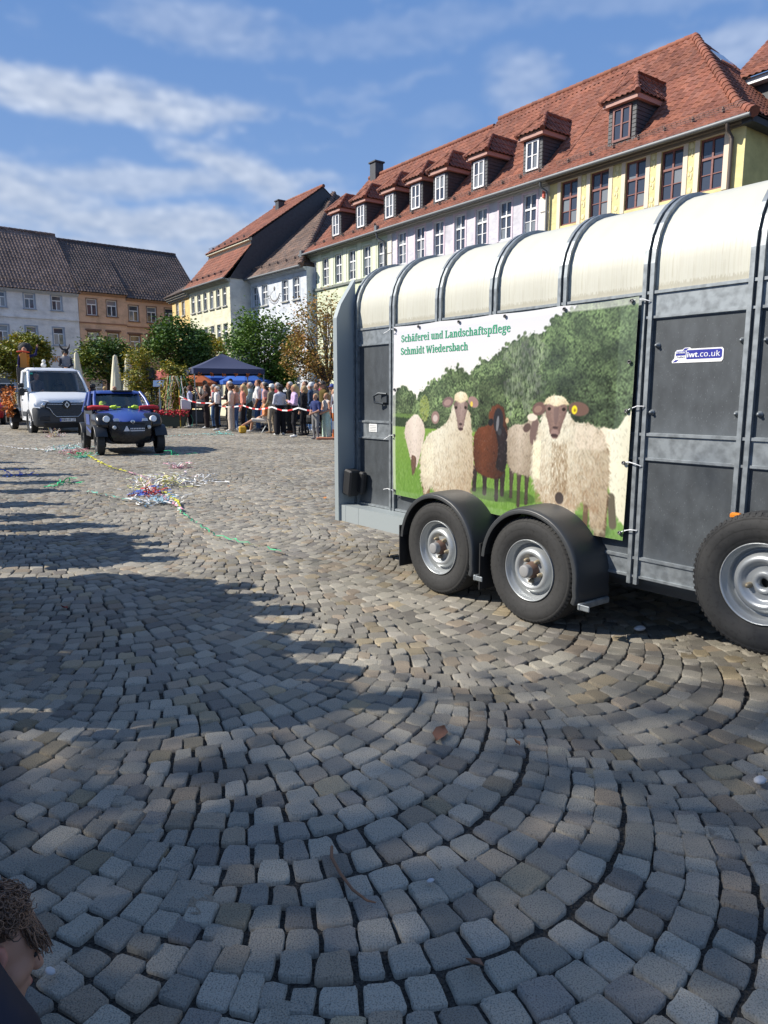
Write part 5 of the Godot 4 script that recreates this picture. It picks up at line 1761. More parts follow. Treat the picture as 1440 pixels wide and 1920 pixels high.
# a person seen through a windscreen: head, shoulders, arms to the wheel
func build_car() -> void:
	var hd := Vector3(sin(0.52), 0, cos(0.52))
	var at := Vector3(-5.62, 0, -15.85) - hd * 1.05
	var t := thing("small_electric_car", "small blue and black electric car with open wheels driving ahead of the truck", "car", at, 0.52)
	var blue := mat(Color(0.012, 0.05, 0.28), 0.3, 0.1)
	blue.clearcoat_enabled = true
	var grey := mat(Color(0.035, 0.037, 0.042), 0.55)
	var blk: Material = M.gloss_black
	# tub
	var tub := MB.new()
	loft(tub, [ring(0.24, 1.2, -1.2, 0.42, 0.1, 0.2), ring(0.3, 1.22, -1.3, 0.56, 0.15, 0.2), ring(0.5, 1.0, -1.32, 0.62, 0.2, 0.2), ring(0.8, 0.75, -1.36, 0.64, 0.2, 0.25), ring(0.96, 0.56, -1.34, 0.62, 0.15, 0.25)])
	obj("body_tub", tub, grey, t)
	# nose: bumper, grille, bonnet
	var nose := MB.new()
	loft(nose, [ring(0.24, 1.3, 0.5, 0.3, 0.1, 0.05, 0.1), ring(0.3, 1.34, 0.5, 0.42, 0.14, 0.05, 0.1), ring(0.42, 1.36, 0.5, 0.46, 0.14, 0.05, 0.1), ring(0.6, 1.36, 0.5, 0.46, 0.14, 0.05, 0.08), ring(0.72, 1.34, 0.45, 0.52, 0.2, 0.05, 0.06)])
	obj("bumper", nose, blk, t)
	var pods := MB.new()
	for s in [-1.0, 1.0]:
		loft(pods, [ring(0.6, 1.22, 0.5, 0.17, 0.1, 0.1), ring(0.7, 1.26, 0.4, 0.2, 0.12, 0.1), ring(0.86, 1.12, 0.4, 0.19, 0.12, 0.1), ring(0.9, 0.95, 0.45, 0.12, 0.1, 0.08)])
		for k in range(pods.v.size() / 2 if s > 0 else 0, pods.v.size()):
			pods.v[k].x += 0.5 * s
	obj("lamp_surround", pods, blk, t)
	var bon := MB.new()
	var rows := []
	for q in [[1.36, 0.72, 0.3], [1.3, 0.79, 0.33], [1.1, 0.88, 0.42], [0.85, 0.94, 0.52], [0.6, 0.98, 0.6], [0.5, 0.99, 0.6]]:
		var row := []
		for k in 9:
			var u := -1.0 + k / 4.0
			row.append(Vector3(u * q[2], q[1] - 0.05 * u * u * u * u + 0.012 * cos(u * 5.0), q[0] - 0.07 * u * u))
		rows.append(row)
	bon.sheet(rows)
	for e in [0, 8]:
		for k in rows.size() - 1:
			var a: Vector3 = rows[k][e]
			var b: Vector3 = rows[k + 1][e]
			if e == 0:
				bon.quad(a, b, b + Vector3.DOWN * 0.14, a + Vector3.DOWN * 0.14)
			else:
				bon.quad(b, a, a + Vector3.DOWN * 0.14, b + Vector3.DOWN * 0.14)
	obj("bonnet", bon, blue, t)
	var gr := MB.new()
	for k in 5:
		gr.box(Vector3(0, 0.69 - k * 0.028, 1.42 - 0.004 * k), Vector3(0.62 - k * 0.02, 0.012, 0.02))
	obj("grille", gr, grey, t)
	var badge := MB.new()
	badge.lathe([Vector2(0.045, 0), Vector2(0.045, 0.012), Vector2(0.03, 0.018), Vector2(0, 0.018)], 12, Transform3D(Basis.from_euler(Vector3(PI * 0.5, 0, 0)), Vector3(0.02, 0.715, 1.405)))
	obj("badge", badge, M.chrome, t)
	var sign_m := mat(Color(0.7, 0.7, 0.72), 0.5)
	var logo := MB.new()
	logo.slab(PackedVector2Array([Vector2(-0.235, 0.52), Vector2(-0.11, 0.52), Vector2(-0.165, 0.63), Vector2(-0.18, 0.63)]), 0.006, Transform3D(Basis.IDENTITY, Vector3(0.05, 0, 1.462)))
	logo.box(Vector3(0.1, 0.527, 1.458), Vector3(0.3, 0.018, 0.006))
	obj("nose_emblem", logo, sign_m, t)
	for k in 9:
		var bar := MB.new()
		bar.box(Vector3(-0.035 + k * 0.034, 0.572, 1.457), Vector3(0.022, 0.03, 0.005))
		obj("nose_letter", bar, sign_m, t)
	for s in [-1.0, 1.0]:
		var hl := MB.new()
		hl.lathe([Vector2(0.07, -0.05), Vector2(0.07, 0.02), Vector2(0.06, 0.028), Vector2(0, 0.03)], 20, Transform3D(Basis.from_euler(Vector3(PI * 0.5 - 0.15, 0.12 * s, 0)), Vector3(0.49 * s, 0.775, 1.235)))
		obj("headlight", hl, mat(Color(0.86, 0.88, 0.9), 0.5), t)
		var ind := MB.new()
		panel(ind, Vector3(0.3 * s - 0.06, 0.72, 1.3), Vector3(0.3 * s + 0.06, 0.72, 1.3), Vector3(0.3 * s + 0.05, 0.78, 1.27), Vector3(0.3 * s - 0.05, 0.78, 1.27), 0.02)
		obj("indicator", ind, mat(Color(0.6, 0.6, 0.62), 0.2), t)
		var fog := MB.new()
		fog.lathe([Vector2(0.04, -0.02), Vector2(0.04, 0.012), Vector2(0, 0.018)], 14, Transform3D(Basis.from_euler(Vector3(PI * 0.5, 0, 0)), Vector3(0.36 * s, 0.6, 1.4)))
		obj("fog_lamp", fog, mat(Color(0.6, 0.62, 0.62), 0.2), t)
		# open front suspension and mudguard
		var sus := MB.new()
		sus.tube([Vector3(0.3 * s, 0.62, 1.1), Vector3(0.48 * s, 0.3, 1.06)], 0.035, 8)
		obj("spring", sus, mat(Color(0.65, 0.5, 0.05), 0.4), t)
		var arm := MB.new()
		arm.tube([Vector3(0.25 * s, 0.3, 1.12), Vector3(0.58 * s, 0.28, 1.05)], 0.025, 6)
		arm.tube([Vector3(0.25 * s, 0.3, 0.95), Vector3(0.58 * s, 0.28, 1.05)], 0.025, 6)
		obj("wishbone", arm, M.black, t)
		for e in [[1.05, "front"], [-1.08, "rear"]]:
			var mg := MB.new()
			for inner in [0.0, 0.012]:
				var rr := []
				for k in 13:
					var a := deg_to_rad(lerpf(20.0, 175.0, k / 12.0))
					var row := []
					for x in [0.5, 0.58, 0.66, 0.74, 0.755]:
						var rad: float = 0.36 - inner - (0.02 if x > 0.75 or x < 0.51 else 0.0)
						row.append(Vector3(x * s, 0.29 + sin(a) * rad, e[0] + cos(a) * rad))
					rr.append(row)
				mg.sheet(rr, false, (inner > 0.0) != (s > 0))
			obj("mudguard", mg, M.black, t)
			road_wheel(t, Vector3(0.63 * s, 0.275, e[0]), 0.275, 0.17, s, 7, M.black)
		# cabin pillars, doors, mirrors
		var pil := MB.new()
		pil.tube([Vector3(0.6 * s, 0.95, 0.5), Vector3(0.56 * s, 1.2, 0.16), Vector3(0.5 * s, 1.36, -0.12)], [0.04, 0.034, 0.034], 8)
		obj("front_pillar", pil, blue, t)
		pil = MB.new()
		pil.tube([Vector3(0.6 * s, 0.94, -0.55), Vector3(0.52 * s, 1.36, -0.62)], 0.05, 8)
		obj("middle_pillar", pil, blue, t)
		pil = MB.new()
		pil.tube([Vector3(0.6 * s, 0.9, -1.3), Vector3(0.5 * s, 1.33, -1.05)], 0.06, 8)
		obj("rear_pillar", pil, blue, t)
		var door := MB.new()
		var d0: float = 0.655 * s
		var q := [Vector3(d0, 0.36, 0.55), Vector3(d0, 0.36, -0.6), Vector3(d0 * 0.98, 0.94, -0.6), Vector3(d0 * 0.98, 0.94, 0.5)]
		if s < 0:
			q.reverse()
		panel(door, q[0], q[1], q[2], q[3], 0.02)
		obj("door", door, grey, t)
		var patch := MB.new()
		for r in [[0.62, 0.86, -0.45, 0.1], [0.42, 0.58, -0.45, 0.3]]:
			var x: float = d0 + 0.022 * s
			var pq := [Vector3(x, r[0], r[3]), Vector3(x, r[0] + 0.1 if r[0] < 0.5 else r[0], r[2]), Vector3(x, r[1], r[2]), Vector3(x, r[1] - 0.1 if r[0] < 0.5 else r[1], r[3])]
			if s < 0:
				pq.reverse()
			panel(patch, pq[0], pq[1], pq[2], pq[3], 0.004)
		obj("door_sticker", patch, blue, t)
		var rearg := MB.new()
		var w0 := [Vector3(0.61 * s, 0.95, -0.6), Vector3(0.61 * s, 0.95, -1.25), Vector3(0.51 * s, 1.3, -1.05), Vector3(0.53 * s, 1.32, -0.64)]
		if s < 0:
			w0.reverse()
		panel(rearg, w0[0], w0[1], w0[2], w0[3])
		obj("rear_side_window", rearg, M.dark_glass, t)
		var mir := MB.new()
		mir.cbox(Vector3(0.74 * s, 1.0, 0.42), Vector3(0.17, 0.11, 0.09), 0.03)
		mir.tube([Vector3(0.62 * s, 0.95, 0.45), Vector3(0.7 * s, 0.98, 0.43)], 0.02, 6)
		obj("wing_mirror", mir, blk, t)
	var roof := MB.new()
	loft(roof, [ring(1.325, 0.0, -1.12, 0.53, 0.12, 0.15), ring(1.37, -0.04, -1.1, 0.5, 0.14, 0.15), ring(1.395, -0.16, -1.0, 0.4, 0.15, 0.15)])
	obj("roof", roof, blue, t)
	var stripe := MB.new()
	stripe.cbox(Vector3(0.08, 1.385, -0.52), Vector3(0.46, 0.034, 1.06), 0.01)
	obj("roof_stripe", stripe, grey, t)
	var ws := MB.new()
	var g1 := []
	for k in 2:
		var row := []
		for i in 7:
			var u := -1.0 + i / 3.0
			row.append(Vector3(u * (0.58 if k == 0 else 0.49), 0.97 if k == 0 else 1.34, (0.52 if k == 0 else -0.06) - 0.05 * u * u))
		g1.append(row)
	ws.sheet(g1)
	obj("windscreen", ws, glass_mat(), t)
	var wip := MB.new()
	wip.tube([Vector3(-0.1, 0.985, 0.54), Vector3(0.35, 1.0, 0.5)], 0.012, 5)
	wip.tube([Vector3(-0.1, 0.985, 0.54), Vector3(0.1, 1.06, 0.42)], 0.01, 5)
	obj("wiper", wip, M.black, t)
	var back := MB.new()
	panel(back, Vector3(0.58, 0.9, -1.32), Vector3(-0.58, 0.9, -1.32), Vector3(-0.48, 1.33, -1.1), Vector3(0.48, 1.33, -1.1))
	obj("rear_window", back, M.dark_glass, t)
	for x in [-0.28, 0.28]:
		var seat := MB.new()
		seat.cbox(Vector3(x, 0.62, -0.65), Vector3(0.42, 0.5, 0.14), 0.05, Basis(Vector3.RIGHT, -0.2))
		seat.cbox(Vector3(x, 0.98, -0.74), Vector3(0.24, 0.18, 0.1), 0.04)
		obj("seat", seat, M.black, t)
	var sw := MB.new()
	for k in 16:
		var a0 := TAU * k / 16.0
		var a1 := TAU * (k + 1) / 16.0
		sw.tube([Vector3(-0.3 + cos(a0) * 0.16, 0.92 + sin(a0) * 0.15, 0.1 - sin(a0) * 0.06), Vector3(-0.3 + cos(a1) * 0.16, 0.92 + sin(a1) * 0.15, 0.1 - sin(a1) * 0.06)], 0.014, 6, false)
	obj("steering_wheel", sw, M.black, t)
	var tm := Transform3D(Basis(Vector3.UP, 0.52), at)
	# two stuffed sleeves with bright gloves lying across the bonnet
	for s in [-1.0, 1.0]:
		var a := thing("stuffed_arm", "red stuffed sleeve with neon yellow glove on the bonnet, %s the driver" % ("in front of" if s < 0 else "away from"), "decoration", tm * Vector3(0.55 * s, 1.0, 0.56), 0.52)
		var sl := MB.new()
		sl.tube([Vector3(0.2 * s, 0.0, -0.05), Vector3(0.1 * s, 0.02, 0.0), Vector3(-0.1 * s, 0.01, 0.04), Vector3(-0.22 * s, 0.0, 0.06)], [0.045, 0.05, 0.05, 0.045], 8)
		obj("sleeve", sl, mat(Color(0.5, 0.02, 0.03), 0.7), a)
		var gl := MB.new()
		gl.ball(Vector3(-0.32 * s, 0.02, 0.07), Vector3(0.09, 0.045, 0.055), 10, 6)
		for f in 4:
			gl.tube([Vector3(-0.38 * s, 0.01, 0.03 + f * 0.025), Vector3(-0.46 * s, 0.02, 0.02 + f * 0.032)], 0.016, 6)
		gl.tube([Vector3(-0.32 * s, 0.03, 0.1), Vector3(-0.36 * s, 0.06, 0.15)], 0.017, 6)
		obj("glove", gl, mat(Color(0.55, 0.75, 0.05), 0.6), a)

func build_truck() -> void:
	var th := 0.66
	var hd := Vector3(sin(th), 0, cos(th))
	var lf := Vector3(cos(th), 0, -sin(th))
	# the front wheel on the left of the picture stands at (-12.4, -25.2)
	var at := Vector3(-12.35, 0, -25.3) + lf * 0.92 + hd * 0.9
	var t := thing("flatbed_truck", "white flatbed truck with dark bumper and open drop sides", "truck", at, th)
	var white := mat(Color(0.74, 0.75, 0.76), 0.3)
	white.clearcoat_enabled = true
	var grey := mat(Color(0.045, 0.048, 0.052), 0.6)
	var cab := MB.new()
	loft(cab, [ring(0.42, -0.16, -2.15, 1.0, 0.25, 0.08, 0.05), ring(0.95, -0.05, -2.15, 1.02, 0.25, 0.08, 0.06), ring(1.12, -0.1, -2.15, 1.02, 0.25, 0.08, 0.07), ring(1.24, -0.28, -2.15, 1.01, 0.22, 0.08, 0.08), ring(1.36, -0.58, -2.15, 1.0, 0.15, 0.08, 0.08), ring(1.43, -0.78, -2.15, 0.98, 0.1, 0.08, 0.08)])
	obj("cab_body", cab, white, t)
	var roof := MB.new()
	loft(roof, [ring(2.13, -1.3, -2.15, 0.86, 0.1, 0.08, 0.08), ring(2.22, -1.36, -2.14, 0.84, 0.15, 0.1, 0.07), ring(2.28, -1.52, -2.1, 0.76, 0.2, 0.1, 0.06)])
	obj("cab_roof", roof, white, t)
	for s in [-1.0, 1.0]:
		var pil := MB.new()
		pil.tube([Vector3(0.97 * s, 1.4, -0.74), Vector3(0.92 * s, 1.8, -1.05), Vector3(0.84 * s, 2.16, -1.34)], [0.06, 0.045, 0.05], 8)
		pil.cbox(Vector3(0.93 * s, 1.78, -2.02), Vector3(0.08, 0.8, 0.28), 0.02, Basis(Vector3.BACK, 0.14 * s))
		pil.tube([Vector3(0.85 * s, 2.15, -1.3), Vector3(0.85 * s, 2.15, -2.1)], 0.06, 8)
		obj("pillar", pil, white, t)
		var dg := MB.new()
		var q := [Vector3(0.97 * s, 1.44, -0.85), Vector3(0.97 * s, 1.44, -1.9), Vector3(0.87 * s, 2.12, -1.9), Vector3(0.87 * s, 2.12, -1.36)]
		if s < 0:
			q.reverse()
		panel(dg, q[0], q[1], q[2], q[3], 0.006)
		obj("side_window", dg, glass_mat(), t)
		var line := MB.new()
		for z in [-0.86, -1.92]:
			line.bx(Vector3(1.005 * s, 0.5, z - 0.006), Vector3(1.024 * s, 1.42, z + 0.006))
		line.cbox(Vector3(1.025 * s, 1.14, -1.75), Vector3(0.03, 0.05, 0.2), 0.01)
		obj("door_handle", line, grey, t)
		var strip := MB.new()
		strip.cbox(Vector3(1.02 * s, 0.66, -1.5), Vector3(0.05, 0.16, 0.7), 0.015)
		obj("rubbing_strip", strip, grey, t)
		var arch := MB.new()
		arch.lathe([Vector2(0.42, -0.02), Vector2(0.42, 0.02), Vector2(0.3, 0.021)], 24, Transform3D(Basis.from_euler(Vector3(0, 0, -PI * 0.5 * s)), Vector3(1.012 * s, 0.4, -0.9)))
		obj("wheel_arch", arch, M.black, t)
		var mir := MB.new()
		mir.cbox(Vector3(1.2 * s, 1.42, -0.92), Vector3(0.2, 0.26, 0.12), 0.04)
		mir.cbox(Vector3(1.2 * s, 1.64, -0.92), Vector3(0.2, 0.16, 0.12), 0.04)
		mir.tube([Vector3(0.98 * s, 1.45, -0.95), Vector3(1.12 * s, 1.42, -0.92)], 0.03, 6)
		obj("wing_mirror", mir, M.black, t)
		# headlight
		var hl := MB.new()
		var hq := [Vector3(0.97 * s, 0.86, -0.16), Vector3(0.97 * s, 1.14, -0.34), Vector3(0.5 * s, 1.06, 0.015), Vector3(0.55 * s, 0.9, 0.06)]
		if s > 0:
			hq.reverse()
		panel(hl, hq[0], hq[1], hq[2], hq[3], 0.03)
		var ho := obj("headlight", hl, mat(Color(0.16, 0.17, 0.18), 0.08, 0.3), t)
		var drl := MB.new()
		drl.tube([Vector3(0.56 * s, 1.09, 0.03), Vector3(0.95 * s, 1.16, -0.3), Vector3(0.99 * s, 0.9, -0.12), Vector3(0.84 * s, 0.87, 0.0)], 0.022, 6)
		obj("light_guide", drl, mat(Color(0.85, 0.87, 0.9), 0.2), ho)
		var lens := MB.new()
		lens.ball(Vector3(0.72 * s, 0.97, 0.0), Vector3(0.07, 0.07, 0.05), 10, 6)
		obj("lens", lens, M.chrome, ho)
	var ws := MB.new()
	var wf := MB.new()
	var g1 := []
	for k in 3:
		var v := k / 2.0
		var row := []
		for i in 9:
			var u := -1.0 + i / 4.0
			row.append(Vector3(u * lerpf(0.95, 0.84, v), lerpf(1.43, 2.15, v), lerpf(-0.7, -1.24, v) - 0.1 * u * u))
		g1.append(row)
	ws.sheet(g1)
	for i in 8:
		wf.tube([g1[0][i], g1[0][i + 1]], 0.022, 5, false)
		wf.tube([g1[2][i], g1[2][i + 1]], 0.022, 5, false)
	obj("windscreen", ws, glass_mat(), t)
	obj("windscreen_seal", wf, M.black, t)
	var badge := MB.new()
	badge.box(Vector3(-0.78, 2.06, -1.22), Vector3(0.1, 0.07, 0.006), Basis(Vector3.RIGHT, -0.6))
	obj("emission_sticker", badge, mat(Color(0.05, 0.4, 0.25), 0.5), t)
	var dash := MB.new()
	dash.cbox(Vector3(0, 1.38, -1.05), Vector3(1.8, 0.14, 0.5), 0.05)
	obj("dashboard", dash, M.black, t)
	for x in [-0.52, 0.3]:
		var seat := MB.new()
		seat.cbox(Vector3(x, 1.3, -1.85), Vector3(0.5, 0.75, 0.16), 0.06)
		seat.cbox(Vector3(x, 1.78, -1.88), Vector3(0.28, 0.22, 0.12), 0.05)
		obj("seat", seat, M.black, t)
	var rw := MB.new()
	rw.bx(Vector3(-0.9, 1.42, -2.15), Vector3(0.9, 2.14, -2.1))
	obj("cab_rear_wall", rw, grey, t)
	# bumper, grille, badge, plate
	var bump := MB.new()
	loft(bump, [ring(0.22, -0.06, -0.45, 0.9, 0.25, 0.1, 0.07), ring(0.3, 0.0, -0.45, 1.0, 0.3, 0.1, 0.08), ring(0.6, 0.02, -0.45, 1.03, 0.3, 0.1, 0.08), ring(0.78, 0.0, -0.45, 1.03, 0.28, 0.1, 0.07), ring(0.92, -0.08, -0.45, 1.0, 0.2, 0.1, 0.05)])
	obj("bumper", bump, grey, t)
	var sp := MB.new()
	loft(sp, [ring(0.18, 0.0, -0.4, 0.7, 0.1, 0.1, 0.05), ring(0.36, 0.06, -0.4, 0.78, 0.1, 0.1, 0.07)])
	obj("air_dam", sp, M.black, t)
	var grille := MB.new()
	grille.slab(PackedVector2Array([Vector2(-0.36, 0.58), Vector2(0.36, 0.58), Vector2(0.46, 0.68), Vector2(0.56, 0.86), Vector2(0.66, 0.9), Vector2(0.66, 1.05), Vector2(-0.66, 1.05), Vector2(-0.66, 0.9), Vector2(-0.56, 0.86), Vector2(-0.46, 0.68)]), 0.05, Transform3D(Basis(Vector3.RIGHT, -0.06), Vector3(0, 0, 0.1)))
	var go := obj("grille", grille, M.gloss_black, t)
	for k in 4:
		var bar := MB.new()
		bar.box(Vector3(0, 0.66 + k * 0.065, 0.112 - k * 0.004), Vector3(0.84 + k * 0.06, 0.012, 0.012))
		obj("grille_bar", bar, grey, go)
	var trim := MB.new()
	trim.tube([Vector3(-0.66, 0.9, 0.1), Vector3(-0.56, 0.86, 0.11), Vector3(-0.46, 0.68, 0.12), Vector3(-0.36, 0.575, 0.13), Vector3(0.36, 0.575, 0.13), Vector3(0.46, 0.68, 0.12), Vector3(0.56, 0.86, 0.11), Vector3(0.66, 0.9, 0.1)], 0.013, 6)
	for s in [-1.0, 1.0]:
		trim.tube([Vector3(0.14 * s, 0.99, 0.105), Vector3(0.62 * s, 1.0, 0.085)], 0.014, 6)
	obj("chrome_trim", trim, M.chrome, go)
	var em := MB.new()
	var ro := [Vector2(0, -0.12), Vector2(0.085, 0), Vector2(0, 0.12), Vector2(-0.085, 0)]
	for k in 4:
		var a: Vector2 = ro[k]
		var b: Vector2 = ro[(k + 1) % 4]
		em.slab(PackedVector2Array([a, b, b * 0.55, a * 0.55]), 0.03, Transform3D(Basis.IDENTITY, Vector3(0, 0.98, 0.12)))
	obj("diamond_emblem", em, M.chrome, go)
	var disc := MB.new()
	disc.lathe([Vector2(0.15, 0), Vector2(0.15, 0.02), Vector2(0, 0.03)], 20, Transform3D(Basis.from_euler(Vector3(PI * 0.5, 0, 0)), Vector3(0, 0.98, 0.088)))
	obj("emblem_base", disc, M.gloss_black, go)
	for s in [-1.0, 1.0]:
		var vent := MB.new()
		vent.cbox(Vector3(0.72 * s, 0.52, 0.0), Vector3(0.36, 0.16, 0.06), 0.02, Basis(Vector3.UP, 0.35 * s))
		obj("air_intake", vent, M.black, t)
	var pl := MB.new()
	pl.cbox(Vector3(0.0, 0.46, 0.115), Vector3(0.52, 0.11, 0.012), 0.003)
	var po := obj("number_plate", pl, mat(Color(0.75, 0.75, 0.74), 0.4), t)
	var eu := MB.new()
	eu.box(Vector3(-0.235, 0.46, 0.1215), Vector3(0.045, 0.1, 0.002))
	obj("blue_strip", eu, mat(Color(0.02, 0.06, 0.4), 0.4), po)
	words("plate_text", "HBN·AF 37", Vector3(-0.2, 0.425, 0.122), 0.44, 0.075, M.black, po, "Droid Sans", 700)
	# bed with drop sides, headboard, chassis
	var bed := MB.new()
	bed.bx(Vector3(-1.02, 0.86, -5.4), Vector3(1.02, 0.96, -2.32))
	obj("load_bed", bed, M.galv_dark, t)
	for s in [-1.0, 1.0]:
		var side := MB.new()
		side.bx(Vector3(1.0 * s, 0.965, -5.38), Vector3(1.035 * s, 1.36, -2.4))
		for k in 3:
			side.bx(Vector3(1.036 * s, 1.05 + k * 0.12, -5.38), Vector3(1.046 * s, 1.09 + k * 0.12, -2.4))
		obj("drop_side", side, M.galv, t)
		road_wheel(t, Vector3(0.9 * s, 0.35, -0.9), 0.35, 0.22, s, 6, mat(Color(0.4, 0.41, 0.42), 0.4, 0.4))
		road_wheel(t, Vector3(0.86 * s, 0.35, -4.35), 0.35, 0.24, s, 6, mat(Color(0.4, 0.41, 0.42), 0.4, 0.4))
		var mg := MB.new()
		var rr := []
		for k in 11:
			var a := deg_to_rad(lerpf(-10.0, 190.0, k / 10.0))
			rr.append([Vector3(0.7 * s, 0.36 + sin(a) * 0.45, -4.35 + cos(a) * 0.45), Vector3(1.02 * s, 0.36 + sin(a) * 0.45, -4.35 + cos(a) * 0.45), Vector3(1.03 * s, 0.36 + sin(a) * 0.4, -4.35 + cos(a) * 0.4)])
		mg.sheet(rr, false, s < 0)
		obj("rear_mudguard", mg, M.black, t)
	var tg := MB.new()
	tg.bx(Vector3(-1.0, 0.965, -5.42), Vector3(1.0, 1.36, -5.385))
	obj("tailgate", tg, M.galv, t)
	var hb := MB.new()
	hb.bx(Vector3(-1.02, 0.965, -2.36), Vector3(1.02, 2.3, -2.3))
	obj("headboard", hb, mat(Color(0.05, 0.045, 0.045), 0.7), t)
	var chs := MB.new()
	for s in [-1.0, 1.0]:
		chs.bx(Vector3(0.36 * s, 0.5, -5.3), Vector3(0.46 * s, 0.7, -0.6))
	chs.tube([Vector3(-0.8, 0.35, -4.35), Vector3(0.8, 0.35, -4.35)], 0.07, 8)
	chs.tube([Vector3(-0.8, 0.35, -0.9), Vector3(0.8, 0.35, -0.9)], 0.06, 8)
	obj("chassis", chs, M.black, t)
	var ant := MB.new()
	ant.tube([Vector3(-0.6, 2.2, -1.45), Vector3(-0.62, 2.45, -1.55)], 0.01, 5)
	obj("aerial", ant, M.black, t)
	# a red car behind, at the edge of the picture, and the orange trim on the bed
	var rc := thing("red_car", "red car following behind the white truck, mostly out of view", "car", Vector3(-18.9, 0, -34.0), 0.5)
	var rb := MB.new()
	loft(rb, [ring(0.3, 2.0, -2.0, 0.82, 0.3, 0.3), ring(0.6, 2.05, -2.05, 0.88, 0.3, 0.3), ring(0.9, 1.9, -2.05, 0.86, 0.3, 0.3), ring(1.0, 1.0, -1.9, 0.8, 0.2, 0.3)])
	obj("body", rb, mat(Color(0.42, 0.015, 0.02), 0.25), rc)
	var rg := MB.new()
	loft(rg, [ring(1.0, 0.95, -1.7, 0.78, 0.2, 0.2), ring(1.45, 0.3, -1.2, 0.62, 0.2, 0.2)])
	obj("cabin_glass", rg, M.dark_glass, rc)
	var rr2 := MB.new()
	loft(rr2, [ring(1.44, 0.32, -1.2, 0.64, 0.2, 0.2), ring(1.52, 0.2, -1.1, 0.58, 0.2, 0.2)])
	obj("roof", rr2, mat(Color(0.42, 0.015, 0.02), 0.25), rc)
	for s in [-1.0, 1.0]:
		for z in [1.3, -1.3]:
			road_wheel(rc, Vector3(0.8 * s, 0.32, z), 0.32, 0.2, s, 5, M.chrome)
	var g := thing("orange_garland", "orange and brown autumn garland heaped on the truck's side", "garland", Transform3D(Basis(Vector3.UP, th), at) * Vector3(-1.1, 1.0, -3.2), th)
	var gm := MB.new()
	for k in 420:
		var z := rnd(-1.4, 0.5)
		var p := Vector3(rnd(-0.16, 0.1), rnd(-0.3, 0.4) + 0.25 * sin(z * 5.0), z)
		var c := rnd(0.6, 1.2)
		gm.col = Color(0.6 * c, 0.2 * c, 0.04 * c) if rng.randf() < 0.7 else Color(0.3 * c, 0.12 * c, 0.05 * c)
		var e := Basis.from_euler(Vector3(rnd(0, 6), rnd(0, 6), rnd(0, 6))) * 0.06
		gm.quad(p - e.x, p - e.y, p + e.x, p + e.y)
	obj("leaves", gm, mat(Color.WHITE, 0.9), g).set_meta("kind", "stuff")

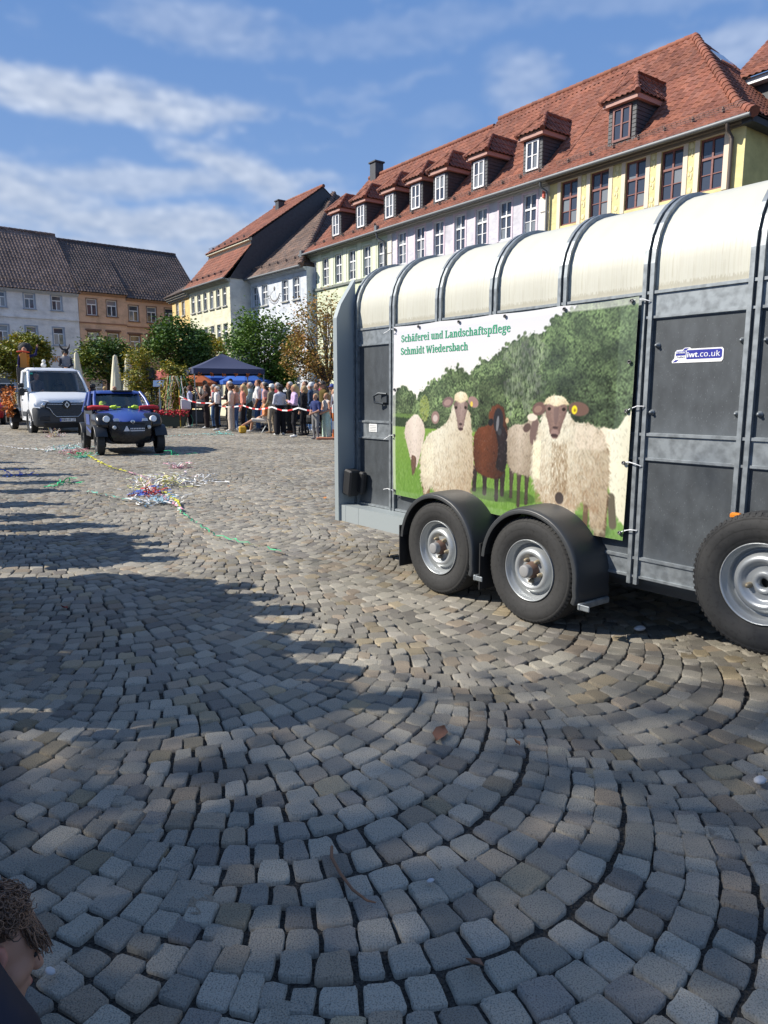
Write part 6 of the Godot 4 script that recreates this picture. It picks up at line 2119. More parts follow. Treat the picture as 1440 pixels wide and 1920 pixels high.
# ---------------------------------------------------------------- bodies as one continuous skin
# bones: [from, to, radius, radius, squeeze (per axis), region]; joined by a smooth minimum and meshed with surface nets
func skin_mesh(bones: Array, cell: float, soft: float) -> Array:
	var lo := Vector3(9, 9, 9)
	var hi := Vector3(-9, -9, -9)
	for b in bones:
		var r: float = maxf(b[2], b[3]) + cell * 3.0
		for q in [b[0], b[1]]:
			lo = lo.min(q - Vector3.ONE * r)
			hi = hi.max(q + Vector3.ONE * r)
	var nx := int((hi.x - lo.x) / cell) + 2
	var ny := int((hi.y - lo.y) / cell) + 2
	var nz := int((hi.z - lo.z) / cell) + 2
	var f := PackedFloat32Array()
	f.resize(nx * ny * nz)
	f.fill(1.0)
	var near := PackedFloat32Array()
	near.resize(nx * ny * nz)
	near.fill(9.0)
	var reg := PackedByteArray()
	reg.resize(nx * ny * nz)
	for b in bones:
		var a: Vector3 = b[0]
		var ab: Vector3 = b[1] - a
		var l2 := maxf(ab.length_squared(), 1e-9)
		var r0: float = b[2]
		var r1: float = b[3]
		var m := maxf(r0, r1) + soft + cell * 2.0
		var p0: Vector3 = (a.min(b[1]) - Vector3.ONE * m - lo) / cell
		var p1: Vector3 = (a.max(b[1]) + Vector3.ONE * m - lo) / cell
		var sq: Vector3 = Vector3.ONE / b[4]
		for z in range(maxi(0, int(p0.z)), mini(nz, int(p1.z) + 1)):
			for y in range(maxi(0, int(p0.y)), mini(ny, int(p1.y) + 1)):
				var i := (z * ny + y) * nx
				for x in range(maxi(0, int(p0.x)), mini(nx, int(p1.x) + 1)):
					var p := lo + Vector3(x, y, z) * cell - a
					var t := clampf(p.dot(ab) / l2, 0.0, 1.0)
					var d := ((p - ab * t) * sq).length() - lerpf(r0, r1, t)
					var k := i + x
					var o := f[k]
					var h := maxf(soft - absf(d - o), 0.0) / soft
					f[k] = minf(d, o) - h * h * soft * 0.25
					if d < near[k]:
						near[k] = d
						reg[k] = b[5]
	var v := PackedVector3Array()
	var rr := PackedByteArray()
	var id := {}
	var ix := PackedInt32Array()
	var offs := [0, 1, nx, nx + 1, nx * ny, nx * ny + 1, nx * ny + nx, nx * ny + nx + 1]
	var edges := [[0, 1], [0, 2], [0, 4], [1, 3], [1, 5], [2, 3], [2, 6], [3, 7], [4, 5], [4, 6], [5, 7], [6, 7]]
	var at := [Vector3(0, 0, 0), Vector3(1, 0, 0), Vector3(0, 1, 0), Vector3(1, 1, 0), Vector3(0, 0, 1), Vector3(1, 0, 1), Vector3(0, 1, 1), Vector3(1, 1, 1)]
	for z in nz - 1:
		for y in ny - 1:
			var i := (z * ny + y) * nx
			for x in nx - 1:
				var k := i + x
				var s := 0
				for e in 8:
					if f[k + offs[e]] < 0.0:
						s += 1
				if s == 0 or s == 8:
					continue
				var p := Vector3.ZERO
				var n := 0
				for e in edges:
					var d0 := f[k + offs[e[0]]]
					var d1 := f[k + offs[e[1]]]
					if (d0 < 0.0) != (d1 < 0.0):
						p += at[e[0]].lerp(at[e[1]], d0 / (d0 - d1))
						n += 1
				id[k] = v.size()
				v.append(lo + (Vector3(x, y, z) + p / n) * cell)
				rr.append(reg[k])
	var sx := 1
	var sy := nx
	var sz := nx * ny
	for k in id:
		for ax in [[sx, sy, sz], [sy, sz, sx], [sz, sx, sy]]:
			var a: float = f[k]
			var b: float = f[k + ax[0]]
			if (a < 0.0) == (b < 0.0):
				continue
			var q := [k, k - ax[1], k - ax[1] - ax[2], k - ax[2]]
			if not (id.has(q[1]) and id.has(q[2]) and id.has(q[3])):
				continue
			if a < 0.0:
				ix.append_array(PackedInt32Array([id[q[0]], id[q[2]], id[q[1]], id[q[0]], id[q[3]], id[q[2]]]))
			else:
				ix.append_array(PackedInt32Array([id[q[0]], id[q[1]], id[q[2]], id[q[0]], id[q[2]], id[q[3]]]))
	var nn := PackedVector3Array()
	nn.resize(v.size())
	for t in range(0, ix.size(), 3):
		var g := (v[ix[t + 2]] - v[ix[t]]).cross(v[ix[t + 1]] - v[ix[t]])
		for e in 3:
			nn[ix[t + e]] += g
	for k in nn.size():
		nn[k] = nn[k].normalized()
	return [v, nn, ix, rr]

func colored(s: Array, cols: Array) -> MB:
	var mb := MB.new()
	mb.v = s[0]
	mb.n = s[1]
	mb.ix = s[2]
	mb.c.resize(s[0].size())
	mb.uv.resize(s[0].size())
	for k in s[3].size():
		mb.c[k] = cols[mini(s[3][k], cols.size() - 1)]
	return mb

# regions: 0 skin, 1 hair line, 2 top, 3 sleeve, 4 hips and thighs, 5 shins, 6 shoes, 7 forearm
func pose_bones(pose: String) -> Array:
	var one := Vector3.ONE
	var b := []
	var flat := Vector3(1.0, 1.0, 0.72)
	var up := Vector3.ZERO
	var kneel := 0.0
	if pose == "sit":
		up = Vector3(0, -0.42, -0.1)
	b.append([Vector3(0, 0.9, 0) + up, Vector3(0, 1.02, 0) + up, 0.155, 0.14, flat, 4])
	b.append([Vector3(0, 1.06, 0) + up, Vector3(0, 1.34, -0.01) + up, 0.135, 0.165, flat, 2])
	b.append([Vector3(-0.14, 1.39, -0.01) + up, Vector3(0.14, 1.39, -0.01) + up, 0.075, 0.075, one, 2])
	b.append([Vector3(0, 1.42, 0) + up, Vector3(0, 1.54, 0.01) + up, 0.055, 0.052, one, 0])
	b.append([Vector3(0, 1.575, 0.025) + up, Vector3(0, 1.645, 0.0) + up, 0.07, 0.094, Vector3(0.86, 1.0, 1.0), 0])
	b.append([Vector3(0, 1.6, 0.09) + up, Vector3(0, 1.585, 0.108) + up, 0.014, 0.016, one, 0])
	for s in [-1.0, 1.0]:
		b.append([Vector3(0.085 * s, 1.6, 0.0) + up, Vector3(0.088 * s, 1.63, -0.005) + up, 0.018, 0.022, Vector3(0.5, 1, 1), 0])
		var hip := Vector3(0.09 * s, 0.88, 0) + up
		var knee := Vector3(0.1 * s, 0.49, 0.02)
		var ankle := Vector3(0.1 * s, 0.1, -0.02)
		if pose == "walk":
			knee = Vector3(0.09 * s, 0.5, 0.08 * s + 0.03)
			ankle = Vector3(0.09 * s, 0.1 + (0.04 if s < 0 else 0.0), 0.16 * s - 0.04)
		elif pose == "sit":
			knee = Vector3(0.1 * s, 0.48, 0.36)
			ankle = Vector3(0.1 * s, 0.12 + (0.16 if s > 0 else 0.0), 0.45 + (0.3 if s > 0 else 0.0))
		elif s > 0 and pose != "attention":
			knee = Vector3(0.12, 0.49, 0.05)
			ankle = Vector3(0.14, 0.1, 0.02)
		b.append([hip, knee, 0.095, 0.066, one, 4])
		b.append([knee, ankle, 0.062, 0.042, one, 5])
		b.append([ankle + Vector3(0, -0.055, -0.03), ankle + Vector3(0.015 * s, -0.062, 0.14), 0.044, 0.036, Vector3(1, 0.9, 1), 6])
		var sh := Vector3(0.19 * s, 1.38, -0.01) + up
		var el := Vector3(0.245 * s, 1.1, -0.03) + up
		var ha := Vector3(0.24 * s, 0.86, 0.07) + up
		if pose == "crossed":
			el = Vector3(0.235 * s, 1.12, 0.06) + up
			ha = Vector3(-0.06 * s, 1.16 + 0.04 * s, 0.19) + up
		elif pose == "phone":
			el = Vector3(0.2 * s, 1.2, 0.2) + up
			ha = Vector3(0.05 * s, 1.5, 0.32) + up
		elif pose == "front" or pose == "sit":
			el = Vector3(0.235 * s, 1.11, 0.02) + up
			ha = Vector3(0.06 * s, 1.0, 0.22) + up
		elif pose == "wave" and s > 0:
			el = Vector3(0.42, 1.45, 0.05) + up
			ha = Vector3(0.5, 1.72, 0.1) + up
		b.append([sh, el, 0.056, 0.045, one, 3])
		b.append([el, ha, 0.042, 0.032, one, 7])
		var d: Vector3 = (ha - el).normalized()
		b.append([ha, ha + d * 0.07, 0.034, 0.03, Vector3(0.8, 1, 1), 0])
		b.append([ha + d * 0.08, ha + d * 0.14, 0.026, 0.016, Vector3(0.8, 1, 1), 0])
	return b

var bodies := {}
const SKIN := Color(0.5, 0.28, 0.19)

# dress: top, sleeve, forearm, legs, shins, shoes; hair: style, colour
func person(label: String, at: Vector3, face: float, tall: float, pose: String, dress: Array, hair: Array, extra := "", group := "spectators behind the barrier tape") -> Node3D:
	var key := pose + (" skirt" if extra.contains("skirt") else "") + (" stout" if extra.contains("stout") else "") + (" wide" if extra.contains("wide") else "")
	if not bodies.has(key):
		var b := pose_bones(pose)
		if extra.contains("skirt"):
			b.append([Vector3(0, 0.92, 0), Vector3(0, 0.24, 0), 0.15, 0.2, Vector3(1, 1, 0.8), 4])
		if extra.contains("wide"):
			for s in [-1.0, 1.0]:
				b.append([Vector3(0.1 * s, 0.85, 0), Vector3(0.13 * s, 0.12, 0.0), 0.1, 0.1, Vector3(1, 1, 1), 4])
		if extra.contains("stout"):
			b.append([Vector3(0, 1.05, 0.05), Vector3(0, 1.2, 0.04), 0.17, 0.16, Vector3(1, 1, 0.85), 2])
		bodies[key] = skin_mesh(b, 0.026, 0.05)
	var p := thing("person", label, "person", at, deg_to_rad(face), group)
	var k := tall / 1.74
	p.scale = Vector3(k, k, k)
	var cols := [SKIN, SKIN, dress[0], dress[1], dress[3], dress[4], dress[5], dress[2]]
	obj("body", colored(bodies[key], cols), M.cloth, p)
	var dy := -0.42 if pose == "sit" else 0.0
	var dz := -0.1 if pose == "sit" else 0.0
	var hc := Vector3(0, 1.64 + dy, -0.012 + dz)
	var hm := mat(hair[1], 0.75)
	hm.rim_enabled = true
	hm.rim = 0.3
	var h := MB.new()
	match hair[0]:
		"short":
			h.ball(hc + Vector3(0, 0.022, -0.018), Vector3(0.092, 0.088, 0.1), 12, 8)
		"long":
			h.ball(hc + Vector3(0, 0.018, -0.018), Vector3(0.1, 0.098, 0.106), 12, 8)
			h.tube([hc + Vector3(0, 0.02, -0.06), hc + Vector3(0, -0.12, -0.085), hc + Vector3(0, -0.26, -0.1), hc + Vector3(0, -0.33, -0.1)], [0.09, 0.1, 0.085, 0.03], 10)
		"bob":
			h.ball(hc + Vector3(0, 0.012, -0.02), Vector3(0.108, 0.105, 0.11), 12, 8)
			h.tube([hc + Vector3(0, 0.0, -0.05), hc + Vector3(0, -0.1, -0.055), hc + Vector3(0, -0.15, -0.055)], [0.1, 0.098, 0.06], 10)
		"curly":
			h.ball(hc + Vector3(0, 0.015, -0.025), Vector3(0.112, 0.108, 0.115), 12, 8)
			for i in 40:
				var d := Vector3(rnd(-1, 1), rnd(-0.6, 1), rnd(-1, 0.5)).normalized()
				h.ball(hc + Vector3(0, 0.015, -0.025) + d * 0.105, Vector3.ONE * rnd(0.022, 0.034), 6, 4)
		"bun":
			h.ball(hc + Vector3(0, 0.02, -0.018), Vector3(0.093, 0.09, 0.101), 12, 8)
			h.ball(hc + Vector3(0, 0.08, -0.1), Vector3(0.045, 0.045, 0.045), 8, 6)
		"cap":
			h.lathe([Vector2(0.102, -0.01), Vector2(0.102, 0.03), Vector2(0.09, 0.075), Vector2(0.055, 0.1), Vector2(0.0, 0.107)], 14, Transform3D(Basis.IDENTITY, hc + Vector3(0, 0.01, -0.005)))
			h.slab(PackedVector2Array([Vector2(-0.075, 0), Vector2(0.075, 0), Vector2(0.06, 0.09), Vector2(0.0, 0.115), Vector2(-0.06, 0.09)]), 0.008, Transform3D(Basis.from_euler(Vector3(PI * 0.5 + 0.15, 0, 0)) * Basis.from_scale(Vector3(1, 1, -1)), hc + Vector3(0, 0.012, 0.075)))
		"beanie":
			h.lathe([Vector2(0.1, -0.03), Vector2(0.108, 0.0), Vector2(0.104, 0.05), Vector2(0.08, 0.1), Vector2(0.04, 0.125), Vector2(0.0, 0.13)], 14, Transform3D(Basis.IDENTITY, hc + Vector3(0, 0.01, -0.015)))
		"wig":
			h.ball(hc + Vector3(0, 0.03, -0.1), Vector3(0.25, 0.25, 0.13), 16, 10)
			for i in 60:
				var d := Vector3(rnd(-1, 1), rnd(-1, 1), rnd(-1, 0.3)).normalized()
				h.ball(hc + Vector3(0, 0.03, -0.1) + d * Vector3(0.24, 0.24, 0.12), Vector3.ONE * rnd(0.03, 0.05), 6, 4)
		"horned":
			h.ball(hc + Vector3(0, 0.02, -0.03), Vector3(0.14, 0.15, 0.14), 10, 7)
			for s in [-1.0, 1.0]:
				h.tube([hc + Vector3(0.07 * s, 0.1, 0), hc + Vector3(0.16 * s, 0.2, 0.02), hc + Vector3(0.2 * s, 0.34, 0.05)], [0.05, 0.035, 0.008], 6)
			h.tube([hc + Vector3(0, -0.02, 0.1), hc + Vector3(0, -0.05, 0.26)], [0.05, 0.01], 6)
	obj("cap" if hair[0] in ["cap", "beanie"] else "hair", h, hm, p)
	if hair[0] in ["cap", "beanie"]:
		var r := MB.new()
		r.ball(hc + Vector3(0, -0.01, -0.02), Vector3(0.09, 0.07, 0.095), 10, 6)
		obj("hair", r, mat(hair[2] if hair.size() > 2 else Color(0.16, 0.14, 0.12), 0.8), p)
	if not shared.has("eye"):
		var e := MB.new()
		e.ball(Vector3.ZERO, Vector3(0.012, 0.008, 0.006), 6, 4)
		shared["eye"] = e.mesh()
		var mo := MB.new()
		mo.ball(Vector3.ZERO, Vector3(0.022, 0.006, 0.006), 6, 4)
		shared["mouth"] = mo.mesh()
	for s in [-1.0, 1.0]:
		obj("eye", shared["eye"], M.black, p, Transform3D(Basis.IDENTITY, Vector3(0.032 * s, 1.622 + dy, 0.086 + dz)))
	obj("mouth", shared["mouth"], M.lips, p, Transform3D(Basis.IDENTITY, Vector3(0, 1.548 + dy, 0.088 + dz)))
	return p

func bag(label: String, at: Vector3, turn: float, s: Vector3, c: Color, strap := 0.5) -> void:
	var o := thing("bag", label, "bag", at, turn)
	var mb := MB.new()
	mb.cbox(Vector3.ZERO, s, minf(s.z, s.x) * 0.3)
	obj("pouch", mb, mat(c, 0.85), o)
	var st := MB.new()
	st.tube([Vector3(-s.x * 0.4, s.y * 0.45, 0), Vector3(-s.x * 0.2, s.y * 0.5 + strap * 0.8, -0.02), Vector3(0, s.y * 0.5 + strap, -0.03), Vector3(s.x * 0.2, s.y * 0.5 + strap * 0.8, -0.02), Vector3(s.x * 0.4, s.y * 0.45, 0)], 0.012, 6)
	obj("strap", st, mat(c.darkened(0.3), 0.85), o)

func build_people() -> void:
	M.lips = mat(Color(0.35, 0.12, 0.1), 0.7)
	var blk := Color(0.018, 0.018, 0.02)
	var wht := Color(0.72, 0.72, 0.7)
	var jean := Color(0.07, 0.13, 0.26)
	var shoe := Color(0.68, 0.68, 0.66)
	var brownh := Color(0.06, 0.03, 0.018)
	var greyh := Color(0.42, 0.41, 0.4)
	var blond := Color(0.5, 0.36, 0.16)
	var q := SKIN
	person("woman in patterned blue-white top at the left end of the tape", Vector3(-8.03, 0, -29.9), -80, 1.72, "stand", [Color(0.45, 0.47, 0.62), Color(0.45, 0.47, 0.62), q, blk, blk, shoe], ["bob", Color(0.1, 0.03, 0.02)])
	bag("white cloth tote bag hanging from a woman's shoulder", Vector3(-8.12, 0.95, -29.62), 0.1, Vector3(0.4, 0.42, 0.09), wht)
	person("woman in dark brown dress holding a phone up", Vector3(-7.03, 0, -28.6), -75, 1.72, "phone", [Color(0.05, 0.03, 0.028), q, q, Color(0.035, 0.025, 0.025), Color(0.035, 0.025, 0.025), wht], ["long", brownh], "wide")
	bag("taupe shoulder bag at the brown dress", Vector3(-7.2, 1.0, -28.35), 0.3, Vector3(0.3, 0.3, 0.12), Color(0.25, 0.2, 0.16))
	person("grey-haired person in a red waistcoat and jeans", Vector3(-6.85, 0, -29.1), -85, 1.74, "front", [Color(0.4, 0.03, 0.05), wht, q, jean, jean, blk], ["short", greyh])
	person("white-haired man in black jacket in the second row", Vector3(-5.9, 0, -27.6), -95, 1.84, "crossed", [blk, blk, blk, blk, blk, blk], ["short", Color(0.62, 0.61, 0.6)])
	person("person in white T-shirt and black trousers, small in front of the cream suit", Vector3(-6.24, 0, -27.0), -80, 1.64, "front", [wht, wht, q, blk, blk, wht], ["short", Color(0.5, 0.47, 0.43)])
	person("woman in cream trouser suit with dark curly hair", Vector3(-5.57, 0, -26.3), -85, 1.7, "front", [Color(0.66, 0.6, 0.52), Color(0.66, 0.6, 0.52), q, Color(0.6, 0.52, 0.43), Color(0.6, 0.52, 0.43), wht], ["curly", brownh], "wide")
	person("blond woman in coral top and black trousers", Vector3(-5.05, 0, -25.9), -85, 1.68, "stand", [Color(0.66, 0.27, 0.2), Color(0.66, 0.27, 0.2), Color(0.66, 0.27, 0.2), blk, blk, wht], ["long", blond])
	person("woman in pale shirt and blue jeans half hidden beside the coral top", Vector3(-5.5, 0, -26.8), -95, 1.66, "stand", [Color(0.6, 0.35, 0.28), q, q, jean * 1.3, jean * 1.3, wht], ["bob", Color(0.3, 0.18, 0.09)])
	person("grey-haired man in a green and white striped polo", Vector3(-5.2, 0, -28.0), -85, 1.8, "crossed", [Color(0.3, 0.42, 0.42), Color(0.42, 0.5, 0.5), q, Color(0.06, 0.065, 0.05), Color(0.06, 0.065, 0.05), blk], ["short", greyh], "stout")
	person("tanned man in white polo shirt and jeans", Vector3(-4.7, 0, -27.0), -88, 1.88, "stand", [wht, wht, Color(0.33, 0.17, 0.1), jean, jean, Color(0.2, 0.2, 0.2)], ["short", brownh], "stout")
	person("dark-haired woman in pink blouse behind the white polo", Vector3(-4.4, 0, -26.8), -95, 1.76, "stand", [Color(0.6, 0.36, 0.34), Color(0.6, 0.36, 0.34), q, Color(0.4, 0.06, 0.06), blk, blk], ["bob", blk])
	person("man in beige jacket and white cap, seen from behind", Vector3(-3.85, 0, -24.8), -110, 1.68, "front", [Color(0.26, 0.22, 0.15), Color(0.26, 0.22, 0.15), Color(0.26, 0.22, 0.15), Color(0.4, 0.33, 0.24), Color(0.4, 0.33, 0.24), Color(0.25, 0.18, 0.12)], ["cap", wht, greyh])
	person("woman in white shirt and wide black trousers, back to the square", Vector3(-3.4, 0, -23.6), -140, 1.62, "front", [Color(0.62, 0.62, 0.68), Color(0.62, 0.62, 0.68), Color(0.62, 0.62, 0.68), blk, blk, shoe], ["curly", blk], "wide")
	person("grey-haired man in dark grey suit behind the white shirt", Vector3(-3.25, 0, -24.9), -95, 1.76, "stand", [Color(0.06, 0.055, 0.05), Color(0.06, 0.055, 0.05), Color(0.06, 0.055, 0.05), Color(0.03, 0.03, 0.03), Color(0.03, 0.03, 0.03), Color(0.14, 0.07, 0.04)], ["short", greyh])
	person("blond woman in lilac sweater with folded arms", Vector3(-2.78, 0, -22.4), -70, 1.62, "crossed", [Color(0.58, 0.43, 0.64), Color(0.58, 0.43, 0.64), Color(0.58, 0.43, 0.64), blk, blk, wht], ["long", blond])
	person("person in black standing right behind the lilac sweater", Vector3(-2.6, 0, -23.4), -100, 1.6, "stand", [blk, blk, blk, blk, blk, blk], ["bob", Color(0.35, 0.24, 0.12)])
	person("person in denim jacket and white knitted cap", Vector3(-2.62, 0, -25.9), -100, 1.74, "stand", [Color(0.04, 0.07, 0.13), Color(0.04, 0.07, 0.13), Color(0.04, 0.07, 0.13), jean * 1.6, jean * 1.6, wht], ["beanie", Color(0.62, 0.62, 0.62), greyh])
	person("dark-haired man in dark jacket behind the boy", Vector3(-2.34, 0, -25.2), -60, 1.72, "stand", [Color(0.04, 0.045, 0.06), Color(0.04, 0.045, 0.06), q, jean, jean, Color(0.3, 0.3, 0.3)], ["short", brownh])
	person("boy in navy and pink shirt with grey trousers", Vector3(-2.03, 0, -21.4), -40, 1.34, "front", [Color(0.045, 0.06, 0.17), Color(0.045, 0.06, 0.17), q, Color(0.22, 0.22, 0.22), Color(0.22, 0.22, 0.22), Color(0.3, 0.3, 0.3)], ["short", blond])
	person("girl in pale mint trousers with long fair hair", Vector3(-1.72, 0, -21.5), -50, 1.36, "front", [Color(0.62, 0.56, 0.5), q, q, Color(0.5, 0.66, 0.56), Color(0.5, 0.66, 0.56), Color(0.5, 0.45, 0.4)], ["long", Color(0.33, 0.19, 0.08)], "wide")
	person("man in olive jacket and dark cap at the back", Vector3(-2.07, 0, -24.5), -60, 1.76, "stand", [Color(0.12, 0.09, 0.03), Color(0.12, 0.09, 0.03), Color(0.12, 0.09, 0.03), blk, blk, blk], ["cap", blk])
	person("person in a blue cap at the back right", Vector3(-1.8, 0, -25.0), -60, 1.68, "stand", [Color(0.08, 0.08, 0.07), Color(0.08, 0.08, 0.07), q, blk, blk, blk], ["cap", Color(0.03, 0.06, 0.25)])
	person("red-haired woman with sunglasses, scarf and blue jeans", Vector3(-1.42, 0, -22.2), -30, 1.6, "front", [Color(0.5, 0.46, 0.46), Color(0.2, 0.22, 0.28), Color(0.2, 0.22, 0.28), jean * 1.3, jean * 1.3, Color(0.14, 0.04, 0.04)], ["bob", Color(0.24, 0.055, 0.025)])
	var gl := thing("sunglasses", "dark sunglasses on the red-haired woman", "sunglasses", Vector3(-1.47, 1.49, -22.12), -0.52)
	var gm := MB.new()
	for s in [-1.0, 1.0]:
		gm.ball(Vector3(0.035 * s, 0, 0), Vector3(0.03, 0.024, 0.012), 8, 5)
	obj("lenses", gm, M.gloss_black, gl)
	person("person in light beige jacket and jeans beside the trailer's rear", Vector3(-1.25, 0, -22.0), -60, 1.42, "front", [Color(0.6, 0.5, 0.36), Color(0.6, 0.5, 0.36), Color(0.6, 0.5, 0.36), jean, jean, blk], ["short", brownh])
	bag("brown leather handbag at the beige jacket", Vector3(-1.5, 0.72, -21.85), 0.2, Vector3(0.3, 0.24, 0.1), Color(0.2, 0.06, 0.035), 0.3)
	var second := [["man with grey cap in the second row behind the brown dress", -6.9, -30.2, Color(0.2, 0.2, 0.22), "cap"], ["woman with dark bob behind the red waistcoat", -6.3, -29.6, Color(0.5, 0.5, 0.55), "bob"], ["tall man in dark shirt behind the cream suit", -5.5, -28.6, Color(0.06, 0.06, 0.09), "short"], ["man in blue shirt behind the striped polo", -4.9, -29.4, Color(0.12, 0.2, 0.4), "short"], ["woman in maroon cardigan behind the white polo", -4.2, -28.4, Color(0.25, 0.04, 0.06), "bob"], ["fair woman in grey coat behind the beige jacket", -3.5, -27.2, Color(0.3, 0.3, 0.3), "long"], ["man in black jacket behind the grey suit", -2.95, -27.0, blk, "short"], ["woman in wine-red top at the back between denim and olive", -2.4, -27.6, Color(0.3, 0.05, 0.1), "long"], ["boy in a light grey hoodie behind the girl", -1.6, -23.2, Color(0.4, 0.4, 0.42), "short"], ["woman with sunhat-blond hair behind the red-haired woman", -1.25, -24.6, Color(0.12, 0.16, 0.3), "bob"]]
	for e in second:
		person(e[0], Vector3(e[1], 0, e[2]), -85 + rnd(-15, 25), 1.5 if e[0].begins_with("boy") else rnd(1.68, 1.84), ["stand", "front"][rng.randi() % 2], [e[3], e[3], e[3], jean, jean, blk], [e[4], [brownh, greyh, blond][rng.randi() % 3]])
	# the one who sits, her chair, and the thing under her feet
	person("woman in orange sitting on a folding chair, legs stretched out", Vector3(-4.25, 0, -25.2), -80, 1.62, "sit", [Color(0.68, 0.3, 0.14), Color(0.68, 0.3, 0.14), q, Color(0.66, 0.62, 0.56), q, wht], ["short", Color(0.3, 0.06, 0.05)])
	var ch := thing("folding_chair", "metal folding chair under the woman in orange", "chair", Vector3(-4.15, 0, -25.2), deg_to_rad(-80))
	var seat := MB.new()
	seat.cbox(Vector3(0, 0.37, -0.05), Vector3(0.42, 0.03, 0.4), 0.01)
	obj("seat", seat, mat(Color(0.5, 0.45, 0.36), 0.7), ch)
	var bk := MB.new()
	bk.cbox(Vector3(0, 0.68, -0.27), Vector3(0.42, 0.22, 0.025), 0.01)
	obj("backrest", bk, mat(Color(0.5, 0.45, 0.36), 0.7), ch)
	for s in [-1.0, 1.0]:
		var lg := MB.new()
		lg.tube([Vector3(0.2 * s, 0, 0.14), Vector3(0.2 * s, 0.4, -0.1), Vector3(0.2 * s, 0.8, -0.28)], 0.012, 6)
		obj("leg", lg, M.galv, ch)
		lg = MB.new()
		lg.tube([Vector3(0.19 * s, 0, -0.26), Vector3(0.19 * s, 0.36, 0.1)], 0.012, 6)
		obj("leg", lg, M.galv, ch)
	var yb := thing("yellow_bag", "small yellow bag on the cobbles before the sitting woman", "bag", Vector3(-4.9, 0, -24.9), 0.3)
	var ym := MB.new()
	ym.cbox(Vector3(0, 0.13, 0), Vector3(0.26, 0.26, 0.14), 0.05)
	obj("pouch", ym, mat(Color(0.6, 0.35, 0.03), 0.7), yb)
	# musicians in the shade of the tent
	person("man in dark clothes standing under the tent", Vector3(-6.9, 0.25, -32.6), -20, 1.8, "front", [blk, blk, q, blk, blk, blk], ["short", brownh], "", "people under the tent")
	person("person in silver-grey hood under the tent", Vector3(-8.0, 0.2, -32.4), -10, 1.74, "front", [Color(0.3, 0.3, 0.32), Color(0.3, 0.3, 0.32), Color(0.3, 0.3, 0.32), Color(0.1, 0.1, 0.1), blk, blk], ["beanie", Color(0.42, 0.42, 0.44)], "", "people under the tent")
	person("musician in black between the birches", Vector3(-9.55, 0, -31.6), 10, 1.76, "phone", [blk, blk, q, blk, blk, blk], ["short", brownh], "", "people between the birches")
	person("person in grey costume beside the speaker", Vector3(-9.25, 0, -31.2), -10, 1.72, "stand", [Color(0.3, 0.31, 0.34), Color(0.3, 0.31, 0.34), q, Color(0.2, 0.2, 0.22), blk, blk], ["short", greyh], "", "people between the birches")
	# heads between the truck and the car
	var far := [["dark-haired person in black by the closed parasol", -14.5, blk, brownh, 170.0], ["person in a reddish top behind the truck's corner", -14.0, Color(0.25, 0.06, 0.05), brownh, 200.0], ["fair-haired person in white behind the truck", -13.6, wht, blond, 190.0], ["bald man in pale blue shirt behind the car", -13.1, Color(0.5, 0.52, 0.6), SKIN, 180.0], ["person in a coral shirt behind the car roof", -11.9, Color(0.6, 0.26, 0.2), brownh, 150.0], ["woman in pale yellow top behind the car roof", -11.5, Color(0.62, 0.6, 0.3), brownh, 160.0], ["bare-armed woman with raised hand behind the car", -10.9, Color(0.55, 0.35, 0.28), Color(0.18, 0.08, 0.04), 150.0]]
	for f in far:
		person(f[0], Vector3(f[1], 0, -35.0 + rnd(-0.5, 0.5)), f[4], rnd(1.66, 1.8), "stand", [f[2], f[2], q, jean, jean, blk], ["short", f[3]], "", "people behind the vehicles")
	# the crew: two on the bed, drivers
	var tt := Transform3D(Basis(Vector3.UP, 0.66), Vector3(-12.35, 0, -25.3) + Vector3(cos(0.66), 0, -sin(0.66)) * 0.92 + Vector3(sin(0.66), 0, cos(0.66)) * 0.9)
	var wig := person("reveller in a huge round black wig and orange robe on the truck bed", tt * Vector3(-0.6, 1.415, -2.9), 10, 1.66, "wave", [Color(0.6, 0.24, 0.04), Color(0.03, 0.03, 0.1), Color(0.03, 0.03, 0.1), Color(0.5, 0.2, 0.04), blk, blk], ["wig", blk], "", "revellers on the truck bed")
	var sc := MB.new()
	sc.slab(PackedVector2Array([Vector2(-0.12, 0.9), Vector2(0.13, 0.9), Vector2(0.12, 1.5), Vector2(-0.1, 1.5)]), 0.05, Transform3D(Basis.IDENTITY, Vector3(0, 0, 0.17)))
	obj("orange_scarf", sc, mat(Color(0.62, 0.24, 0.05), 0.85), wig)
	var bow := MB.new()
	bow.tube([Vector3(-0.22, 1.54, 0.2), Vector3(0.0, 1.56, 0.24), Vector3(0.24, 1.52, 0.2)], [0.03, 0.035, 0.03], 6)
	obj("red_bow", bow, mat(Color(0.6, 0.06, 0.02), 0.7), wig)
	person("reveller in grey cloak and black horned bird mask on the truck bed", tt * Vector3(0.8, 1.415, -2.8), 20, 1.6, "front", [Color(0.28, 0.28, 0.3), Color(0.05, 0.05, 0.06), Color(0.05, 0.05, 0.06), blk, blk, blk], ["horned", blk], "", "revellers on the truck bed")
	for e in [["straw bale under the reveller with the black wig", -0.6], ["straw bale under the masked reveller", 0.75]]:
		var bale := thing("straw_bale", e[0], "straw bale", tt * Vector3(e[1], 0.965, -2.95), 0.66)
		var bx := MB.new()
		bx.cbox(Vector3(0, 0.225, 0), Vector3(0.9, 0.45, 0.8), 0.05)
		obj("bale", bx, skin(mat(Color(0.42, 0.32, 0.13), 0.95), M.speck, M.soft, 0.5, 1.0, false), bale)
	var bird := thing("plush_bird", "white plush bird perched behind the truck cab roof", "toy", tt * Vector3(-0.1, 2.3, -2.34), 0.6)
	var bm := MB.new()
	bm.ball(Vector3(0, 0.1, 0), Vector3(0.1, 0.1, 0.14), 10, 6)
